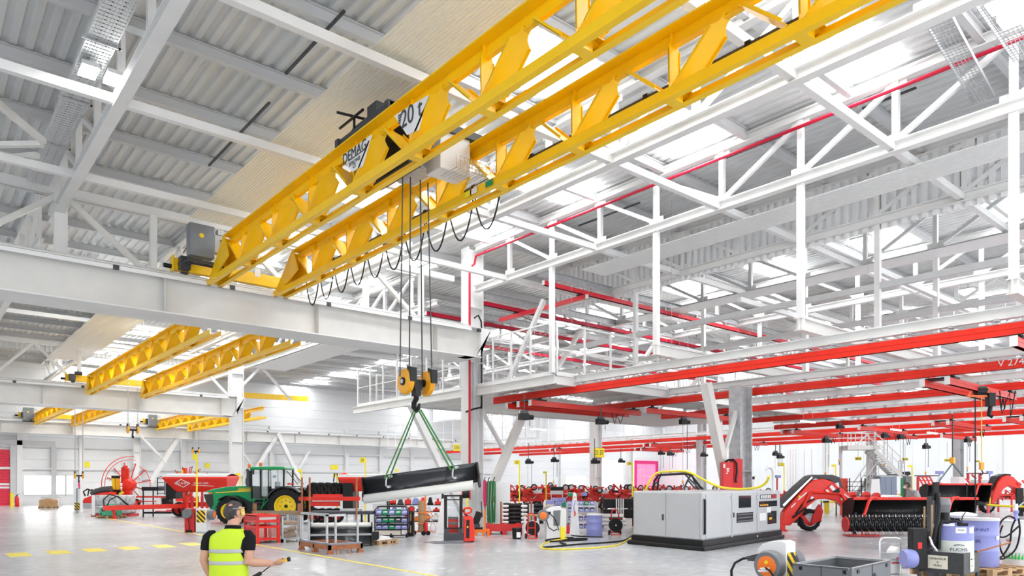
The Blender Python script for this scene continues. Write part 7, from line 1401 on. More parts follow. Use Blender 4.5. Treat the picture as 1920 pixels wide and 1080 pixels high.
for k in range(5): u0 = -.16 + k*.07; e.add([tuple(c_ + dn*u0 + Vector((0, 0, -.1))), tuple(c_ + dn*(u0 + .045) + Vector((0, 0, -.1))), tuple(c_ + dn*(u0 + .045)*.35 + Vector((0, 0, .02 - abs(u0)*.1))), tuple(c_ + dn*u0*.35 + Vector((0, 0, .02 - abs(u0)*.1)))], [(0, 1, 2, 3)])
e.add([tuple(c_ + dn*(-.14) + Vector((0, 0, 0))), tuple(c_ + dn*.0 + Vector((0, 0, .12))), tuple(c_ + dn*.14), tuple(c_ + Vector((0, 0, .07)))], [(0, 1, 2, 3)]); e.build('emblem', BLACK, t, solid=.004)
solo('dark_bin', M().prism([(0, 0), (.28, 0), (.3, .38), (.06, .40), (0, .34)], -.15, .15), DGREY, 'small dark bin between the reel post and the grey box', 'bin', loc=PD(1482, 905, 11.2) - Vector((0, 0, HC - .0)) + Vector((0, 0, 0)), rz=RZ, bevel=.02)
# platform trolley with bags
L, X, Z, s = local(1672, 13.2); t = thing('platform_trolley', 'galvanised platform trolley with tall bent handle behind the grey box', 'trolley', L, RZ + .1)
z0 = .26
M().bx(X(1655), X(1716), -.32, .32, z0 - .04, z0).build('platform', GALV, t)
M().tube([(X(1646), -.05, z0), (X(1645), -.05, Z(1015)), (X(1648), -.05, Z(1009)), (X(1655), -.05, Z(1008)), (X(1678), -.05, Z(1008.5)), (X(1684), -.05, Z(1010)), (X(1686), -.05, Z(1016)), (X(1686), -.05, z0)], .018, 8).build('handle', SILVER, t, smooth=True); M().bx(X(1647), X(1685), -.06, -.04, Z(1047), Z(1036)).build('handle_panel', GALV, t)
for px, y in ((1662, -.25), (1706, -.25), (1662, .25), (1706, .25)): M().cyl((X(px), y - .02, .09), (X(px), y + .02, .09), .09, n=20).bx(X(px) - .03, X(px) + .03, y - .035, y + .035, .09, z0 - .04).build('caster', RUBBER, t)
for k, (a, b_, y0, y1, lb) in enumerate(((1668, 1690, 1064, 1040, 'lower white sack with red print on the platform trolley'), (1674, 1692, 1041, 1024, 'upper pointed white sack on the platform trolley'), (1690, 1704, 1066, 1034, 'white printed sack nearest the lilac disc'))):
    tt = thing('sack', lb, 'sack', L + Vector((0, 0, z0)), RZ + .1, 'sacks on the platform trolley'); base = z0
    M().prism([(X(a), max(Z(y0) - z0, .0) if k else 0), (X(b_), max(Z(y0) - z0, 0) if k else 0), (X(b_ - 1), (Z(y1) - z0)*.8 + .05), (X((a + b_)/2), Z(y1) - z0), (X(a + 1.5), (Z(y1) - z0)*.75 + .04)], .0 - .05*k, .22).build('bag', PAPER, tt, bevel=.03); M().bx(X(a + 4), X(b_ - 4), -.06*k - .012, -.05*k - .004, (Z(y1) - z0)*.55, (Z(y1) - z0)*.62).build('print', DRED, tt)
# oil suction cart
L, X, Z, s = local(1790, 12.1); oc = thing('oil_cart', 'black oil suction cart tray with paper labels under the two-tone drum', 'cart', L, RZ)
def cw3(px, py, z): v = PZ(px, py, z) - L; q = Euler((0, 0, -RZ)).to_matrix() @ Vector((v.x, v.y, 0)); return (q.x, q.y)
c0_ = cw3(1807, 1038, .80); c1_ = (c0_[0] - .447, c0_[1] + .532); c2_ = (c0_[0] + .559, c0_[1] + .469); c3_ = (c1_[0] + c2_[0] - c0_[0], c1_[1] + c2_[1] - c0_[1])
poly = [c0_, c2_, c3_, c1_]
def inset(poly, k): cx_ = sum(p[0] for p in poly)/4; cy_ = sum(p[1] for p in poly)/4; return [(cx_ + (p[0]-cx_)*k, cy_ + (p[1]-cy_)*k) for p in poly]
TR = mat('cart_black', (.045, .047, .05), .5, noise=.25, scale=14)
for i in range(4):
    p, q = poly[i], poly[(i+1) % 4]; ii = inset(poly, .97); M().prism([p, q, ii[(i+1) % 4], ii[i]], .45, .80, 'xy').build('tray_wall', TR, oc)
M().prism(inset(poly, .97), .45, .47, 'xy').build('tray_floor', TR, oc)
for p in inset(poly, .94): M().bx(p[0] - .025, p[0] + .025, p[1] - .025, p[1] + .025, .06, .46).build('leg', TR, oc); M().cyl((p[0], p[1] - .02, .06), (p[0], p[1] + .02, .06), .06).build('caster', RUBBER, oc)
v = Vector((c1_[0] - c0_[0], c1_[1] - c0_[1], 0)); vn = v.normalized(); ang = math.atan2(-vn.y, -vn.x)
LABC = mat('label_cream', (.74, .70, .58), .7, noise=.12, scale=9)
cc = Vector((c0_[0], c0_[1], .63)) + v*.55 + Vector((vn.y, -vn.x, 0))*-.0
outn = Vector((-vn.y, vn.x, 0)); outn = outn if outn.y < 0 else -outn
q = M(); q.frame(cc + outn*.006, ang); lp = q.bx(-.15, .15, -.004, .004, -.11, .11).build('label_plate', LABC, oc)
for k, (tx, sz) in enumerate((('ASPIRATEUR', .046), ('A', .046), ('HUILE', .046))): text(tx, sz, cc + outn*.013 + Vector((0, 0, .055 - k*.055)), (PI/2, 0, ang), BLACK, lp, ext=.001)
v2 = Vector((c2_[0] - c0_[0], c2_[1] - c0_[1], 0)); a2 = math.atan2(v2.y, v2.x); o2 = Vector((v2.y, -v2.x, 0)).normalized(); cc2 = Vector((c0_[0], c0_[1], .63)) + v2*.5
q = M(); q.frame(cc2 + o2*.006, a2); lp2 = q.bx(-.10, .10, -.004, .004, -.11, .11).build('label_plate', LABC, oc)
for k, tx in enumerate(('ASPIRATEUR', 'A', 'HUILE')): text(tx, .03, cc2 + o2*.013 + Vector((0, 0, .055 - k*.055)), (PI/2, 0, a2), BLACK, lp2, ext=.001)
M().bx(X(1706), X(1733), -.1, .08, .5, Z(990)).build('control_cabinet', BLACK, oc, bevel=.01); M().bx(X(1714), X(1722), -.11, -.1, Z(1028), Z(1016)).build('red_flag', FIRERED, oc); M().bx(X(1735), X(1740), -.05, .2, .8, Z(995)).build('pump_column', DGREY, oc)
M().lathe([(0, -.1), (.135, -.1), (.16, -.06), (.16, .06), (.135, .1), (0, .1)], (X(1701), -.05, Z(1047)), 'x', 26).build('hose_drum', BLUEP, oc, smooth=True); M().cyl((X(1700), -.05, Z(1047)), (X(1722), -.05, Z(1047)), .04).build('hose_drum_axle', BLACK, oc)
M().bx(X(1750), X(1759), -.03, .03, Z(938), Z(904)).bx(X(1753), X(1757), -.02, .02, Z(1030), Z(938)).bx(X(1747), X(1761), -.04, .04, Z(927), Z(925)).build('mast', BLACK, oc); M().bar((X(1757), 0, Z(904)), (X(1768), .1, Z(893)), .02).build('lever', GREYST, oc)
M().tube([(X(1755), -.05, Z(925)), (X(1754), -.1, Z(950)), (X(1748), -.15, Z(975)), (X(1743), -.15, Z(1000)), (X(1742), -.1, Z(1025))], .035, 10).tube([(X(1770), -.1, Z(978)), (X(1758), -.12, Z(976)), (X(1752), -.14, Z(990)), (X(1752), -.12, Z(1028))], .03, 10).build('suction_hose', BLACK, oc, smooth=True)
M().tube([(X(1735), -.12, Z(1005)), (X(1738), -.15, Z(1020)), (X(1746), -.15, Z(1031)), (X(1754), -.1, Z(1036))], .022, 8).build('steel_tube', SILVER, oc)
fd_ = thing('steel_drum', 'two-tone lilac and white oil drum standing in the black cart tray', 'drum', PD(1788, 905, 12.1) + Vector((0, 0, .475 - HC)), RZ)
zt = Z(985) - .475; zm = Z(1012) - .475; R_ = 32.5/s
M().lathe([(R_, zm), (R_, zt - .015), (R_*1.02, zt - .01), (R_*1.02, zt), (R_*.95, zt), (R_*.94, zt - .02), (0, zt - .02)], n=44).build('upper_shell', BLUEP, fd_, smooth=True); M().lathe([(0, 0), (R_*.98, 0), (R_, .02), (R_, zm - .02), (R_*1.02, zm), (R_, zm + .002)], n=44).build('lower_shell', mat('drum_ivory', (.74, .77, .70), .4), fd_, smooth=True)
def curved_text(body, size, R, zc, a0, m, par, name='lettering', sx=1.0):
    o = text(body, size, (0, 0, 0), (0, 0, 0), m, par, name, ext=.001, sx=1)
    for v_ in o.data.vertices:
        x, y, zz = v_.co; a = a0 + x*sx/R; v_.co = (math.sin(a)*(R + .002 + zz), -math.cos(a)*(R + .002 + zz), zc + y)
    return o
curved_text('FUCHS', .075, R_, Z(1028) - .475, -.28, mat('logo_navy', (.03, .04, .12), .4), fd_, sx=1.15)
for (y0, sg) in ((.052, 1), (-.052, -1)):
    M().tube([(math.sin(-.28 + a)*(R_ + .003), -math.cos(-.28 + a)*(R_ + .003), Z(1028) - .475 + y0 + sg*.03*math.cos(a*4)) for a in [-.28 + .56*k/10 for k in range(11)]], [.002] + [.008]*5 + [.006]*4 + [.002], 6).build('emblem_arc', MATS['logo_navy'], fd_)
for a, w_ in ((-.18, .16), (.5, .12)):
    M().sheet([[(math.sin(a + w_/R_*f_)*(R_ + .003), -math.cos(a + w_/R_*f_)*(R_ + .003), z_) for f_ in (-.5, -.25, 0, .25, .5)] for z_ in (Z(997.5) - .475, Z(987) - .475)]).build('paper_label', PAPER, fd_, solid=.002)
curved_text('HUILE', .04, R_ + .003, Z(992) - .475, -.18, DGREY, fd_)
pm = thing('drum_pump', 'black pump motor standing on the two-tone drum', 'pump', fd_.location + Vector((0, 0, zt + .0)), RZ)
M().cyl((-.15, 0, .03), (-.15, 0, .22), .075, n=22).build('motor', BLACK, pm, smooth=True); M().bx(-.2, -.02, -.06, .06, -.018, .035).build('flange', PAPER, pm); M().tube([(-.1, 0, .05), (.0, -.05, .07), (.1, -.03, .05), (.17, .0, .03)], .02).bx(.08, .22, -.04, .04, -.015, .04).build('valve', BLACK, pm); M().tube([(.13, 0, .05), (.15, 0, .15), (.2, 0, .22)], .008, 6).build('wire', BLACK, pm)
for k, (a, y0, y1, lb) in enumerate(((1741, 985, 943, 'wooden stick handle left of the suction hose'), (1781.5, 985, 950, 'wooden stick handle sticking up behind the pump'))): solo('stick', M().tube([(0, 0, .0), (0, 0, Z(y1) - .55)], .016, 8).ball((0, 0, Z(y1) - .55), .018, 8, 6), WOOD, lb, 'stick', loc=L + RT*X(a)*(1 if k == 0 else 1.04) + FW*(.12 if k == 0 else .52) + Vector((0, 0, .55 if k else .47)), rz=RZ)
tk2 = M().tube([(X(1824), -.1, Z(1034)), (X(1884), -.15, Z(1015.5))], .013, 8); solo('stick', tk2, RUST, 'long brown rod leaning out of the black cart tray to the right', 'rod', loc=L, rz=RZ)
t = thing('waste_bin', 'tall grey plastic bin behind the oil cart mast', 'bin', PD(1763, 905, 13.6) - Vector((0, 0, HC)), RZ); M().lathe([(0, 0), (.13, 0), (.16, Z(955)), (.18, Z(952)), (.18, Z(950)), (.16, Z(938)), (0, Z(936))], n=20).build('body', MGREY, t, smooth=True); M().bx(-.2, -.1, -.1, .1, 0, Z(934)).build('side_frame', DGREY, t)
solo('white_bag', M().ball((0, 0, .06), .3, 14, 8, (1, .6, .22)), PAPER, 'flat white bag lying on the rear drums', 'bag', loc=PD(1803, 971.5, 14.3), rz=RZ, smooth=True)
# drum on stacked pallets, rear drum, white tank
L, X, Z, s = local(1837, 13.1); pz = [0, .146, .292]
for k, z_ in enumerate(pz): pallet(L + RT*.12 + Vector((0, 0, z_)), 'wooden pallet under the plain lilac drum, %s of the pile' % ('lowest', 'middle', 'topmost')[k], RZ + .5, 1.1, .8, 'stacked pallets under the lilac drum')
dr = drum(L + Vector((0, 0, .44)), 'plain lilac drum with handwritten marks on stacked pallets', .30, Z(972) - .44, BLUEP, RZ, LGREY)
curved_text('3P.INT', .075, .305, Z(992) - .44, -.5, mat('marker_ink', (.05, .05, .25), .6), dr, sx=1.2); curved_text('HR', .08, .305, Z(1013) - .44, -.72, MATS['marker_ink'], dr, sx=1.2)
M().sheet([[(math.sin(a)*.309, -math.cos(a)*.309, z_) for a in (.35, .5, .65)] for z_ in (Z(1010) - .44, Z(1003) - .44)]).build('paper_label', PAPER, dr, solid=.002)
DR = PD(1775, 905, 14.0) - Vector((0, 0, HC))
drum(DR + Vector((0, 0, .3)), 'rear lilac drum hidden behind the two-tone drum', .30, .88, BLUEP, RZ); pallet(DR, 'wooden pallet under the hidden rear drum', RZ, 1.0, .8); pallet(DR + Vector((0, 0, .15)), 'upper wooden pallet under the hidden rear drum', RZ, 1.0, .8)
L, X, Z, s = local(1915, 14.2); wt = drum(L + Vector((0, 0, .29)), 'white drum with a green leaf print and black hoses at the right edge', 30/s, Z(976) - .29, PAPER, RZ)
e = M()
for k in range(7):
    a = -1.45 + k*.17; z_ = Z(1047) - .29; R_ = 30/s + .003; e.add([(math.sin(a)*R_, -math.cos(a)*R_, z_), (math.sin(a + .09)*R_, -math.cos(a + .09)*R_, z_), (math.sin(a - .0 + .02*k)*R_, -math.cos(a + .02*k)*R_, z_ + .05 + .10*math.sin((k + 1)/8*PI)), (math.sin(a - .06)*R_, -math.cos(a - .06)*R_, z_ + .02)], [(0, 1, 2, 3)])
e.build('leaf_print', mat('leaf_green', (.05, .55, .10), .5), wt, solid=.002)
curved_text('AL', .07, 30/s + .002, Z(1013) - .29, -1.35, mat('marker_red', (.6, .02, .08), .6), wt)
for k, z_ in enumerate((0, .146)): pallet(L + Vector((0, 0, z_)), 'wooden pallet under the white leaf drum, %s one' % ('lower', 'upper')[k], RZ, 1.2, .8, 'pallets under the white drum')
t = thing('drum_pump', 'white and lilac hand pump on top of the white leaf drum', 'pump', L + RT*X(1905) + Vector((0, 0, Z(976))), RZ)
M().lathe([(0, -.02), (.05, -.02), (.05, .08), (.035, .1), (.035, .14), (.05, .16), (.05, .2), (0, .2)], n=16).build('pump_body', BLUEP, t, smooth=True); M().cyl((0, 0, .2), (0, 0, .33), .035).build('pump_top', PAPER, t); M().bar((.02, 0, .25), (.2, 0, .4), .02).build('lever', GREYST, t)
for k, pts in enumerate(([(1903, 972), (1890, 968), (1876, 980), (1872, 1000), (1876, 1030), (1884, 1045)], [(1904, 974), (1897, 990), (1893, 1020), (1880, 1042), (1873, 1045)], [(1910, 972), (1912, 1000), (1904, 1030), (1885, 1046), (1874, 1048)], [(1880, 985), (1874, 1005), (1888, 1005), (1912, 985)])):
    solo('black_hose', M().tube(smooth_path([PD(a, b_, 13.7 - .1*k) for a, b_ in pts]), .016, 8), RUBBER, 'thin black hose looping beside the white leaf drum, %s of four' % ORD[k], 'hose', 'hoses at the white drum', smooth=True)
solo('floor_bag', M().ball((0, 0, .05), .25, 12, 8, (1, .6, .3)), BLACK, 'black lump on the floor beside the stacked pallets', 'bag', loc=PZ(1886, 1077), rz=RZ)
# ================================================================ people
SKIN = mat('skin', (.56, .30, .20), .5, noise=.06, scale=12); HAIRM = mat('grey_hair', (.06, .05, .05), .7, noise=.75, scale=26, bump=.4)
VESTM = mat('hi_vis_yellow', (.50, .68, .012), .65, noise=.10, scale=3, bump=.10); TAPE = mat('reflective_tape', (.40, .40, .41), .35, noise=.06)
POLO = mat('black_polo', (.008, .008, .01), .85, noise=.25, scale=14, bump=.15, spec=.2); TROU = mat('work_trousers', (.05, .06, .09), .8, noise=.2)
def loft(rings, m, name, par, n=28, solid=0, caps=False, bump=None):
    """rings: (centre, half width x, half depth y, z tilt) -> smooth tube of super-ellipses"""
    v = []; f = []
    for (cx_, cy_, cz_, a, b_, *rest) in rings:
        tl = rest[0] if rest else 0
        for k in range(n):
            t_ = 2*PI*k/n; e = .82
            x = math.copysign(abs(math.cos(t_))**e, math.cos(t_))*a; y = math.copysign(abs(math.sin(t_))**e, math.sin(t_))*b_
            v.append((cx_ + x, cy_ + y, cz_ + tl*abs(x)/max(a, 1e-3)))
    q = len(rings)
    for i in range(q - 1): f += [(i*n+k, i*n+(k+1) % n, (i+1)*n+(k+1) % n, (i+1)*n+k) for k in range(n)]
    if caps: f += [tuple(range(n-1, -1, -1)), tuple(range((q-1)*n, q*n))]
    b = M().add(v, f); return b.build(name, m, par, smooth=True, solid=solid, sub=1)
def head(par, c, yaw, hair_full=False, s=1.0):
    """one skull-shaped head mesh with nose, brow, lips and ears pushed out of the surface; local +x' looks along yaw"""
    n, mm = 26, 20; v = []; f = []
    for i in range(mm + 1):
        t_ = PI*i/mm; z = math.cos(t_)
        for k in range(n):
            a = 2*PI*k/n; fx, fy = math.cos(a), math.sin(a); r = math.sin(t_)
            x = fx*r*(.098 if fx < 0 else .092); y = fy*r*.076; zz = z*.118
            if z < -.1: q = (-z - .1)/.9; x = x*(1 - .28*q) + .018*q; y *= (1 - .34*q)
            if abs(fy) < .35 and fx > 0:
                w_ = (1 - abs(fy)/.35)
                if -.35 < z < .12: x += .024*w_*max(0, 1 - abs(z + .22)/.3)*(1 if z > -.32 else .3)
                if -.62 < z < -.42: x += .006*w_
                if -.9 < z < -.7: x += .010*w_
            if fx > .3 and .12 < z < .30: x += .006
            if fx > .4 and -.02 < z < .12 and .2 < abs(fy) < .75: x -= .008
            if abs(fy) > .93 and -.25 < z < .22: y += math.copysign(.016, fy); x -= .006
            v.append((x, y, zz))
    for i in range(mm): f += [(i*n+k, (i+1)*n+k, (i+1)*n+(k+1) % n, i*n+(k+1) % n) for k in range(n)]
    R = Euler((0, 0, yaw)).to_matrix()
    return [Vector(c) + R @ (Vector(p)*s) for p in v], f, n, mm, R
def build_hand(par, wrist, d, palm_dir, side, curl, m, s=1.0):
    """separate fingers rooted in the palm; returns one mesh per hand"""
    d = Vector(d).normalized(); pn = Vector(palm_dir).normalized(); lat = d.cross(pn).normalized()*side; W_ = Vector(wrist)
    palm = M()
    rings = []
    for t_, w_, h_ in ((-.02, .026, .022), (.0, .030, .020), (.035, .040, .019), (.07, .043, .017), (.095, .040, .014)):
        c_ = W_ + d*t_*s; rings.append([c_ + lat*(math.cos(2*PI*k/12)*w_*s) + pn*(math.sin(2*PI*k/12)*h_*s) for k in range(12)])
    n = 12; v = [p for r in rings for p in r]; f = []
    for i in range(len(rings) - 1): f += [(i*n+k, i*n+(k+1) % n, (i+1)*n+(k+1) % n, (i+1)*n+k) for k in range(n)]
    f += [tuple(range(n)), tuple(range((len(rings)-1)*n, len(rings)*n))]; palm.add(v, f)
    for j, (o, ln) in enumerate(((.030, .072), (.010, .080), (-.010, .074), (-.029, .058))):
        p = W_ + d*.085*s + lat*o*s; dd = d.copy(); pts = [p]; ax = lat*side
        for q, fr in enumerate((.45, .3, .25)):
            dd = (Matrix.Rotation(curl*(.9 + .15*q + .06*j), 3, d.cross(pn)) @ dd).normalized(); p = p + dd*ln*fr*s; pts.append(p)
        palm.tube(pts, [.0095*s, .009*s, .0083*s, .007*s], 8); palm.ball(pts[-1], .0072*s, 8, 5)
    p = W_ + d*.02*s + lat*.034*s; pts = [p, p + (d*.6 + lat*.7 + pn*.3).normalized()*.035*s, p + (d*.6 + lat*.7 + pn*.3).normalized()*.035*s + (d*.9 + lat*.15 + pn*.5).normalized()*.032*s]
    pts.append(pts[-1] + (d*.9 - lat*.1 + pn*.6).normalized()*.024*s); palm.tube(pts, [.013*s, .0115*s, .010*s, .008*s], 8); palm.ball(pts[-1], .008*s, 8, 5)
    return palm
# ---- the crane operator, seen from behind; local x = camera's right, y = away from the camera
D = 7.45; mp = PD(431, 905, D); man = thing('person', 'man in a yellow hi-vis vest and black polo, seen from behind, holding a crane remote', 'person', (mp.x, mp.y, 0), RZ)
ps = F/D
def mx_(px): return (px - 431)/ps
def mz_(py): return HC - (py - HY)/ps
hv, hf, n, mm, R = head(man, (mx_(437.5), .02, mz_(962)), math.radians(32), s=1.0)
body = M(); body.add(hv, hf)
for sg in (-1, 1): body.ball(Vector((mx_(437.5), .02, mz_(962))) + R @ Vector((-.006, sg*.078, -.012)), .033, 10, 8, (.6, .6, 1))
# neck + torso + arms + legs lofted into the same mesh
def limb(b, pts, rad, n=14):
    b.tube(pts, rad, n)
limb(body, [(mx_(437), .0, mz_(1000)), (mx_(437), .0, mz_(985)), (mx_(440), .015, mz_(970))], [.075, .06, .058])
sh_l, sh_r = (mx_(393), 0, mz_(1003)), (mx_(469), 0, mz_(1003))
limb(body, [(mx_(389), 0, mz_(1012)), (mx_(388), .0, mz_(1022)), (mx_(384.5), -.01, mz_(1040)), (mx_(382), .0, mz_(1050)), (mx_(386), .03, mz_(1066)), (mx_(391), .06, mz_(1082)), (mx_(394), .09, mz_(1096)), (mx_(395), .10, mz_(1101))], [.044, .046, .044, .042, .042, .037, .032, .029])
elb = Vector((mx_(466), -.03, mz_(1052))); wr = Vector((mx_(499), .20, mz_(1061)))
limb(body, [(mx_(468), 0, mz_(1012)), (mx_(468.5), -.01, mz_(1022)), (mx_(468), -.02, mz_(1040)), elb, elb.lerp(wr, .25) + Vector((0, 0, -.004)), elb.lerp(wr, .6), elb.lerp(wr, .9), wr], [.050, .052, .051, .049, .048, .041, .033, .030])
h1 = build_hand(man, wr, (.94, .3, .02), (0, .35, .94), 1, .55, SKIN); o = len(body.v); body.v += h1.v; body.f += [tuple(i + o for i in f_) for f_ in h1.f]
h2 = build_hand(man, (mx_(395), .10, mz_(1101)), (.02, .15, -1), (.9, .2, 0), -1, .3, SKIN); o = len(body.v); body.v += h2.v; body.f += [tuple(i + o for i in f_) for f_ in h2.f]
bd_ = body.build('body', SKIN, man, smooth=True); 
# hair cap: the upper and back part of the same skull shape, slightly larger, balding crown
hairv = [Vector((mx_(437.5), .02, mz_(962))) + (p - Vector((mx_(437.5), .02, mz_(962))))*1.06 for p in hv]; hfaces = []
for i in range(mm):
    for k in range(n):
        a = 2*PI*(k + .5)/n; z = math.cos(PI*(i + .5)/mm); fx = math.cos(a)
        if z < -.80 + (fx + 1)*.42 or z < -.80: continue
        if fx > .45 and z < .55 or fx > .12 and z < .3: continue
        if -152 < math.degrees(a) - 360 < -115 and .6 < z < .84: continue
        hfaces.append((i*n+k, (i+1)*n+k, (i+1)*n+(k+1) % n, i*n+(k+1) % n))
M().add(hairv, hfaces).build('hair', HAIRM, man, smooth=True, solid=.008)
hc_ = Vector((mx_(437.5), .02, mz_(962)))
st = []
for k in range(15):
    a = math.radians(32) + (-.62 + 1.24*k/14)*PI
    st.append(hc_ + Vector((math.cos(a)*.105, math.sin(a)*.084, .045 + .012*math.cos((k - 7)/7*PI/2))))
M().tube(st, .0045, 6).build('headband_strap', mat('pale_strap', (.36, .36, .35), .6), man)
fd = Vector((math.cos(math.radians(32)), math.sin(math.radians(32)), 0)); fl = Vector((-fd.y, fd.x, 0))
rows = []
for j in range(4):
    rows.append([hc_ + fd*(.098 + .004*j) + fl*(-.075 + .15*k/8) - fd*(.05*abs(k - 4)/4) + Vector((0, 0, .06 - .028*j)) for k in range(9)])
M().sheet(rows).build('glasses', mat('amber_visor', (.75, .50, .06), .15), man, solid=.004)
for sg in (-1, 1):
    e = hc_ + fd*.082 + fl*sg*.03 + Vector((0, 0, .004)); M().ball(e, .011, 8, 6).build('eye', PAPER, man)
# clothes
tz = lambda py: mz_(py)
loft([(mx_(437), 0, tz(987), .070, .066, -.004), (mx_(436), 0, tz(991), .085, .075, -.008), (mx_(434), 0, tz(997), .14, .085, -.02), (mx_(432), 0, tz(1003), .205, .10, -.02), (mx_(431), 0, tz(1015), .215, .115), (mx_(429), 0, tz(1040), .185, .115), (mx_(429), 0, tz(1070), .178, .12), (mx_(430), 0, tz(1095), .182, .125), (mx_(430), 0, tz(1110), .185, .125)], POLO, 'polo_shirt', man, solid=.006)
for (pts, rad) in (([(mx_(403), 0, tz(1001)), (mx_(396), 0, tz(1002.5)), (mx_(390.5), 0, tz(1008)), (mx_(387.5), 0, tz(1018)), (mx_(386), -.005, tz(1031))], [.04, .052, .058, .056, .053]), ([(mx_(457), 0, tz(1001)), (mx_(464), 0, tz(1002.5)), (mx_(468), -.005, tz(1008)), (mx_(468.5), -.01, tz(1018)), (mx_(468), -.015, tz(1031))], [.04, .056, .064, .064, .060])):
    M().tube(pts, rad, 16).build('polo_sleeve', POLO, man, smooth=True)
M().tube([(mx_(437) + .068*math.cos(a), .068*math.sin(a), tz(987.5) - .008*math.sin(a)) for a in [2*PI*k/16 for k in range(17)]], .014, 8).build('polo_collar', POLO, man, smooth=True)
loft([(mx_(436.5), 0, tz(990), .088, .079, -.006), (mx_(435), 0, tz(993), .12, .088, -.012), (mx_(433), 0, tz(997), .165, .096, -.018), (mx_(431), 0, tz(1003), .196, .112, -.01), (mx_(430), 0, tz(1015), .198, .128), (mx_(428), 0, tz(1030), .186, .130), (mx_(428.5), 0, tz(1045), .184, .132), (mx_(429), 0, tz(1065), .188, .134), (mx_(429.5), 0, tz(1085), .194, .138), (mx_(430), 0, tz(1108), .200, .142)], VESTM, 'safety_vest', man, solid=.008)
for py in (1031.5, 1053.5): loft([(mx_(428.5), 0, tz(py - 3.6), .191, .137), (mx_(428.5), 0, tz(py), .192, .138), (mx_(428.6), 0, tz(py + 3.6), .193, .138)], TAPE, 'reflective_band', man, solid=.003)
loft([(mx_(430), 0, tz(1100), .185, .125), (mx_(430), 0, .95, .185, .13), (mx_(430), 0, .86, .19, .135)], TROU, 'trousers', man, solid=.006)
for sg in (-1, 1): M().tube([(mx_(430) + sg*.10, 0, .93), (mx_(430) + sg*.105, .01, .5), (mx_(430) + sg*.11, 0, .09)], [.10, .075, .065], 14).build('trouser_leg', TROU, man, smooth=True); M().prism([(-.07, 0), (.20, 0), (.20, .05), (.08, .11), (-.07, .11)], mx_(430) + sg*.11 - .05, mx_(430) + sg*.11 + .05, 'yz').build('shoe', BLACK, man, bevel=.02)
# remote control, held in the right hand
rp = Vector((mp.x, mp.y, 0)) + Euler((0, 0, RZ)).to_matrix() @ Vector((mx_(517.5), .262, mz_(1056.5)))
t = thing('remote_control', 'yellow crane remote control with black tip held in the right hand of the man', 'remote control', rp, RZ + .25)
q = M(); q.frame((0, 0, 0), 0, 0, -.30); q.bx(-.10, .035, -.03, .03, -.018, .02).build('housing', mat('remote_yellow', (.90, .60, .01), .4), t, bevel=.008)
q = M(); q.frame((0, 0, 0), 0, 0, -.30); q.bx(.035, .068, -.034, .034, -.022, .024).build('tip', BLACK, t, bevel=.006)
q = M(); q.frame((0, 0, 0), 0, 0, -.30)
for k in range(3): q.cyl((-.07 + k*.03, 0, .02), (-.07 + k*.03, 0, .028), .008)
q.build('buttons', BLACK, t)
M().tube([(-.10, 0, -.03), (-.15, -.02, -.06), (-.19, -.03, -.09), (-.23, -.03, -.12)], .006, 6).tube([(-.23, -.03, -.12), (-.32, -.06, -.17), (-.40, -.1, -.19)], .022, 8).build('wrist_strap', BLACK, t)
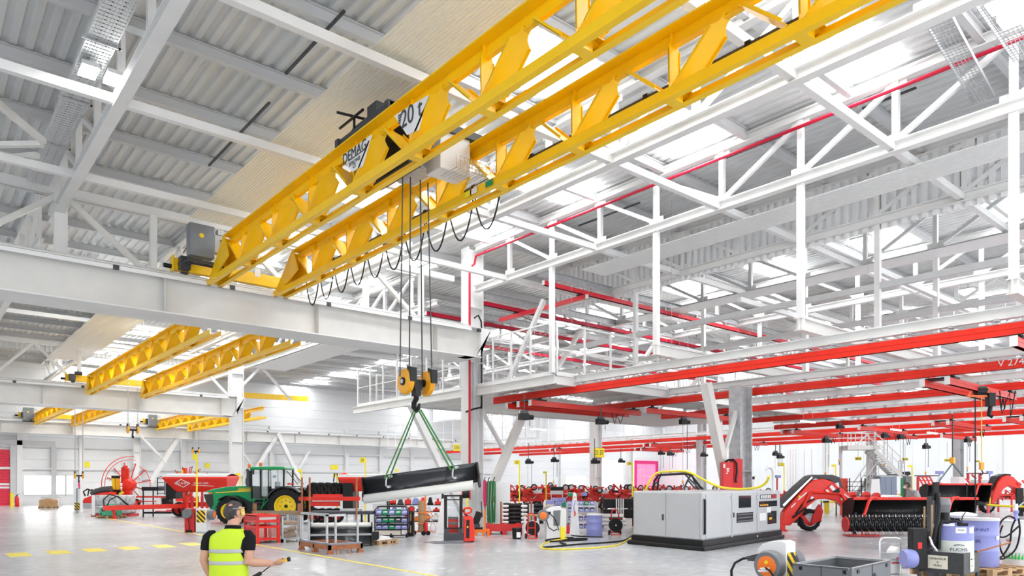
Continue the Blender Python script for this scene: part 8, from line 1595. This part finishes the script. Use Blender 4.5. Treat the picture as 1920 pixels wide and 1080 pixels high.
# ---- the mechanic bending over the far machine
Lw = PD(1712, 905, 28.7); wk = thing('person', 'worker in a grey t-shirt and face mask bending over the red machine at the right', 'person', (Lw.x, Lw.y, .0), RZ)
ws = F/28.7
def wx_(px): return (px - 1712)/ws
def wz_(py): return HC - (py - HY)/ws
hv, hf, n, mm, R = head(wk, (wx_(1700.5), 0, wz_(911)), PI + .15, s=1.2)
b = M().add(hv, hf); limb(b, [(wx_(1707), 0, wz_(919)), (wx_(1702), 0, wz_(914))], [.07, .065])
for sg, yy in ((-1, -.24), (1, .24)): limb(b, [(wx_(1712), yy, wz_(922)), (wx_(1708), yy*1.1, wz_(934)), (wx_(1700), yy*.9, wz_(942))], [.07, .055, .04])
for yy in (-.2, .2): hh = build_hand(wk, (wx_(1700), yy, wz_(942)), (-.7, 0, -.6), (0, 0, -1), 1, .4, SKIN); o = len(b.v); b.v += hh.v; b.f += [tuple(i + o for i in f_) for f_ in hh.f]
b.build('body', SKIN, wk, smooth=True)
c0 = Vector((wx_(1700.5), 0, wz_(911))); hv2 = [c0 + (p - c0)*1.07 for p in hv]; hf2 = []
for i in range(mm):
    for k in range(n):
        a = 2*PI*(k + .5)/n; z = math.cos(PI*(i + .5)/mm); fx = math.cos(a)
        if (fx > .3 and z < .45) or z < -.45: continue
        hf2.append((i*n+k, (i+1)*n+k, (i+1)*n+(k+1) % n, i*n+(k+1) % n))
M().add(hv2, hf2).build('hair', mat('dark_hair', (.02, .017, .015), .6), wk, smooth=True, solid=.012)
M().ball(c0 + Vector((-.085, 0, -.05)), .062, 10, 8, (.9, 1, 1)).build('face_mask', PAPER, wk, smooth=True)
TSH = mat('grey_tshirt', (.45, .46, .47), .85, noise=.12, scale=8)
loft([(wx_(1706), 0, wz_(917), .08, .09), (wx_(1711), 0, wz_(920), .15, .22), (wx_(1713), 0, wz_(926), .19, .25), (wx_(1716), 0, wz_(934), .19, .22), (wx_(1716.5), 0, wz_(945), .18, .2), (wx_(1716.5), 0, wz_(955), .18, .2)], TSH, 't_shirt', wk, solid=.01)
for yy in (-.25, .25): M().tube([(wx_(1711.5), yy*.9, wz_(920.5)), (wx_(1711), yy*1.05, wz_(926)), (wx_(1710), yy*1.1, wz_(930.5))], [.09, .085, .075], 12).build('sleeve', TSH, wk, smooth=True)
for yy in (-.1, .1): M().tube([(wx_(1716.5), yy, wz_(952)), (wx_(1715), yy, .5), (wx_(1716), yy, .08)], [.12, .09, .075], 12).build('trouser_leg', TROU, wk, smooth=True); M().bx(wx_(1716) - .2, wx_(1716) + .08, yy - .05, yy + .05, 0, .1).build('shoe', BLACK, wk, bevel=.02)
